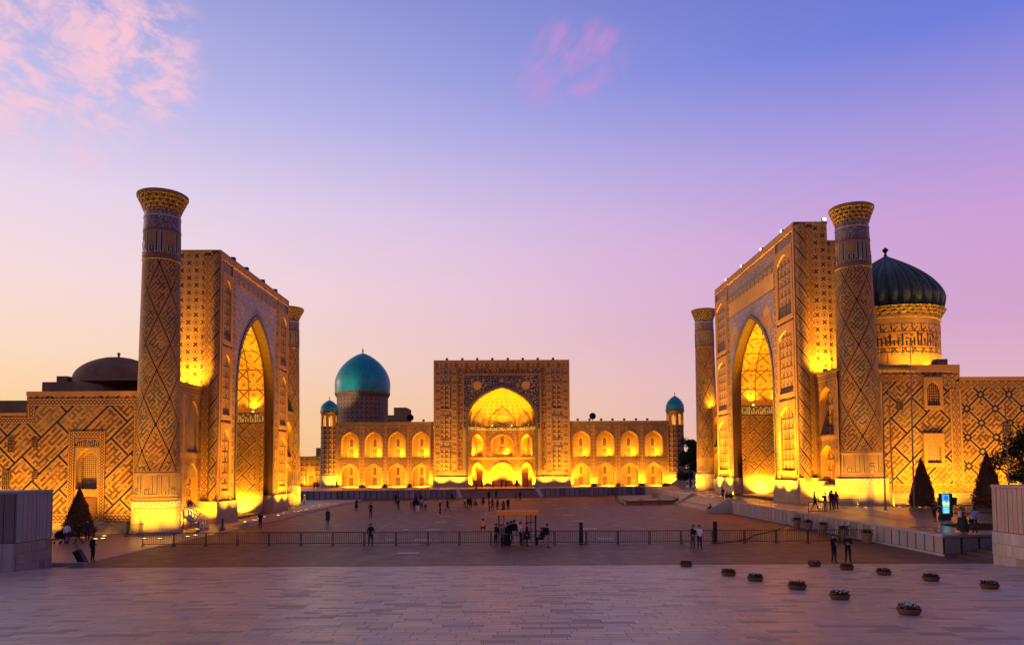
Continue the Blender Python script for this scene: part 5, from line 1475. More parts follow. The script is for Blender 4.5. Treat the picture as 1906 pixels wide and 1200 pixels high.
PW = 9.0; K = 1.0
# central building
it = []
for es in (eL, eR):
    for i, e in enumerate(es):
        x = X(e)+(.5 if i == 0 else -.3 if i == 4 else 0)
        it.append(((x, YT-1.0, PLZ), (x, YT+.25, PLZ+7), 820*K, 120))
row('ground', it, 'small round uplight glowing in paving at pier foot of central building', 'uplights at the central piers')
it = []
for c in cl+cr:
    it.append(((X(c)+.75, YT-1.9, PLZ), (X(c), YT+1.7, PLZ+2.4), 330*K, 130))
row('ground', it, 'small round uplight glowing before a lower arch of central building', 'uplights before the lower arches')
it = [((X(c)+.6, YT+.12, Zc(849.5)), (X(c)+.1, YT+1.6, Zc(849.5)+2.4), 560*K, 175) for c in cl+cr]
row('ledge', it, 'small floodlight on the floor of an upper arch of central building', 'lamps in the upper arches')
zf = PLZ
it = [((s0+1.6, YT-3.2, zf), (s0+2.0, YT-1, zf+9), 620*K, 115), ((s0+5.4, YT-3.2, zf), (s0+5.0, YT-1, zf+9), 620*K, 115),
      ((s1-1.6, YT-3.2, zf), (s1-2.0, YT-1, zf+9), 620*K, 115), ((s1-5.4, YT-3.2, zf), (s1-5.0, YT-1, zf+9), 620*K, 115)]
row('ground', it, 'round uplight glowing at the marble plinth of central portal', 'uplights at the central portal')
it = []
for p in (A.lerp(B, .12), A.lerp(B, .9), B.lerp(Cc, .18), B.lerp(Cc, .82), Cc.lerp(D, .1), Cc.lerp(D, .88)):
    n_ = (Vector((sc, ym-1))-p).normalized()*.9
    it.append(((p.x+n_.x, p.y+n_.y, zf), (p.x-n_.x*.4, p.y-n_.y*.4, zf+9), 1500*K, 125))
row('ground', it, 'round uplight glowing on the floor of central portal recess', 'uplights in the central recess')
it = [((sc+x, ym+y, zc1), (sc, ym+2.5, zc1+7.5), 430*K, 150) for x, y in ((-5.9, 1.2), (-2.2, 4.3), (2.2, 4.3), (5.9, 1.2))]
row('ledge', it, 'floodlight on the cornice under the golden half dome', 'lamps under the half dome')
it = []
for P_, Q_ in ((A, B), (B, Cc), (Cc, D)):
    c = P_.lerp(Q_, .5); d = (Q_-P_).normalized(); n_ = Vector((-d.y, d.x))
    it.append(((c.x+n_.x*.5+d.x*.6, c.y+n_.y*.5+d.y*.6, zmid+.5), (c.x+n_.x*1.5, c.y+n_.y*1.5, zmid+3.5), 600*K, 179))
row('ledge', it, 'small floodlight in an upper niche of central portal recess', 'lamps in the recess niches')
for (cx, cy, zl), nm in zip(TUR, ('left', 'right')):
    lamp('ledge', (cx, cy, zl+.02), 'lamp inside the lantern of a turret with turquoise cap', 'turret lantern lamps', (cx, cy-1, zl+1), 260, 180, lift=1.0)
lamp('ground', (TUR[0][0]+.6, YT-2.3, PLZ), 'bright round uplight at the marble foot of left corner turret', None, (TUR[0][0]+1.2, YT, PLZ+6), 420, 120)
lamp('ground', (-47.0, 175.5, PLZ), 'round uplight in front of the low annex', None, (-47.0, 178, PLZ+4), 700, 130)
it = [((x, YT-4.2, PLZ), (x, YT, PLZ+9), 420, 100) for x in (X(648), X(700), X(752), X(1090), X(1142), X(1194))] + [((x, YT-5.0, PLZ), (x, YT-1, PLZ+18), 1300, 90) for x in (X(830), X(1040))]  # extra wash lights, added to brighten the central facade
row('ground', it, 'added round wash light in the platform paving in front of central facade', 'added wash lights in the central platform')
lamp('dark', (c0.x-rb2*.75, 172.5, zr-.02), 'floodlight on the roof at the foot of turquoise dome', None, (c0.x-rb2*.7, YD2-rb2*.8, zz2(722)), 3600, 44, col=(1, .8, .5))
# left madrasa
it = [((-34.6, 65.4, .02), (-32.8, 69, 5.5), 420, 110), ((-31.0, 65.2, .02), (-31.9, 69, 5.5), 420, 110), ((-27.9, 68.2, .02), (-31.0, 70.4, 6.0), 420, 110)]
row('ground', it, 'round uplight at the marble base of the tall left minaret', 'uplights at the left minaret')
it = [((-30.6, 75.2, .02), (-32.4, 76.3, 5), 520, 130), ((-30.3, 78.3, .02), (-32.4, 79.0, 6), 520, 125), ((-33.4, 79.0, 2.27), (-33.6, 80.6, 8), 160, 120)]
row('ground', it, 'round uplight before the wing between left minaret and portal', 'uplights at the left wing')
it = [((-34.6, 78.2, 14.46), (-34.7, 80.5, 16.6), 1150, 130), ((-33.2, 78.6, 14.46), (-33.4, 80.5, 17), 760, 130)]
row('ledge', it, 'floodlight on the wing roof shining at the left portal flank', 'lamps on the left wing roof')
it = [((-34.0, 97.3, .24), (-34.6, 99.2, 3.6), 760, 130), ((-36.8, 97.3, .24), (-36.8, 99.2, 4), 760, 130), ((-38.0, 92.5, .24), (-39.5, 92.5, 6), 900, 130), ((-36.5, 87.6, .24), (-36.5, 86, 6), 500, 130)]
row('ground', it, 'round uplight on the recess floor of the left portal', 'uplights in the left recess')
it = [((-33.0, 98.2, 13.1), (-33.5, 97.0, 19), 520, 150), ((-36.5, 98.2, 13.1), (-36.0, 96.5, 20), 520, 150), ((-35, 86.7, 13.1), (-35, 91, 23), 620, 150)]
row('ledge', it, 'floodlight on the frieze ledge inside the left portal vault', 'lamps in the left vault')
it = [((-28.3, y, .25), (-30.8, y+(.6 if y < 92 else -.6), 12), 620, 105) for y in (82.0, 84.6)] + [((-28.4, y, .25), (-30.8, y, 12), 1100, 105) for y in (101.0, 104.0)]
row('ground', it, 'round uplight in the walk before the left portal pier', 'uplights before the left portal')
it = [((-29.6, 115.4, .25), (-33.4, 117.2, 5.6), 480, 115), ((-29.8, 119.8, .25), (-33.4, 118.6, 5.6), 420, 115), ((-31.2, 110.5, .25), (-33.2, 110.5, 5), 900, 125)]
row('ground', it, 'round uplight at the marble base of the far left minaret', 'uplights at the far left minaret')
it = [((x, 100+i*0, .25), (x, 100, 3), 0, 100) for i, x in ()]
for i, y in enumerate((86.5, 90.0, 93.5, 97.5, 107.0, 111.0, 113.5, 121.0)):
    lamp('ground', (-28.3-(i % 2)*.5, y, .25), 'round uplight glowing in a row along the left walk', 'uplights along the left walk', (-31, y, 16), 650, 90)
it = [((x, 67.4, .02), (x, 70.5, 3.5+zz_), pw*.42, 140) for x, pw, zz_ in ((-37.2, 820, 1.5), (-41.5, 560, 2.2), (-45.5, 900, 1.0), (-51, 900, 1.0))]
row('ground', it, 'round uplight in the ground before the patterned left wall', 'uplights at the left wall')
# right madrasa
it = [((32.4, 71.9, 2.02), (33.8, 75, 7.5), 400, 110), ((36.0, 71.2, 2.02), (35.6, 75, 7.5), 400, 110), ((39.6, 73.0, 2.02), (37.2, 76, 7.0), 320, 110), ((30.2, 75.0, 1.8), (33, 76.4, 8.0), 400, 110)]
row('ground', it, 'round uplight at the marble base of the tall right minaret', 'uplights at the right minaret')
it = [((30.7, 78.6, 2.0), (32.75, 79.4, 7), 600, 130), ((32.0, 80.0, 2.02), (33.4, 82, 7), 260, 120)]
row('ground', it, 'round uplight before the wing between right minaret and portal', 'uplights at the right wing')
zw = PXv(1525, 697, 32.75).z+.16
it = [((33.2, 80.2, zw), (33.3, 82, zw+2.6), 800, 130), ((34.0, 80.0, zw), (34.1, 82, zw+2.2), 800, 130)]
row('lit', it, 'lit floodlight on the wing roof shining at the right portal flank', 'lamps on the right wing roof')
it = [((34.4, 104.2, 2.1), (34.8, 106.2, 5.2), 950, 130), ((37.6, 104.0, 2.1), (37.6, 106.2, 5.6), 900, 130), ((38.6, 97.9, 2.1), (40.2, 97.9, 8), 1100, 130), ((36.5, 91.4, 2.1), (36.5, 89.5, 8), 600, 130)]
row('ground', it, 'round uplight on the recess floor of the right portal', 'uplights in the right recess')
it = [((33.4, 105.1, 14.2), (33.8, 103.5, 20), 620, 150), ((37.0, 105.1, 14.2), (36.5, 103, 21), 620, 150), ((35.5, 90.8, 14.2), (35.5, 96, 24), 720, 150)]
row('ledge', it, 'floodlight on the frieze ledge inside the right portal vault', 'lamps in the right vault')
it = [((28.5, y, 1.72), (31.0, y, 16), 1500, 100) for y in (83.4, 87.6, 108.0, 112.4)]
row('ground', it, 'round uplight in the terrace before the right portal pier', 'uplights before the right portal')
it = [((28.6, 123.6, 1.78), (31.4, 126.3, 7.5), 520, 115), ((28.6, 127.6, 1.78), (31.4, 127.2, 7.5), 480, 115), ((30.6, 119.5, 1.95), (33.2, 119.5, 7), 900, 125)]
row('ground', it, 'round uplight at the marble base of the far right minaret', 'uplights at the far right minaret')
lamp('ledge', (33.4, 124.2, 15.67), 'floodlight on the wing roof lighting the far right minaret', None, (32.6, 126.4, 17.4), 420, 130)
it = [((x, 74.3, 2.02), (x+.4, 77.5, 5.0+zz_), pw*.5, 140) for x, pw, zz_ in ((42.9, 1250, 1.2), (48.5, 700, 1.5), (53.5, 900, 1.5), (39.9, 520, .5))]
row('ground', it, 'round uplight in the bed before the patterned right wall', 'uplights at the right wall')
lamp('ledge', (dcx+rd+1.3, YC-2.9, zC-.48), 'floodlight on the roof lighting the drum of ribbed dome', None, (dcx+rd*.6, YC-2.4, zz(640)), 1500, 130)
lamp('ledge', (dcx-rd*.2, YC-rd-3.2, zC-.48), 'floodlight on the roof before the ribbed dome', None, (dcx, YC-rd, zz(580)), 1800, 120)
for i in range(6):
    y = 85+i*5.6
    lamp('ground', (29.3+(i % 2)*.4, y, rz(29.3+(i % 2)*.4, y)), 'round uplight glowing in the terrace along the right portal', 'uplights along the right terrace', (31, y, 19), 1500, 90)
# added long-throw lamps that carry the light up the portals and minarets
it = [((-27.9, y, .26), (-30.8, y+dy, 20.5), 2300, 44) for y, dy in ((80.8, 1.0), (84.2, 0), (92.5, 0), (101, 0), (104.6, -.5))]
row('ground', it, 'added long-throw uplight at the kerb before the left portal', 'added long-throw uplights before the left portal', blend=1.0)
it = [((28.25, y, rz(28.25, y)), (31, y+dy, 24.5), 10500, 46) for y, dy in ((82.6, .8), (88, 0), (97.9, 0), (108, 0), (113, -.5))]
row('ground', it, 'added long-throw uplight at the coping before the right portal', 'added long-throw uplights before the right portal', blend=1.0)
it = [((-35.0, 65.0, .02), (-32.6, 69.6, 15), 1000, 40), ((-29.6, 65.0, .02), (-32.2, 69.6, 16), 1000, 40), ((-28.0, 66.8, .02), (-31.6, 70.0, 24), 1100, 30)]
row('ground', it, 'added long-throw uplight in the ground before the tall left minaret', 'added long-throw uplights at the left minaret', blend=1.0)
it = [((37.6, 70.6, 2.02), (35.4, 75.6, 17), 1200, 40), ((32.6, 70.6, 2.02), (34.8, 75.6, 18), 1200, 40), ((30.4, 72.4, 1.85), (34.2, 76.0, 26), 1400, 30)]
row('ground', it, 'added long-throw uplight in the terrace before the tall right minaret', 'added long-throw uplights at the right minaret', blend=1.0)
lamp('ground', (28.4, 125.4, rz(28.4, 125.4)), 'added long-throw uplight before the far right minaret', None, (32, 127, 17), 1500, 44, 1.0)
lamp('ground', (-29.0, 117.5, .26), 'added long-throw uplight before the far left minaret', None, (-33.5, 118, 15), 1200, 44, 1.0)
lamp('ledge', (-34.4, 76.6, 14.46), 'added floodlight on the wing roof aimed at the top of left portal flank', None, (-34.0, 80.4, 24), 2200, 50, 1.0)  # extra lamp, added to brighten the upper left flank
lamp('ledge', (33.5, 79.0, zw), 'added floodlight on the wing roof aimed at the top of right portal flank', None, (33.2, 82, zw+9), 2000, 50, 1.0)  # extra lamp, added to brighten the upper right flank
it = [((x, YT-6.0, PLZ), (x, YT-1, PLZ+20), 1700, 46) for x in (s0+2.2, s0+6, s1-6, s1-2.2)] + [((sc, YT-7.0, PLZ), (sc, YT-1, 25), 1400, 40)]  # added throws for the upper part of the central portal
row('ground', it, 'added long-throw uplight in the platform before the central portal', 'added long-throw uplights before the central portal', blend=1.0)
it = [((x, 67.9, .02), (x, 70.5, 7.0), 420, 100) for x in (-35.8, -39.5, -43.5, -48.5)]  # added fill lamps that brighten the upper left wall
row('ground', it, 'added wide uplight close to the foot of the patterned left wall', 'added wide uplights at the left wall', blend=1.0)
it = [((x, 74.8, 2.02), (x+.3, 77.5, 9.5), 430, 100) for x in (41.2, 45.4, 50, 55)]  # same added fill for the upper right wall
row('ground', it, 'added wide uplight close to the foot of the patterned right wall', 'added wide uplights at the right wall', blend=1.0)
lamp('ledge', (dcx+rd*.55, YC-rd-2.6, zC-.48), 'floodlight on the roof to the right of the ribbed dome front', None, (dcx+rd*.5, YC-rd*.8, zz(620)), 1500, 120)
# roof floodlights
for px in (832, 861, 889, 917, 946, 974, 1002, 1030.5):
    lamp('dark', (X(px), YT-.6, zt), 'dark unlit floodlight on the top edge of central portal', 'unlit lamps on the central portal')
for px in (659, 679, 699, 724, 745, 788): lamp('dark', (X(px), YT-.05, zr), 'dark unlit floodlight on the roof edge between dome and portal', 'unlit lamps on the left wing roof edge')
for px in (1076, 1098, 1120, 1141, 1163, 1185, 1206): lamp('dark', (X(px), YT-.05, zr), 'dark unlit floodlight on the roof edge right of portal', 'unlit lamps on the right wing roof edge')
for px, py in ((440, 483), (464, 507), (494, 532), (517, 550)):
    p = PXv(px, py+2, XL); lamp('dark', (XL-.25, p.y, 29.11), 'dark unlit floodlight on the top edge of left portal', 'unlit lamps on the left portal', rot=PI/2)
for px, py in ((1542, 421), (1453, 434), (1415, 465), (1379, 495), (1350, 518)):
    if px == 1542: lamp('lit', (34.3, 82.1, 32.4), 'lit white floodlight on the near corner of right portal top', None, rot=0)
    else:
        p = PXv(px, py+2, XR); lamp('lit', (XR+.2, p.y, 32.39), 'lit white floodlight on the top edge of right portal', 'lit lamps on the right portal', rot=-PI/2)
# ------------------------------------------------------------------ street things
# crowd barriers
_bar = {}
def barrier_mesh(L, h=1.0):
    key = (round(L, 2), h)
    if key not in _bar:
        f = MB(); r = .025
        f.tube((0, 0, .16), (L, 0, .16), r, n=6); f.tube((0, 0, h), (L, 0, h), r, n=6)
        for x in (.0, L): f.tube((x, 0, 0), (x, 0, h+.02), .035, n=6)
        for x in (.0, L): f.tube((x, -.28, .03), (x, .28, .03), .03, n=6)
        b = MB(); b.tube((0, 0, .16), (0, 0, h), .014, n=5, cap=False)
        _bar[key] = (f.mesh('frame', M['iron']), b.mesh('bar', M['iron']))
    return _bar[key]
def barriers(p, q, zf, pitch, label, group, h=1.0, nb=14):
    p, q = Vector(p), Vector(q); d = q-p; n = max(1, round(d.length/pitch)); L = d.length/n; a = math.atan2(d.y, d.x)
    for i in range(n):
        o = p+d*i/n; z = zf(o.x, o.y) if callable(zf) else zf
        rt = thing('crowd_barrier', label, 'barrier', (o.x, o.y, z), a, group); f, b = barrier_mesh(L-.1, h)
        inst('frame', f, rt)
        for k in range(1, nb): inst('bar', b, rt, ((L-.1)*k/nb, 0, 0))
barriers((-28.1, 58.9), (27.6, 58.9), 0, 2.42, 'dark metal crowd barrier in the line across the square', 'barriers across the square')
barriers((-33.6, 67.3), (-29.2, 72.2), .015, 2.2, 'dark metal barrier round the lit base of left minaret', 'barriers at the left minaret')
barriers((-27.6, 73.6), (-28.9, 77.4), .015, 2.0, 'dark metal barrier by the cream railed stair', 'barriers by the cream stair')
p, q = G(1505, 946, 1.85), G(1600, 944, 1.98)
barriers((p.x, p.y), (q.x, q.y), rz, 2.4, 'dark metal barrier on the terrace before the right minaret', 'barriers on the terrace')
# orange awning
def stall():
    a, b = G(927, 1012), G(999, 1012)
    y0 = a.y-1.1; x0, x1 = a.x, b.x; d = 1.7; zt_ = 2.35
    rt = thing('awning', 'orange fabric awning on thin posts over a group of people', 'awning', ((x0+x1)/2, y0, 0), wc=True)
    for x in (x0+.08, x1-.08):
        for y in (y0, y0+d):
            mb = MB(); mb.tube((x, y, 0), (x, y, zt_), .035, n=6); mb.build('post', M['iron'], rt)
    for x in (x0+.45, x1-.42, x1-.75):
        mb = MB(); mb.tube((x, y0+d, 0), (x, y0+d, zt_), .028, n=6); mb.build('post', M['iron'], rt)
    for x0_, x1_ in ((x1-.75, x1-.08),):
        for z in (1.1, 1.6, .5):
            mb = MB(); mb.tube((x0_, y0+d, z), (x1_, y0+d, z), .022, n=6); mb.build('rail', M['iron'], rt)
    mb = MB(); nn = 16
    def zz_(u, v): return zt_+.28-.26*(v-.35)**2*2-.03*math.sin(u*PI*5)**2
    for i in range(nn):
        for j in range(4):
            q = lambda u, v: (x0-.12+(x1-x0+.24)*u, y0-.25+(d+.5)*v, zz_(u, v))
            mb.face([q(i/nn, j/4), q((i+1)/nn, j/4), q((i+1)/nn, (j+1)/4), q(i/nn, (j+1)/4)])
    for i in range(nn):
        u, v = i/nn, (i+1)/nn; xa, xb = x0-.12+(x1-x0+.24)*u, x0-.12+(x1-x0+.24)*v
        drop = lambda t: zz_(t, 0)-.26-.03*math.sin(t*PI*9)
        mb.face([(xa, y0-.25, zz_(u, 0)), (xb, y0-.25, zz_(v, 0)), (xb, y0-.28, drop(v)), (xa, y0-.28, drop(u))])
    for xe, s_ in ((x0-.12, 0), (x1+.12, 1)):
        for j in range(4): mb.face([(xe, y0-.25+(d+.5)*j/4, zz_(s_, j/4)), (xe, y0-.25+(d+.5)*(j+1)/4, zz_(s_, (j+1)/4)), (xe, y0-.25+(d+.5)*(j+1)/4, zz_(s_, (j+1)/4)-.24), (xe, y0-.25+(d+.5)*j/4, zz_(s_, j/4)-.24)])
    mb.build('canopy', M['orange_cloth'], rt, smooth=True)
    t = thing('folding_table', 'dark folding table standing under the orange awning', 'table', ((x0+x1)/2-.1, y0+.75, 0))
    mb = MB(); mb.box(-.75, .75, -.3, .3, .7, .74); mb.build('tabletop', M['wood'], t)
    for x in (-.68, .68):
        for y in (-.25, .25):
            mb = MB(); mb.tube((x, y, 0), (x, y, .7), .022, n=6); mb.build('leg', M['iron'], t)
    p = G(1008, 1014); t = thing('folding_chair', 'dark chair with a seated person beside orange awning', 'chair', (p.x, p.y, 0), R(-75))
    mb = MB(); mb.box(-.22, .22, -.2, .22, .42, .46); mb.build('seat', M['iron'], t)
    mb = MB(); mb.box(-.22, .22, .2, .24, .6, .92); mb.build('backrest', M['iron'], t)
    for x in (-.2, .2):
        for y, zt2 in ((-.18, .42), (.22, .9)):
            mb = MB(); mb.tube((x, y, 0), (x, y, zt2), .018, n=6); mb.build('leg', M['steel'], t)
stall()
# black columns (loudspeakers) on the square
for px, py, lab in ((1081, 1012, 'black slim loudspeaker column at the barrier near orange awning'), (1329, 1010, 'black slim loudspeaker column beside the selfie pair')):
    p = G(px, py); rt = thing('speaker_column', lab, 'speaker', (p.x, p.y-.35, 0))
    mb = MB(); mb.box(-.13, .13, -.12, .12, .12, 1.68); mb.build('cabinet', M['black'], rt)
    mb = MB(); mb.box(-.11, .11, -.135, -.12, .2, 1.62); mb.build('grille', M['iron'], rt)
    mb = MB(); mb.box(-.22, .22, -.2, .2, 0, .05); mb.tube((0, 0, .04), (0, 0, .2), .05, n=8); mb.build('foot', M['iron'], rt)
def cable(pts, label):
    mb = MB(); P = [G(*p)+Vector((0, 0, .03)) for p in pts]; N = 5; fine = []
    for i in range(len(P)-1):
        a, b = P[max(0, i-1)], P[i]; c, d = P[i+1], P[min(len(P)-1, i+2)]
        for k in range(N):
            t = k/N; fine.append(.5*((2*b)+(c-a)*t+(2*a-5*b+4*c-d)*t*t+(3*b-a-3*c+d)*t**3))
    fine.append(P[-1])
    for u, v in zip(fine[:-1], fine[1:]): mb.tube(u, v, .045, n=5, cap=False)
    tag(mb.build('cable', M['black']), label, 'cable')
cable([(1334, 1011), (1352, 1010), (1376, 1006), (1392, 1003), (1404, 996), (1424, 992), (1448, 986), (1462, 979), (1470, 972)], 'black power cable lying across the square to the marble wall')
# information screen
def sign():
    p = G(1762, 967, rz(32.5, 60)); z = rz(p.x, p.y)
    rt = thing('info_screen', 'lit blue and yellow information screen in a dark housing', 'sign', (p.x, p.y, z), R(14))
    mb = MB(); mb.box(-.42, .42, .0, .42, 0, .22); mb.box(-.38, .62, .02, .34, .22, 2.05); mb.build('housing', M['black'], rt)
    blue = glow('screen_blue', (.06, .36, .62), .55); yel = glow('screen_yellow', (.85, .75, .12), .6); pale = glow('screen_pale', (.30, .72, .78), .55); tl = glow('screen_teal', (.03, .22, .25), .8); dk = glow('screen_dark', (.02, .10, .3), .7)
    mb = MB(); mb.box(-.36, .3, -.012, .02, .5, 2.0, 0); so = mb.build('screen', blue, rt)
    mb = MB(); mb.face([(-.34, -.016, 1.16), (.28, -.016, 1.16), (.28, -.016, 1.46), (.16, -.016, 1.36), (.02, -.016, 1.3), (-.1, -.016, 1.36), (-.2, -.016, 1.5), (-.34, -.016, 1.42)]); mb.build('picture', yel, so)
    mb = MB(); mb.face([(-.2, -.018, 1.58), (.02, -.018, 1.48), (.2, -.018, 1.6), (.2, -.018, 1.82), (.02, -.018, 1.92), (-.18, -.018, 1.84)]); mb.build('emblem', dk, so)
    mb = MB(); mb.box(-.34, .28, -.017, -.011, .52, 1.14); mb.build('text_field', tl, so)
    for i, z_ in enumerate((1.02, .86, .7, .58)):
        mb = MB(); mb.box(-.3, .24-.05*(i % 2), -.021, -.016, z_, z_+.075); mb.build('text_line', pale, so)
    L = bpy.data.lights.new('screen_light', 'AREA'); L.energy = 3; L.color = (.4, .8, 1); L.size = .6; L.size_y = 1.4; L.shape = 'RECTANGLE'
    lo = bpy.data.objects.new('screen_light', L); C.objects.link(lo); lo.parent = rt; lo.location = (0, -.04, 1.25); lo.rotation_euler = (R(90), 0, 0)
    p2 = G(1783, 962, z); rt2 = thing('notice_board', 'low black notice board on legs behind the lit screen', 'sign', (p2.x+.3, p2.y+2.0, rz(p2.x, p2.y+2)))
    mb = MB(); mb.box(-.8, .8, -.04, .04, .7, 1.35); mb.build('board', M['black'], rt2)
    for x in (-.7, .7):
        mb = MB(); mb.tube((x, 0, 0), (x, 0, .75), .03, n=6); mb.build('leg', M['iron'], rt2)
sign()
# flagpoles
for bx_, by_, tx_, ty_, lab in ((1648, 949, 1641, 660, 'bare metal flagpole nearest the tall right minaret'), (1663, 943, 1651, 651, 'bare metal flagpole in the middle of three by minaret'),
                               (1701.6, 949.6, 1694, 634, 'bare metal flagpole before the topiary cone'), (1880, 952, 1871, 755, 'thin bare pole rising behind the mauve clad block')):
    zg = 1.85; p = G(bx_, by_, zg); z = rz(p.x, p.y); p = G(bx_, by_, z); top = PYv(tx_, ty_, p.y)
    rt = thing('flagpole', lab, 'flagpole', (p.x, p.y, z))
    dx = (top.x-p.x); h = top.z-z
    mb = MB(); mb.tube((0, 0, 0), (dx, 0, h), .075, .035, n=8); mb.build('pole', M['steel'], rt)
    mb = MB(); mb.lathe([(.2, 0), (.2, .05), (.1, .08), (.1, .3), (.07, .32)], 10); mb.build('base', M['steel'], rt)
    mb = MB(); mb.lathe([(0, h-.02), (.07, h+.03), (.07, h+.08), (0, h+.13)], 8, (dx, 0)); mb.build('finial', M['steel'], rt)
# foliage
def leaves(mb, pts, size, rnd, m=0):
    for p in pts:
        p = Vector(p); n = Vector((rnd.gauss(0, 1), rnd.gauss(0, 1), rnd.gauss(0, .8))).normalized(); a = n.orthogonal().normalized(); b = n.cross(a)
        k = size*rnd.uniform(.6, 1.4); th = rnd.uniform(0, 6.28); u = a*math.cos(th)+b*math.sin(th); v = n.cross(u)
        mb.face([p-u*k, p-v*k*.45, p+u*k, p+v*k*.45], m)
def topiary(px, py, zfun, h, r, label, seed):
    z0_ = zfun if not callable(zfun) else 1.95
    p = G(px, py, z0_); z = zfun(p.x, p.y) if callable(zfun) else zfun; p = G(px, py, z)
    rt = thing('topiary_cone', label, 'tree', (p.x, p.y, z), random.Random(seed).uniform(0, 6))
    rnd = random.Random(seed); mb = MB(); mb.tube((0, 0, -.05), (0, 0, h*.85), .09, .03, n=8); mb.build('trunk', M['bark'], rt)
    pts = []
    bump = [rnd.uniform(.92, 1.07) for _ in range(24)]
    for _ in range(9000):
        t = rnd.random()**1.25; a = rnd.uniform(0, 2*PI)
        prof = (1-t**1.15)**.9*(.86+.14*min(1, t/.1)) if t > 0 else .86
        rr = r*max(.02, prof)*bump[int(a/(2*PI)*24) % 24]*(1+.05*math.sin(t*23+a*3))
        rr *= rnd.uniform(.8, 1.0) if rnd.random() < .8 else rnd.uniform(.98, 1.13)
        pts.append((rr*math.cos(a), rr*math.sin(a), .12+t*(h-.1)))
    mb = MB(); leaves(mb, pts, .085, rnd)
    mb.lathe([(r*.7, .25), (r*.78, .6), (r*.55, h*.45), (r*.25, h*.75), (0, h*.95)], 14)
    mb.build('crown', M['topiary'], rt)
topiary(146, 999, .012, 4.2, 1.32, 'clipped cone-shaped topiary tree before the left patterned wall', 1)
topiary(1717, 944, rz, 4.45, 1.15, 'clipped cone-shaped topiary tree beside the flagpoles', 2)
topiary(1840, 944, rz, 5.0, 1.35, 'clipped cone-shaped topiary tree behind the mauve clad block', 3)
def tree(x, y, z, h, rx, label, seed, n=7000, clumps=26, leaf=.13):
    rt = thing('dark_tree', label, 'tree', (x, y, z)); rnd = random.Random(seed)
    mb = MB(); mb.tube((0, 0, -.1), (0, 0, h*.55), .22, .12, n=8); 
    cl_ = []
    for _ in range(clumps):
        a = rnd.uniform(0, 2*PI); t = rnd.random(); rr = rx*rnd.uniform(.2, .95)*(1-.45*t)
        cl_.append((Vector((rr*math.cos(a), rr*math.sin(a), h*(.22+.74*t))), rx*rnd.uniform(.2, .4)))
    for c, r in cl_[::3]: mb.tube((0, 0, h*rnd.uniform(.2, .5)), c, .07, .02, n=5)
    mb.build('trunk', M['bark'], rt)
    mb = MB(); pts = []
    for _ in range(n):
        c, r = rnd.choice(cl_); v = Vector((rnd.gauss(0, 1), rnd.gauss(0, 1), rnd.gauss(0, .8))).normalized()*r*rnd.random()**.4; pts.append(c+v)
    leaves(mb, pts, leaf, rnd); mb.build('crown', M['leaf'], rt)
p = PYv(1897, 940, 70); tree(p.x+.6, 70, 1.9, 7.4, 2.9, 'dark leafy tree at the right wall behind the clad block', 11)
p = PYv(1285, 890, 150); tree(p.x, 150, PLZ, 9.5, 2.7, 'dark leafy tree between right turret and far minaret', 12, leaf=.2)
p = PYv(1292, 890, 170); tree(p.x+1.5, 172, PLZ, 10.5, 3.4, 'taller dark tree behind the red gate', 14, leaf=.22)
p = PYv(8, 900, 62); tree(p.x, 62, 0, 4.4, 1.1, 'small dark tree half hidden by grey clad block', 13, n=3500, clumps=16, leaf=.1)
# red gate by the far right minaret
def red_gate():
    p, q = G(1276, 904, PLZ), G(1292, 904, PLZ)
    rt = thing('red_gate', 'low red framed gate beside the far right minaret', 'gate', (p.x, p.y, PLZ)); w = q.x-p.x+.8; red = plain('red_frame', (.30, .07, .04), .6)
    for x in (0, w*.33, w*.66, w):
        mb = MB(); mb.box(x-.06, x+.06, -.06, .06, 0, 1.9); mb.build('post', red, rt)
    for z in (.15, .95, 1.75):
        mb = MB(); mb.box(0, w, -.04, .04, z, z+.1); mb.build('rail', red, rt)
    for x in (0, w*.33, w*.66):
        mb = MB(); mb.box(x+.14, x+w*.33-.14, -.02, .02, .25, .95); mb.build('panel', M['wood'], rt)
red_gate()
# low shrubs at the foot of the central building
_shr = None
for px in (674, 716, 762, 1105.5, 1150, 1194, 1239):
    p = PYv(px, 905, YT-1.3)
    if _shr is None:
        rnd = random.Random(21); mb = MB(); pts = []
        for _ in range(900):
            v = Vector((rnd.gauss(0, 1), rnd.gauss(0, .7), abs(rnd.gauss(0, 1)))).normalized()*rnd.random()**.3; pts.append((v.x*.75, v.y*.5, v.z*.72+.03))
        leaves(mb, pts, .1, rnd); _shr = mb.mesh('foliage', M['plant'])
        mb = MB()
        for k in range(5): mb.tube((0, 0, -.03), (math.cos(k*1.3)*.4, math.sin(k*1.3)*.3, .5), .03, .01, n=5)
        _stm = mb.mesh('stem', M['bark'])
    rt = thing('low_shrub', 'low rounded shrub between uplights at central building wall', 'shrub', (p.x, p.y, PLZ), rnd.uniform(0, 6), 'shrubs at the central building')
    inst('foliage', _shr, rt); inst('stem', _stm, rt)
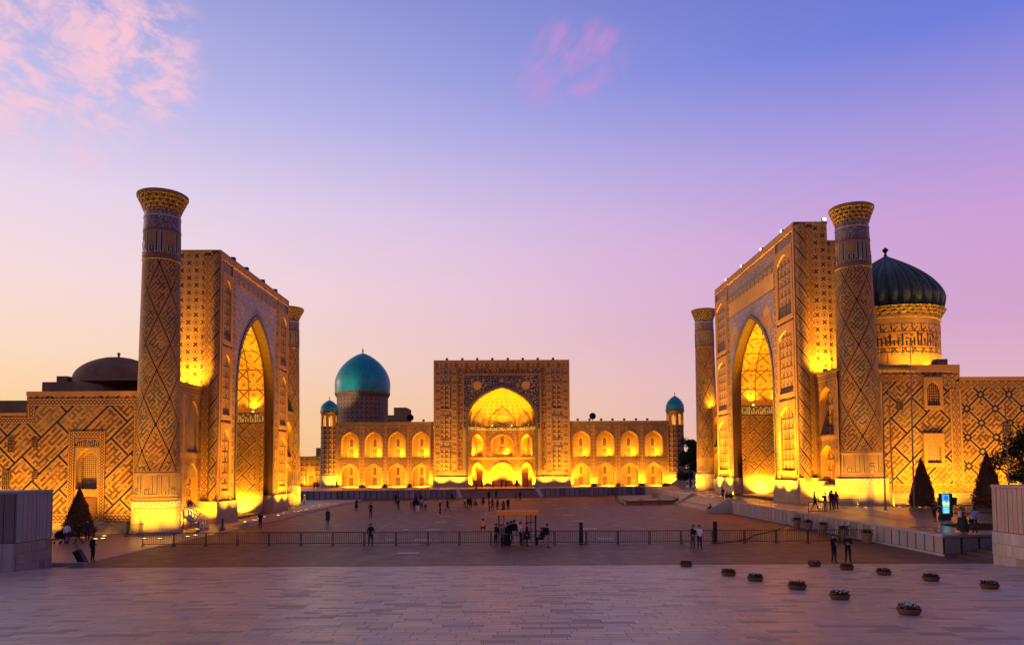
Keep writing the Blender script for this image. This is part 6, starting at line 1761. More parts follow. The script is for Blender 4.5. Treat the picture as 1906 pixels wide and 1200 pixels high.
# terracotta tubs along the marble wall
def tub(px, py, w, label, seed, cols):
    p = G(px, py); rnd = random.Random(seed); r = w/2
    rt = thing('plant_tub', label, 'plant pot', (p.x, p.y+r*.6, 0), rnd.uniform(0, 6))
    mb = MB(); mb.lathe([(0, 0), (r*.66, 0), (r*.7, .04), (r*.92, r*1.45), (r*1.06, r*1.47), (r*1.08, r*1.85), (r*.97, r*1.87), (r*.92, r*1.7)], 24); mb.build('tub', M['terracotta'], rt)
    mb = MB(); mb.lathe([(r*.93, r*1.7), (0, r*1.76)], 16); mb.build('soil', M['soil'], rt)
    mb = MB(); leaves(mb, [(rnd.gauss(0, r*.42), rnd.gauss(0, r*.42), r*1.75+rnd.random()*.28) for _ in range(300)], .07, rnd); mb.build('plant', M['plant'], rt)
    mb = MB(); leaves(mb, [(rnd.gauss(0, r*.42), rnd.gauss(0, r*.42), r*1.85+rnd.random()*.26) for _ in range(60)], .06, rnd); mb.build('flowers', M[cols], rt)
for i, (px, py, w, lab) in enumerate(((1484.5, 982, .78, 'terracotta tub at the far end of the tub row by the marble wall'), (1507, 987, .78, 'terracotta tub with dark plants, second in the row from its far end'), (1534, 992.5, .78, 'terracotta tub in the middle of the row by marble wall'),
                               (1573, 1001, .8, 'terracotta tub behind the two dark-clad men'), (1617, 1010.5, .82, 'terracotta tub at the barrier end by the marble wall'))):
    tub(px, py, w, lab, 30+i, 'petal_o')
# flower bowls on the stone terrace
def bowl_pt(px, py):
    y = 30.0
    for _ in range(40):
        q = G(px, py, tzf(y)); y = .5*y+.5*q.y
    return G(px, py, tzf(y))
BOW = [(1277, 1054, 'orange', 'flat flower bowl on its own by the terrace edge, left of the others'), (1356, 1071, 'orange', 'flat bowl of orange flowers beside the edge bowl'), (1406, 1081, 'pale', 'flat bowl of small dark plants between two orange bowls'), (1484, 1096.5, 'orange', 'flat bowl of tall orange flowers'),
       (1563, 1115, 'white', 'flat bowl thick with white flowers'), (1692, 1143, 'white', 'flat bowl of white and dark flowers standing nearest the terrace middle'), (1516, 1053.5, 'pale', 'small flat bowl behind the two standing men'), (1576, 1060, 'none', 'flat bowl of low brown plants near the two men'),
       (1645, 1069.5, 'pale', 'flat bowl of dark plants before the marble wall corner'), (1733, 1081, 'none', 'flat bowl of dark leaves facing the brown steps'), (1842, 1095, 'pale', 'flat bowl before the mauve clad block')]
for i, (px, py, kind, lab) in enumerate(BOW):
    p = bowl_pt(px, py); rnd = random.Random(50+i); r = .36
    rt = thing('flower_bowl', lab, 'plant pot', (p.x, p.y, p.z+.004), rnd.uniform(0, 6)); rt.rotation_euler[0] = 0
    mb = MB(); mb.lathe([(0, -.012), (r*.78, -.012), (r*.92, .06), (r*.98, .13), (r*1.0, .135), (r*1.0, .2), (r*.93, .205), (r*.9, .15)], 28); mb.build('bowl', M['bowl'], rt)
    mb = MB()
    for k in range(28): mb.box(r*.985*math.cos(k*PI/14)-.012, r*.985*math.cos(k*PI/14)+.012, r*.985*math.sin(k*PI/14)-.012, r*.985*math.sin(k*PI/14)+.012, .14, .195)
    mb.build('rim_studs', M['bowl'], rt)['kind'] = 'stuff'
    mb = MB(); mb.lathe([(r*.92, .155), (0, .17)], 18); mb.build('soil', M['soil'], rt)
    def disc(): a = rnd.uniform(0, 2*PI); q = r*.88*math.sqrt(rnd.random()); return q*math.cos(a), q*math.sin(a)
    mb = MB(); leaves(mb, [(*disc(), .17+rnd.random()*.15) for _ in range(520)], .04, rnd); mb.build('plant', M['plant'], rt)
    n = {'orange': 70, 'white': 120, 'pale': 30, 'none': 14}[kind]
    mb = MB(); leaves(mb, [(*disc(), .22+rnd.random()*(.2 if kind == 'orange' else .14)) for _ in range(n)], .032, rnd); mb.build('flowers', M['petal_o' if kind in ('orange', 'none') else 'petal'], rt)
# lawns
bed([(31.5, 52.5), (46, 52.5), (46, 56.5), (31.5, 56.5)], rz, 1, 9000)
bed([(37.0, 64), (60, 64), (60, 74.5), (37.0, 74.5)], rz, 2, 6000)
bed([(-52, 57.5), (-38, 57.5), (-38, 66), (-52, 66)], .012, 3, 6000)
# small dark litter bin at the left minaret
p = G(243, 993); rt = thing('litter_bin', 'small dark litter bin at the foot of left minaret', 'bin', (p.x, p.y-.3, .012))
mb = MB(); mb.lathe([(.2, 0), (.24, .1), (.26, .8), (.28, .82), (.28, .88), (.2, .9), (.2, .7)], 16); mb.build('drum', M['black'], rt)
mb = MB(); mb.lathe([(.28, .95), (.24, 1.05), (0, 1.1)], 16); mb.tube((.24, 0, .85), (.24, 0, .97), .02, n=5); mb.build('lid', M['black'], rt)
# suitcase
p = G(157, 1050); rt = thing('suitcase', 'large black wheeled suitcase tilted beside its owner', 'suitcase', (p.x, p.y, .015), R(-20))
rt.rotation_euler = (0, R(-28), R(10))
mb = MB(); mb.box(-.18, .18, -.3, .3, .07, .98); bo = mb.build('shell', M['black'], rt)
bv = bo.modifiers.new('b', 'BEVEL'); bv.width = .06; bv.segments = 3
for x in (-.15, .15):
    for y in (-.25, .2):
        mb = MB(); mb.tube((x, y, .05), (x, y+.05, .05), .05, n=10); mb.build('wheel', M['black'], rt)
mb = MB(); mb.tube((.12, -.12, .95), (.12, -.12, 1.3), .015, n=5); mb.tube((.12, .12, .95), (.12, .12, 1.3), .015, n=5); mb.tube((.12, -.14, 1.3), (.12, .14, 1.3), .02, n=5); mb.build('handle', M['iron'], rt)
# folded pushchair by the topiary
p = G(112, 1012); rt = thing('pushchair', 'dark pushchair with hood beside the topiary cone', 'pushchair', (p.x, p.y, .012), R(60))
mb = MB(); mb.lathe([(.42, .55), (.4, .75), (.3, .95), (.0, 1.05)], 12, a0=0, a1=PI); mb.build('hood', M['black'], rt)
mb = MB(); mb.box(-.25, .25, -.35, .3, .42, .58); mb.build('seat', M['black'], rt)
mb = MB(); mb.tube((-.25, -.4, .1), (-.25, .5, 1.0), .02); mb.tube((.25, -.4, .1), (.25, .5, 1.0), .02); mb.tube((-.25, .5, 1.0), (.25, .5, 1.0), .025); mb.tube((-.25, .35, .1), (-.25, -.2, .5), .02); mb.tube((.25, .35, .1), (.25, -.2, .5), .02); mb.build('frame', M['iron'], rt)
for x in (-.27, .27):
    for y in (-.4, .35):
        mb = MB(); mb.tube((x-.02, y, .11), (x+.02, y, .11), .11, n=12); mb.build('wheel', M['black'], rt)
# ------------------------------------------------------------------ people
STD = {'pel': (0, 0, .94), 'wai': (0, 0, 1.09), 'che': (0, .01, 1.30), 'nec': (0, .012, 1.47), 'hea': (0, -.01, 1.585), 'top': (0, 0, 1.69),
       'shL': (.165, .01, 1.41), 'elL': (.225, .03, 1.14), 'wrL': (.235, -.03, .91), 'haL': (.235, -.05, .83),
       'shR': (-.165, .01, 1.41), 'elR': (-.225, .03, 1.14), 'wrR': (-.235, -.03, .91), 'haR': (-.235, -.05, .83),
       'hiL': (.09, 0, .90), 'knL': (.10, -.02, .50), 'anL': (.10, .02, .09), 'toL': (.125, -.14, .04),
       'hiR': (-.09, 0, .90), 'knR': (-.10, -.02, .50), 'anR': (-.10, .02, .09), 'toR': (-.125, -.14, .04)}
RAD = {'pel': (.155, .115), 'wai': (.14, .105), 'che': (.165, .12), 'nec': (.055, .058), 'hea': (.078, .092), 'top': (.058, .07), 'sh': (.066, .066), 'el': (.047, .047), 'wr': (.034, .034), 'ha': (.042, .026),
       'hi': (.09, .095), 'kn': (.06, .062), 'an': (.043, .046), 'to': (.045, .03)}
EDG = [('pel', 'wai'), ('wai', 'che'), ('che', 'nec'), ('nec', 'hea'), ('hea', 'top')]
for s_ in 'LR': EDG += [('che', 'sh'+s_), ('sh'+s_, 'el'+s_), ('el'+s_, 'wr'+s_), ('wr'+s_, 'ha'+s_), ('pel', 'hi'+s_), ('hi'+s_, 'kn'+s_), ('kn'+s_, 'an'+s_), ('an'+s_, 'to'+s_)]
def pose(**kw):
    d = dict(STD); d.update(kw); return d
POSES = {
 'stand': pose(),
 'relax': pose(knR=(-.12, -.06, .50), anR=(-.15, -.02, .09), toR=(-.2, -.16, .04), elL=(.25, .05, 1.15), wrL=(.2, -.12, 1.0), haL=(.15, -.17, 1.02)),
 'folded': pose(elL=(.235, -.06, 1.17), wrL=(.06, -.2, 1.2), haL=(-.03, -.2, 1.23), elR=(-.235, -.06, 1.15), wrR=(-.06, -.2, 1.14), haR=(.04, -.22, 1.15), anL=(.13, .02, .09), toL=(.17, -.13, .04), anR=(-.13, .02, .09), toR=(-.17, -.13, .04)),
 'walk': pose(knL=(.09, -.16, .52), anL=(.09, -.27, .11), toL=(.1, -.42, .07), knR=(-.09, .06, .49), anR=(-.09, .32, .14), toR=(-.1, .2, .04), elL=(.22, .14, 1.16), wrL=(.22, .16, .93), haL=(.21, .13, .85), elR=(-.22, -.08, 1.16), wrR=(-.2, -.24, .98), haR=(-.19, -.29, .92), pel=(0, 0, .92)),
 'photo': pose(elL=(.2, -.17, 1.22), wrL=(.07, -.3, 1.44), haL=(.04, -.31, 1.51), elR=(-.2, -.17, 1.22), wrR=(-.07, -.3, 1.44), haR=(-.04, -.31, 1.51)),
 'reach': pose(elL=(.34, -.1, 1.42), wrL=(.5, -.22, 1.56), haL=(.56, -.26, 1.62)),
 'selfie': pose(elR=(-.42, -.03, 1.46), wrR=(-.56, -.08, 1.64), haR=(-.6, -.1, 1.71), anL=(.13, .02, .09), toL=(.17, -.13, .04), anR=(-.12, .02, .09)),
 'bend': pose(pel=(0, .12, .92), wai=(0, .02, 1.03), che=(0, -.2, 1.13), nec=(0, -.37, 1.18), hea=(0, -.48, 1.2), top=(0, -.56, 1.25), shL=(.16, -.27, 1.15), shR=(-.16, -.27, 1.15), elL=(.2, -.33, .9), elR=(-.2, -.33, .9), wrL=(.16, -.46, .74), wrR=(-.16, -.46, .74), haL=(.15, -.51, .68), haR=(-.15, -.51, .68), hiL=(.09, .11, .9), hiR=(-.09, .11, .9), knL=(.1, .03, .5), knR=(-.1, .03, .5)),
 'crouch': pose(pel=(0, .16, .34), wai=(0, .13, .48), che=(0, .0, .70), nec=(0, -.08, .86), hea=(0, -.13, .97), top=(0, -.15, 1.07), shL=(.165, -.03, .80), shR=(-.165, -.03, .80), elL=(.24, -.22, .62), elR=(-.24, -.22, .62), wrL=(.12, -.40, .60), wrR=(-.12, -.40, .60), haL=(.06, -.45, .62), haR=(-.06, -.45, .62),
                hiL=(.1, .12, .33), hiR=(-.1, .12, .33), knL=(.17, -.24, .46), knR=(-.17, -.24, .46), anL=(.15, .02, .10), anR=(-.15, .02, .10), toL=(.18, -.14, .04), toR=(-.18, -.14, .04)),
 'sit': pose(pel=(0, .1, .54), wai=(0, .11, .69), che=(0, .06, .90), nec=(0, .03, 1.06), hea=(0, -.0, 1.175), top=(0, .01, 1.28), shL=(.165, .05, 1.0), shR=(-.165, .05, 1.0), elL=(.23, -.02, .76), elR=(-.23, -.02, .76), wrL=(.15, -.22, .66), wrR=(-.15, -.22, .66), haL=(.12, -.29, .64), haR=(-.12, -.29, .64),
             hiL=(.1, .06, .52), hiR=(-.1, .06, .52), knL=(.13, -.36, .53), knR=(-.13, -.36, .53), anL=(.13, -.36, .10), anR=(-.13, -.33, .10), toL=(.15, -.51, .04), toR=(-.15, -.48, .04)),
 'sitlow': pose(pel=(0, .1, .14), wai=(0, .12, .28), che=(0, .05, .5), nec=(0, .0, .66), hea=(0, -.04, .775), top=(0, -.04, .88), shL=(.165, .03, .6), shR=(-.165, .03, .6), elL=(.24, -.1, .4), elR=(-.24, -.1, .4), wrL=(.14, -.3, .44), wrR=(-.14, -.3, .44), haL=(.07, -.36, .46), haR=(-.07, -.36, .46),
                hiL=(.1, .04, .14), hiR=(-.1, .04, .14), knL=(.16, -.3, .46), knR=(-.16, -.3, .46), anL=(.14, -.5, .10), anR=(-.14, -.5, .10), toL=(.16, -.65, .05), toR=(-.16, -.65, .05)),
}
def body_mesh(P, name):
    names = list(P); me = bpy.data.meshes.new('skel'); me.from_pydata([P[n] for n in names], [], [(names.index(a), names.index(b)) for a, b in EDG])
    o = bpy.data.objects.new('skel', me); C.objects.link(o)
    sk = o.modifiers.new('s', 'SKIN'); sk.use_smooth_shade = True
    for i, n in enumerate(names):
        k = n if n in RAD else n[:2]; me.skin_vertices[0].data[i].radius = RAD[k]; me.skin_vertices[0].data[i].use_root = (n == 'pel')
    sb = o.modifiers.new('b', 'SUBSURF'); sb.levels = 1; sb.render_levels = 1
    dg = bpy.context.evaluated_depsgraph_get(); ev = o.evaluated_get(dg); out = bpy.data.meshes.new_from_object(ev)
    bpy.data.objects.remove(o, do_unlink=True)
    bm = bmesh.new(); bm.from_mesh(out)
    segs = []
    for a, b in EDG:
        k = a[:2]+b[:2]
        tagm = {'nehe': 0, 'heto': 0, 'wrha': 0, 'chne': 1, 'elwr': 4, 'anto': 3, 'hikn': 2, 'knan': 2, 'pehi': 2}.get(k, 1)
        segs.append((Vector(P[a]), Vector(P[b]), tagm))
    pel = Vector(P['pel']); wai = Vector(P['wai']); axis = (wai-pel).normalized()
    for f in bm.faces:
        c = f.calc_center_median(); best = (9, 0)
        for a, b, t in segs:
            d = b-a; u = max(0, min(1, (c-a).dot(d)/max(1e-9, d.length_squared))); q = (c-(a+d*u)).length
            if q < best[0]: best = (q, t)
        t = best[1]
        if t == 1 and (c-pel).dot(axis) < -.02: t = 2
        if t == 0 and (c-Vector(P['nec'])).dot((Vector(P['hea'])-Vector(P['nec'])).normalized()) < -.0 and (c-Vector(P['nec'])).length < .2: t = 1
        f.material_index = t; f.smooth = True
    # fingers and thumb, two joints each; they start inside the palm
    def tube(p, q, r0, r1, mi, n=5):
        p, q = Vector(p), Vector(q); d = (q-p).normalized(); a = d.orthogonal().normalized(); b = d.cross(a)
        A_ = [bm.verts.new(p+(a*math.cos(2*PI*i/n)+b*math.sin(2*PI*i/n))*r0) for i in range(n)]; B_ = [bm.verts.new(q+(a*math.cos(2*PI*i/n)+b*math.sin(2*PI*i/n))*r1) for i in range(n)]
        for i in range(n):
            f = bm.faces.new((A_[i], A_[(i+1) % n], B_[(i+1) % n], B_[i])); f.material_index = mi; f.smooth = True
        f = bm.faces.new(B_); f.material_index = mi
    for s in 'LR':
        w, h = Vector(P['wr'+s]), Vector(P['ha'+s]); d = (h-w).normalized(); side = d.cross(Vector((1, 0, 0))); side = side.normalized() if side.length > .2 else Vector((0, 1, 0)); curl = d.cross(side)*(1 if s == 'L' else -1)
        for k, L in enumerate((.062, .074, .078, .07)):
            b0 = h+side*(-.028+k*.0185)-d*.005; m1 = b0+d*L*.55+curl*.006; tube(b0, m1, .0092, .0085, 0); tube(m1, m1+(d*.8+curl*.55).normalized()*L*.5, .0085, .007, 0)
        b0 = w+d*.03-side*.03; m1 = b0+(d*.7-side*.75).normalized()*.04; tube(b0, m1, .011, .0095, 0); tube(m1, m1+(d*.95-side*.2).normalized()*.03, .0095, .008, 0)
    # face
    he, tp_ = Vector(P['hea']), Vector(P['top']); up = (tp_-he).normalized(); fw = Vector((0, -1, 0)); fw = (fw-up*fw.dot(up)).normalized(); rt_ = fw.cross(up)
    tube(he+fw*.085+up*.022, he+fw*.112-up*.004, .008, .015, 0)
    for sg in (-1, 1):
        tube(he+fw*.078+rt_*sg*.033+up*.026, he+fw*.094+rt_*sg*.033+up*.026, .013, .011, 5)
        tube(he+rt_*sg*.07+up*.008, he+rt_*sg*.094+up*.015-fw*.01, .026, .02, 0, 6)
    tube(he+fw*.08-up*.042-rt_*.022, he+fw*.08-up*.042+rt_*.022, .009, .009, 5)
    bm.to_mesh(out); bm.free(); out.name = name
    P['_frame'] = (he, up, fw, rt_)
    return out
BODY = {k: body_mesh(v, 'body_'+k) for k, v in POSES.items()}
_pm = {}
def cloth(c):
    if c not in _pm: _pm[c] = plain('cloth_%d' % len(_pm), c, .85, .2, wear=.15, wscale=6)
    return _pm[c]
SKIN = plain('skin', (.36, .20, .13), .55, .35, wear=.05); DARK = plain('face_dark', (.03, .015, .012), .5, wear=0); HAIR = plain('hair_black', (.012, .009, .008), .6, wear=.1); SHOE = plain('shoe', (.02, .016, .015), .5, wear=.1)
_hm = {}
def hair_mesh(pk, kind):
    if (pk, kind) in _hm: return _hm[pk, kind]
    he, up, fw, rt_ = POSES[pk]['_frame']; mb = MB(); c = he+up*.035-fw*.006
    N, Mr = 14, 7
    lim = {'short': .1, 'long': -.5, 'cap': .25, 'scarf': -.75}[kind]
    def pt(th, ph):
        z = math.cos(th); s = math.sin(th); f = math.cos(ph); 
        zz_ = z
        k = 1.08 if kind != 'scarf' else 1.2
        return c+(rt_*math.sin(ph)*s*.093+fw*(-f)*s*.108+up*zz_*.112)*k
    for i in range(Mr):
        for j in range(N):
            ph0, ph1 = 2*PI*j/N, 2*PI*(j+1)/N
            def th(i, ph):
                back = (1+math.cos(ph))/2                 # 1 at the back of the head
                m_ = .42*PI+back*(.28*PI if kind in ('short',) else .42*PI if kind in ('long', 'scarf') else .08*PI)
                if kind == 'cap': m_ = .46*PI
                return m_*i/Mr
            mb.face([pt(th(i, ph0), ph0), pt(th(i, ph1), ph1), pt(th(i+1, ph1), ph1), pt(th(i+1, ph0), ph0)])
    if kind == 'long': 
        for j in range(6):
            mb.tube(c-fw*.07+rt_*(-.06+.024*j)-up*.02, c-fw*.085+rt_*(-.075+.03*j)-up*.28, .03, .018, n=6)
    if kind == 'cap': mb.face([c+fw*.09-rt_*.07+up*.03, c+fw*.09+rt_*.07+up*.03, c+fw*.19+rt_*.05+up*.015, c+fw*.19-rt_*.05+up*.015])
    _hm[pk, kind] = mb.mesh('hair', HAIR, smooth=True); return _hm[pk, kind]
def extra_mesh(kind):
    if kind in _hm: return _hm[kind]
    mb = MB()
    if kind == 'skirt': mb.lathe([(.15, 1.06), (.2, .95), (.235, .6), (.29, .14), (.26, .13)], 18)
    elif kind == 'coat': mb.lathe([(.15, 1.12), (.19, .98), (.225, .75), (.25, .52), (.22, .51)], 18)
    elif kind == 'robe': mb.lathe([(.14, 1.36), (.19, 1.2), (.2, .95), (.27, .4), (.31, .06), (.28, .05)], 18)
    elif kind == 'pack':
        mb.lathe([(0, .98), (.13, .99), (.165, 1.05), (.165, 1.3), (.13, 1.42), (.05, 1.47), (0, 1.47)], 14, (0, .19)); mb.tube((.1, .1, 1.42), (.11, -.11, 1.3), .02, n=5); mb.tube((-.1, .1, 1.42), (-.11, -.11, 1.3), .02, n=5)
    elif kind == 'bag': mb.box(.2, .34, -.13, .17, .68, .93); mb.tube((.27, -.1, .92), (.27, .02, 1.1), .012, n=5); mb.tube((.27, .14, .92), (.27, .02, 1.1), .012, n=5)
    elif kind == 'phone': mb.box(-.075, .075, -.345, -.335, 1.47, 1.56)
    _hm[kind] = mb.mesh(kind, HAIR, smooth=(kind != 'bag')); return _hm[kind]
def setmat(o, i, mt):
    o.material_slots[i].link = 'OBJECT'; o.material_slots[i].material = mt
for me in BODY.values():
    for mt in (SKIN, SKIN, SKIN, SHOE, SKIN, DARK): me.materials.append(mt)
BK = (.014, .014, .018); NV = (.02, .026, .055); GY = (.10, .095, .10); DG = (.022, .035, .026); BR = (.10, .05, .035); RD = (.13, .022, .022); WH = (.62, .6, .62); LB = (.22, .30, .46); KH = (.22, .16, .11); OR = (.80, .28, .035); PL = (.42, .40, .40); GR = (.05, .12, .07); LI = (.46, .44, .55)
def person(px, py, z, pk, face, top, legs, label, h=1.72, hair='short', hatc=None, extra=(), sleeve=True, group=None, shoes=None, at=None):
    p = at if at is not None else G(px, py, z if not callable(z) else 1.9)
    if callable(z) and at is None:
        for _ in range(4): p = G(px, py, z(p.x, p.y))
    k = h/1.745
    rt = thing('person', label, 'person', (p.x, p.y, p.z+.002), R(face), group); rt.scale = (k, k, k)
    b = inst('body', BODY[pk], rt)
    setmat(b, 1, cloth(top)); setmat(b, 2, cloth(legs))
    if sleeve: setmat(b, 4, cloth(top))
    if shoes: setmat(b, 3, cloth(shoes))
    hr = inst('cap' if hair == 'cap' else 'headscarf' if hair == 'scarf' else 'hair', hair_mesh(pk, hair), rt)
    if hatc: setmat(hr, 0, cloth(hatc))
    for e in extra:
        nm, c = e if isinstance(e, tuple) else (e, BK)
        x = inst({'pack': 'backpack', 'bag': 'shoulder_bag'}.get(nm, nm), extra_mesh(nm), rt); setmat(x, 0, cloth(c))
    return rt
sq = 0.0
P_ = person
# --- left part of the square and the left walk
P_(663, 951, sq, 'photo', 60, DG, BK, 'person in dark green coat taking a picture near the left kerb', 1.7, extra=(('coat', DG), 'phone'))
P_(690, 963.5, sq, 'folded', -20, BK, BK, 'person in black suit with folded arms, standing alone on the square', 1.82)
P_(736.5, 938.5, sq, 'stand', 160, BK, BK, 'tall person in black standing with their back turned near the grey wall', 1.85)
P_(741.5, 948.5, sq, 'relax', 40, DG, DG, 'short person in dark green jacket and trousers', 1.6)
P_(765, 947, sq, 'stand', 120, RD, RD, 'child in dark red clothes beside a group of sightseers', 1.1)
P_(770.5, 952, sq, 'stand', 200, BK, BK, 'person in black next to the one in white trousers', 1.74)
P_(777.5, 953, sq, 'relax', 180, BK, WH, 'person in dark top and bright white trousers', 1.66, hair='long')
P_(774, 941, sq, 'stand', 150, BK, NV, 'person in black coat behind the one in white trousers', 1.72, extra=(('coat', BK),))
P_(783.5, 937, sq, 'stand', 190, NV, BK, 'person in navy jacket behind the light blue shirt', 1.7)
P_(784.5, 949.5, sq, 'relax', 200, LB, NV, 'person in light blue shirt and jeans', 1.72, sleeve=False)
P_(792, 950, sq, 'photo', 150, LI, NV, 'person in pale lilac shirt with raised hands', 1.62, hair='long', extra=('phone',))
P_(819, 956.5, sq, 'reach', 70, RD, BK, 'person in dark red jacket and white cap pointing with one arm', 1.74, hair='cap', hatc=WH, extra=(('bag', WH),))
P_(833, 951.5, sq, 'walk', 100, BK, BK, 'person in black striding with a shoulder bag', 1.74, extra=('bag',))
P_(841.5, 931.5, sq, 'walk', 70, BK, BK, 'person in black walking past the grey panel wall', 1.62, extra=(('coat', BK),))
P_(610, 977, sq, 'walk', 10, NV, BK, 'person in dark suit jacket walking alone near the left kerb', 1.72, extra=(('coat', NV),))
P_(484, 986.5, sq+.03, 'photo', 40, BK, BK, 'person in black taking a picture at the left kerb', 1.76)
P_(690, 1018, sq, 'relax', 10, BK, BK, 'person in black suit standing in front of the barriers', 1.78)
P_(447.5, 940, .24, 'relax', 80, BR, BR, 'person in brown standing on the left portal recess floor', 1.7)
P_(566.5, 940, .25, 'stand', 60, BK, BK, 'person in black beside the far left minaret base', 1.74)
P_(172, 1045, .015, 'relax', 80, BK, BK, 'person in black holding a large wheeled suitcase', 1.7)
P_(124, 1012, .012, 'relax', 30, WH, NV, 'person in white shirt beside the pushchair', 1.66)
P_(146, 1013, .012, 'walk', -60, BK, BK, 'person in black walking in front of the left topiary cone', 1.72)
P_(162.5, 1005, .012, 'stand', 20, NV, BK, 'person in navy jacket at the edge of left topiary cone', 1.72)
# --- the crowd before the central steps
P_(865.5, 945, sq, 'relax', 200, PL, BK, 'person in pale grey top in the close trio by the paving marks', 1.66, hair='long')
P_(871.5, 946.5, sq, 'stand', 170, BK, BK, 'person in black in the close trio by the paving marks', 1.7)
P_(876, 946, sq, 'relax', 190, NV, BK, 'person in navy coat in the close trio by the paving marks', 1.68, extra=(('coat', NV),))
P_(885, 954, sq, 'stand', 185, DG, PL, 'person with grey backpack and pale trousers', 1.74, extra=(('pack', GY),))
P_(899.5, 942.5, sq, 'folded', 10, DG, BK, 'person in dark green jacket with folded arms', 1.74, extra=(('coat', DG),))
P_(910.5, 952, sq, 'relax', 90, BK, BK, 'tall person in black in the middle of the crowd', 1.86)
P_(910, 930, sq, 'stand', 170, BK, BK, 'person in black behind the tall one in the crowd', 1.76, extra=(('coat', BK),))
P_(916.5, 949, sq, 'relax', 180, BR, BK, 'person in brown jacket carrying a white shopping bag', 1.62, extra=(('bag', WH),), hair='long')
P_(925.5, 949.5, sq, 'stand', 200, KH, NV, 'short person in khaki with a dark backpack', 1.5, extra=('pack',))
P_(937, 954.5, sq, 'stand', 180, RD, RD, 'person in dark red dress with a small white bag', 1.66, hair='long', extra=(('skirt', RD), ('bag', WH)))
P_(945.5, 950.5, sq, 'relax', 150, BK, BK, 'person in black with a white cap', 1.76, hair='cap', hatc=WH)
P_(923.5, 928.5, sq, 'walk', 180, BK, BK, 'person in black walking up to the portal steps', 1.78)
P_(960.5, 931, sq, 'walk', 20, BR, BK, 'person in brown coat walking beside one in black', 1.66, extra=(('coat', BR),))
P_(968, 931.5, sq, 'stand', 0, BK, BK, 'broad person in black walking beside the brown coat', 1.8)
P_(877, 926.5, sq, 'stand', 160, GY, BK, 'person in grey at the foot of the portal steps', 1.68)
stz = lambda px, py, z: G(px, py, z)
P_(886, 921.5, sq, 'walk', 180, GY, BK, 'person in grey top climbing the portal steps', 1.72, at=G(886, 921, .525))
# --- central platform
P_(887, 903.5, PLZ, 'relax', 120, BK, BK, 'person in black at the left door of central recess', 1.72)
P_(897.5, 907, PLZ, 'stand', 170, BK, BK, 'tall person in black above the portal steps', 1.82)
P_(917, 908, PLZ, 'folded', 0, BK, BK, 'person in black with folded arms above the portal steps', 1.66)
P_(933.5, 905.5, PLZ, 'stand', 10, RD, RD, 'person in long dark red robe before the pierced screen', 1.7, hair='scarf', hatc=BR, extra=(('robe', RD),))
P_(941.5, 907, PLZ, 'relax', 330, BR, BK, 'person in brown jacket beside the long red robe', 1.64)
P_(962, 905, PLZ, 'stand', 190, BK, BK, 'person in long black coat above the portal steps', 1.76, extra=(('robe', BK),))
P_(974.5, 902.5, PLZ, 'stand', 90, BK, BK, 'thin person in black at the right door of central recess', 1.76)
P_(626.5, 908.5, PLZ, 'stand', 30, BK, BK, 'person in black beside the left corner turret uplight', 1.72)
P_(585, 909.5, PLZ, 'stand', 40, BR, BK, 'person in brown before the low annex', 1.6)
P_(590, 909.5, PLZ, 'stand', -40, BK, BK, 'person in black before the low annex', 1.68)
P_(1249, 903, PLZ, 'relax', 20, WH, BK, 'person in white shirt at the right corner turret', 1.74)
P_(1271, 904, PLZ, 'stand', 200, BK, BK, 'person in black near the red gate', 1.76)
# --- under and round the awning
P_(899, 987.5, sq, 'crouch', 175, OR, NV, 'person in bright orange jacket crouching on the square', 1.78)
P_(923.5, 1017, sq, 'relax', -60, BK, BK, 'person in dark suit at the left end of the awning', 1.74)
P_(934, 1018.5, sq, 'relax', 60, GY, BK, 'person in grey and black talking to the dark suit', 1.72)
P_(944, 1014.5, sq, 'stand', -80, BK, BK, 'person in long black coat under the awning', 1.76, extra=(('robe', BK),))
P_(951, 1012, sq, 'stand', 180, BK, BK, 'person in black at the folding table', 1.78)
P_(957.5, 1013, sq, 'relax', 150, BK, PL, 'person in black jacket and pale trousers at the folding table', 1.9)
P_(969, 1014, sq, 'folded', 70, WH, NV, 'person in white short-sleeved shirt under the awning', 1.78, sleeve=False)
P_(981, 1016.5, sq, 'stand', 80, BK, BK, 'stout person in black at the right post of the awning', 1.8, extra=(('coat', BK),))
P_(1008, 1014, sq, 'sit', -75, BK, BK, 'person in black sitting on the dark chair', 1.76)
P_(1019, 1019.5, sq, 'relax', 70, BK, KH, 'person with a big black backpack beside the chair', 1.78, extra=('pack',))
P_(1290.5, 1022, sq, 'relax', -60, BK, BR, 'person in black jacket standing by the one taking a selfie', 1.76)
P_(1302.5, 1022.5, sq, 'selfie', 5, WH, BK, 'person in white shirt holding one arm up for a selfie', 1.76, sleeve=False)
P_(1552.5, 1047, sq, 'folded', 20, BK, BK, 'person in black with legs apart near the terrace edge bowls', 1.76)
P_(1579, 1048, sq, 'folded', -20, BK, BK, 'person in black with arms crossed beside the far tubs', 1.78)
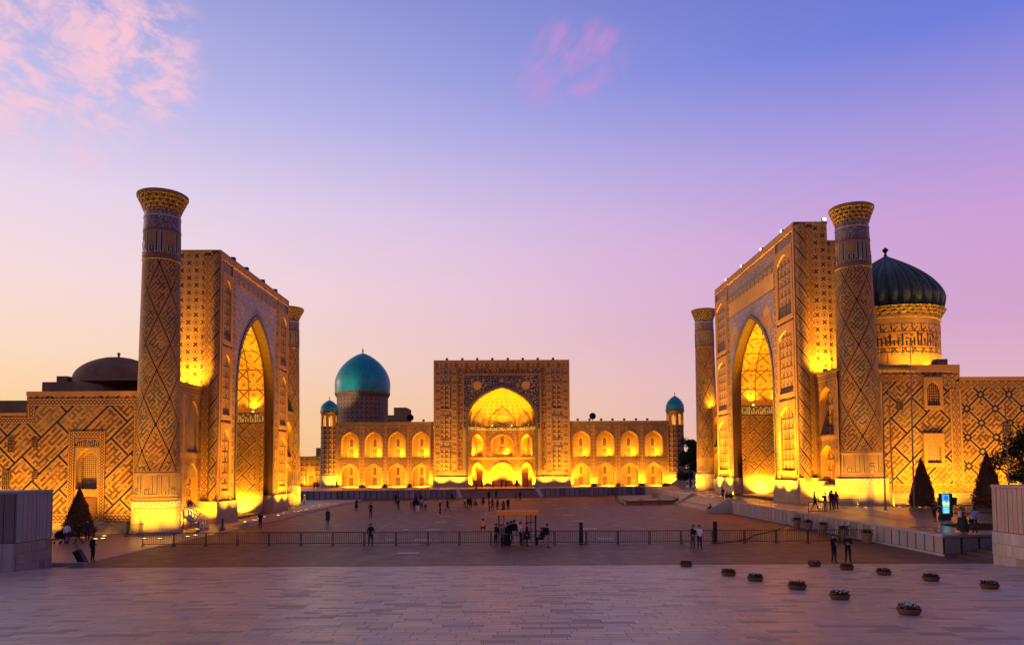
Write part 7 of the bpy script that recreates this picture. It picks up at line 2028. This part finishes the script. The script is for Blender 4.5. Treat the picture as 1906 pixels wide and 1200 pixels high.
# --- right terrace
P_(1517, 948.5, rz, 'walk', 60, GR, BK, 'person in green top walking on the terrace', 1.68)
P_(1536.5, 952, rz, 'photo', -70, NV, KH, 'person in navy jacket and khaki trousers taking a picture', 1.74)
q = P_(1548, 950, rz, 'relax', 180, BK, NV, 'person in black carrying a child on the shoulders', 1.78)
P_(0, 0, 0, 'sitlow', 180, PL, NV, 'small child riding on the shoulders of a person in black', 1.0, at=Vector((q.location.x, q.location.y+.02, q.location.z+1.38)))
P_(1556.5, 948.5, rz, 'relax', 160, RD, BK, 'person with red shoulder bag beside the carried child', 1.66, extra=(('bag', RD),), hair='long')
P_(1741, 972, rz, 'bend', 100, NV, BK, 'person in navy bending forward to read the lit screen', 1.76)
P_(1795.5, 993, rz, 'photo', 20, RD, DG, 'person with long red-brown hair and dark green skirt', 1.7, hair='long', hatc=(.11, .035, .022), extra=(('skirt', DG),), sleeve=False)
P_(1789.5, 990, rz, 'photo', 10, WH, DG, 'person in white top raising a phone beside the lit screen', 1.68, hair='long', extra=(('skirt', DG), 'phone'))
P_(1815, 992, rz, 'reach', 160, LB, BR, 'person in light blue shirt with a dark shoulder bag', 1.74, extra=('bag',))
P_(1318.5, 910, rz, 'relax', 10, RD, BK, 'person in dark red at the far right minaret', 1.7, extra=(('coat', RD),))
P_(1366.5, 911, rz, 'stand', 0, BK, BK, 'person in long black robe at the right portal pier', 1.76, extra=(('robe', BK),))
P_(1372, 910.5, rz, 'stand', -10, BK, BK, 'person in black beside the long black robe', 1.74)
P_(1345.5, 930.5, rz, 'relax', -60, BK, BK, 'person in black standing above the side stairs', 1.7)
P_(1353, 927.5, rz, 'sitlow', 30, GY, BK, 'person in grey sitting on the terrace edge by the stairs', 1.7)
P_(1359.5, 927.5, rz, 'sitlow', 0, BK, BK, 'person in black sitting in the middle of the terrace edge trio', 1.72)
P_(1365, 927.5, rz, 'sitlow', -20, NV, BK, 'person in navy sitting at the end of the terrace edge trio', 1.76)
P_(0, 0, 0, 'sitlow', -70, BK, BK, 'person in black sitting on the lowest stair by the cheek wall', 1.74, at=Vector((25.62, 98.6, .174)))
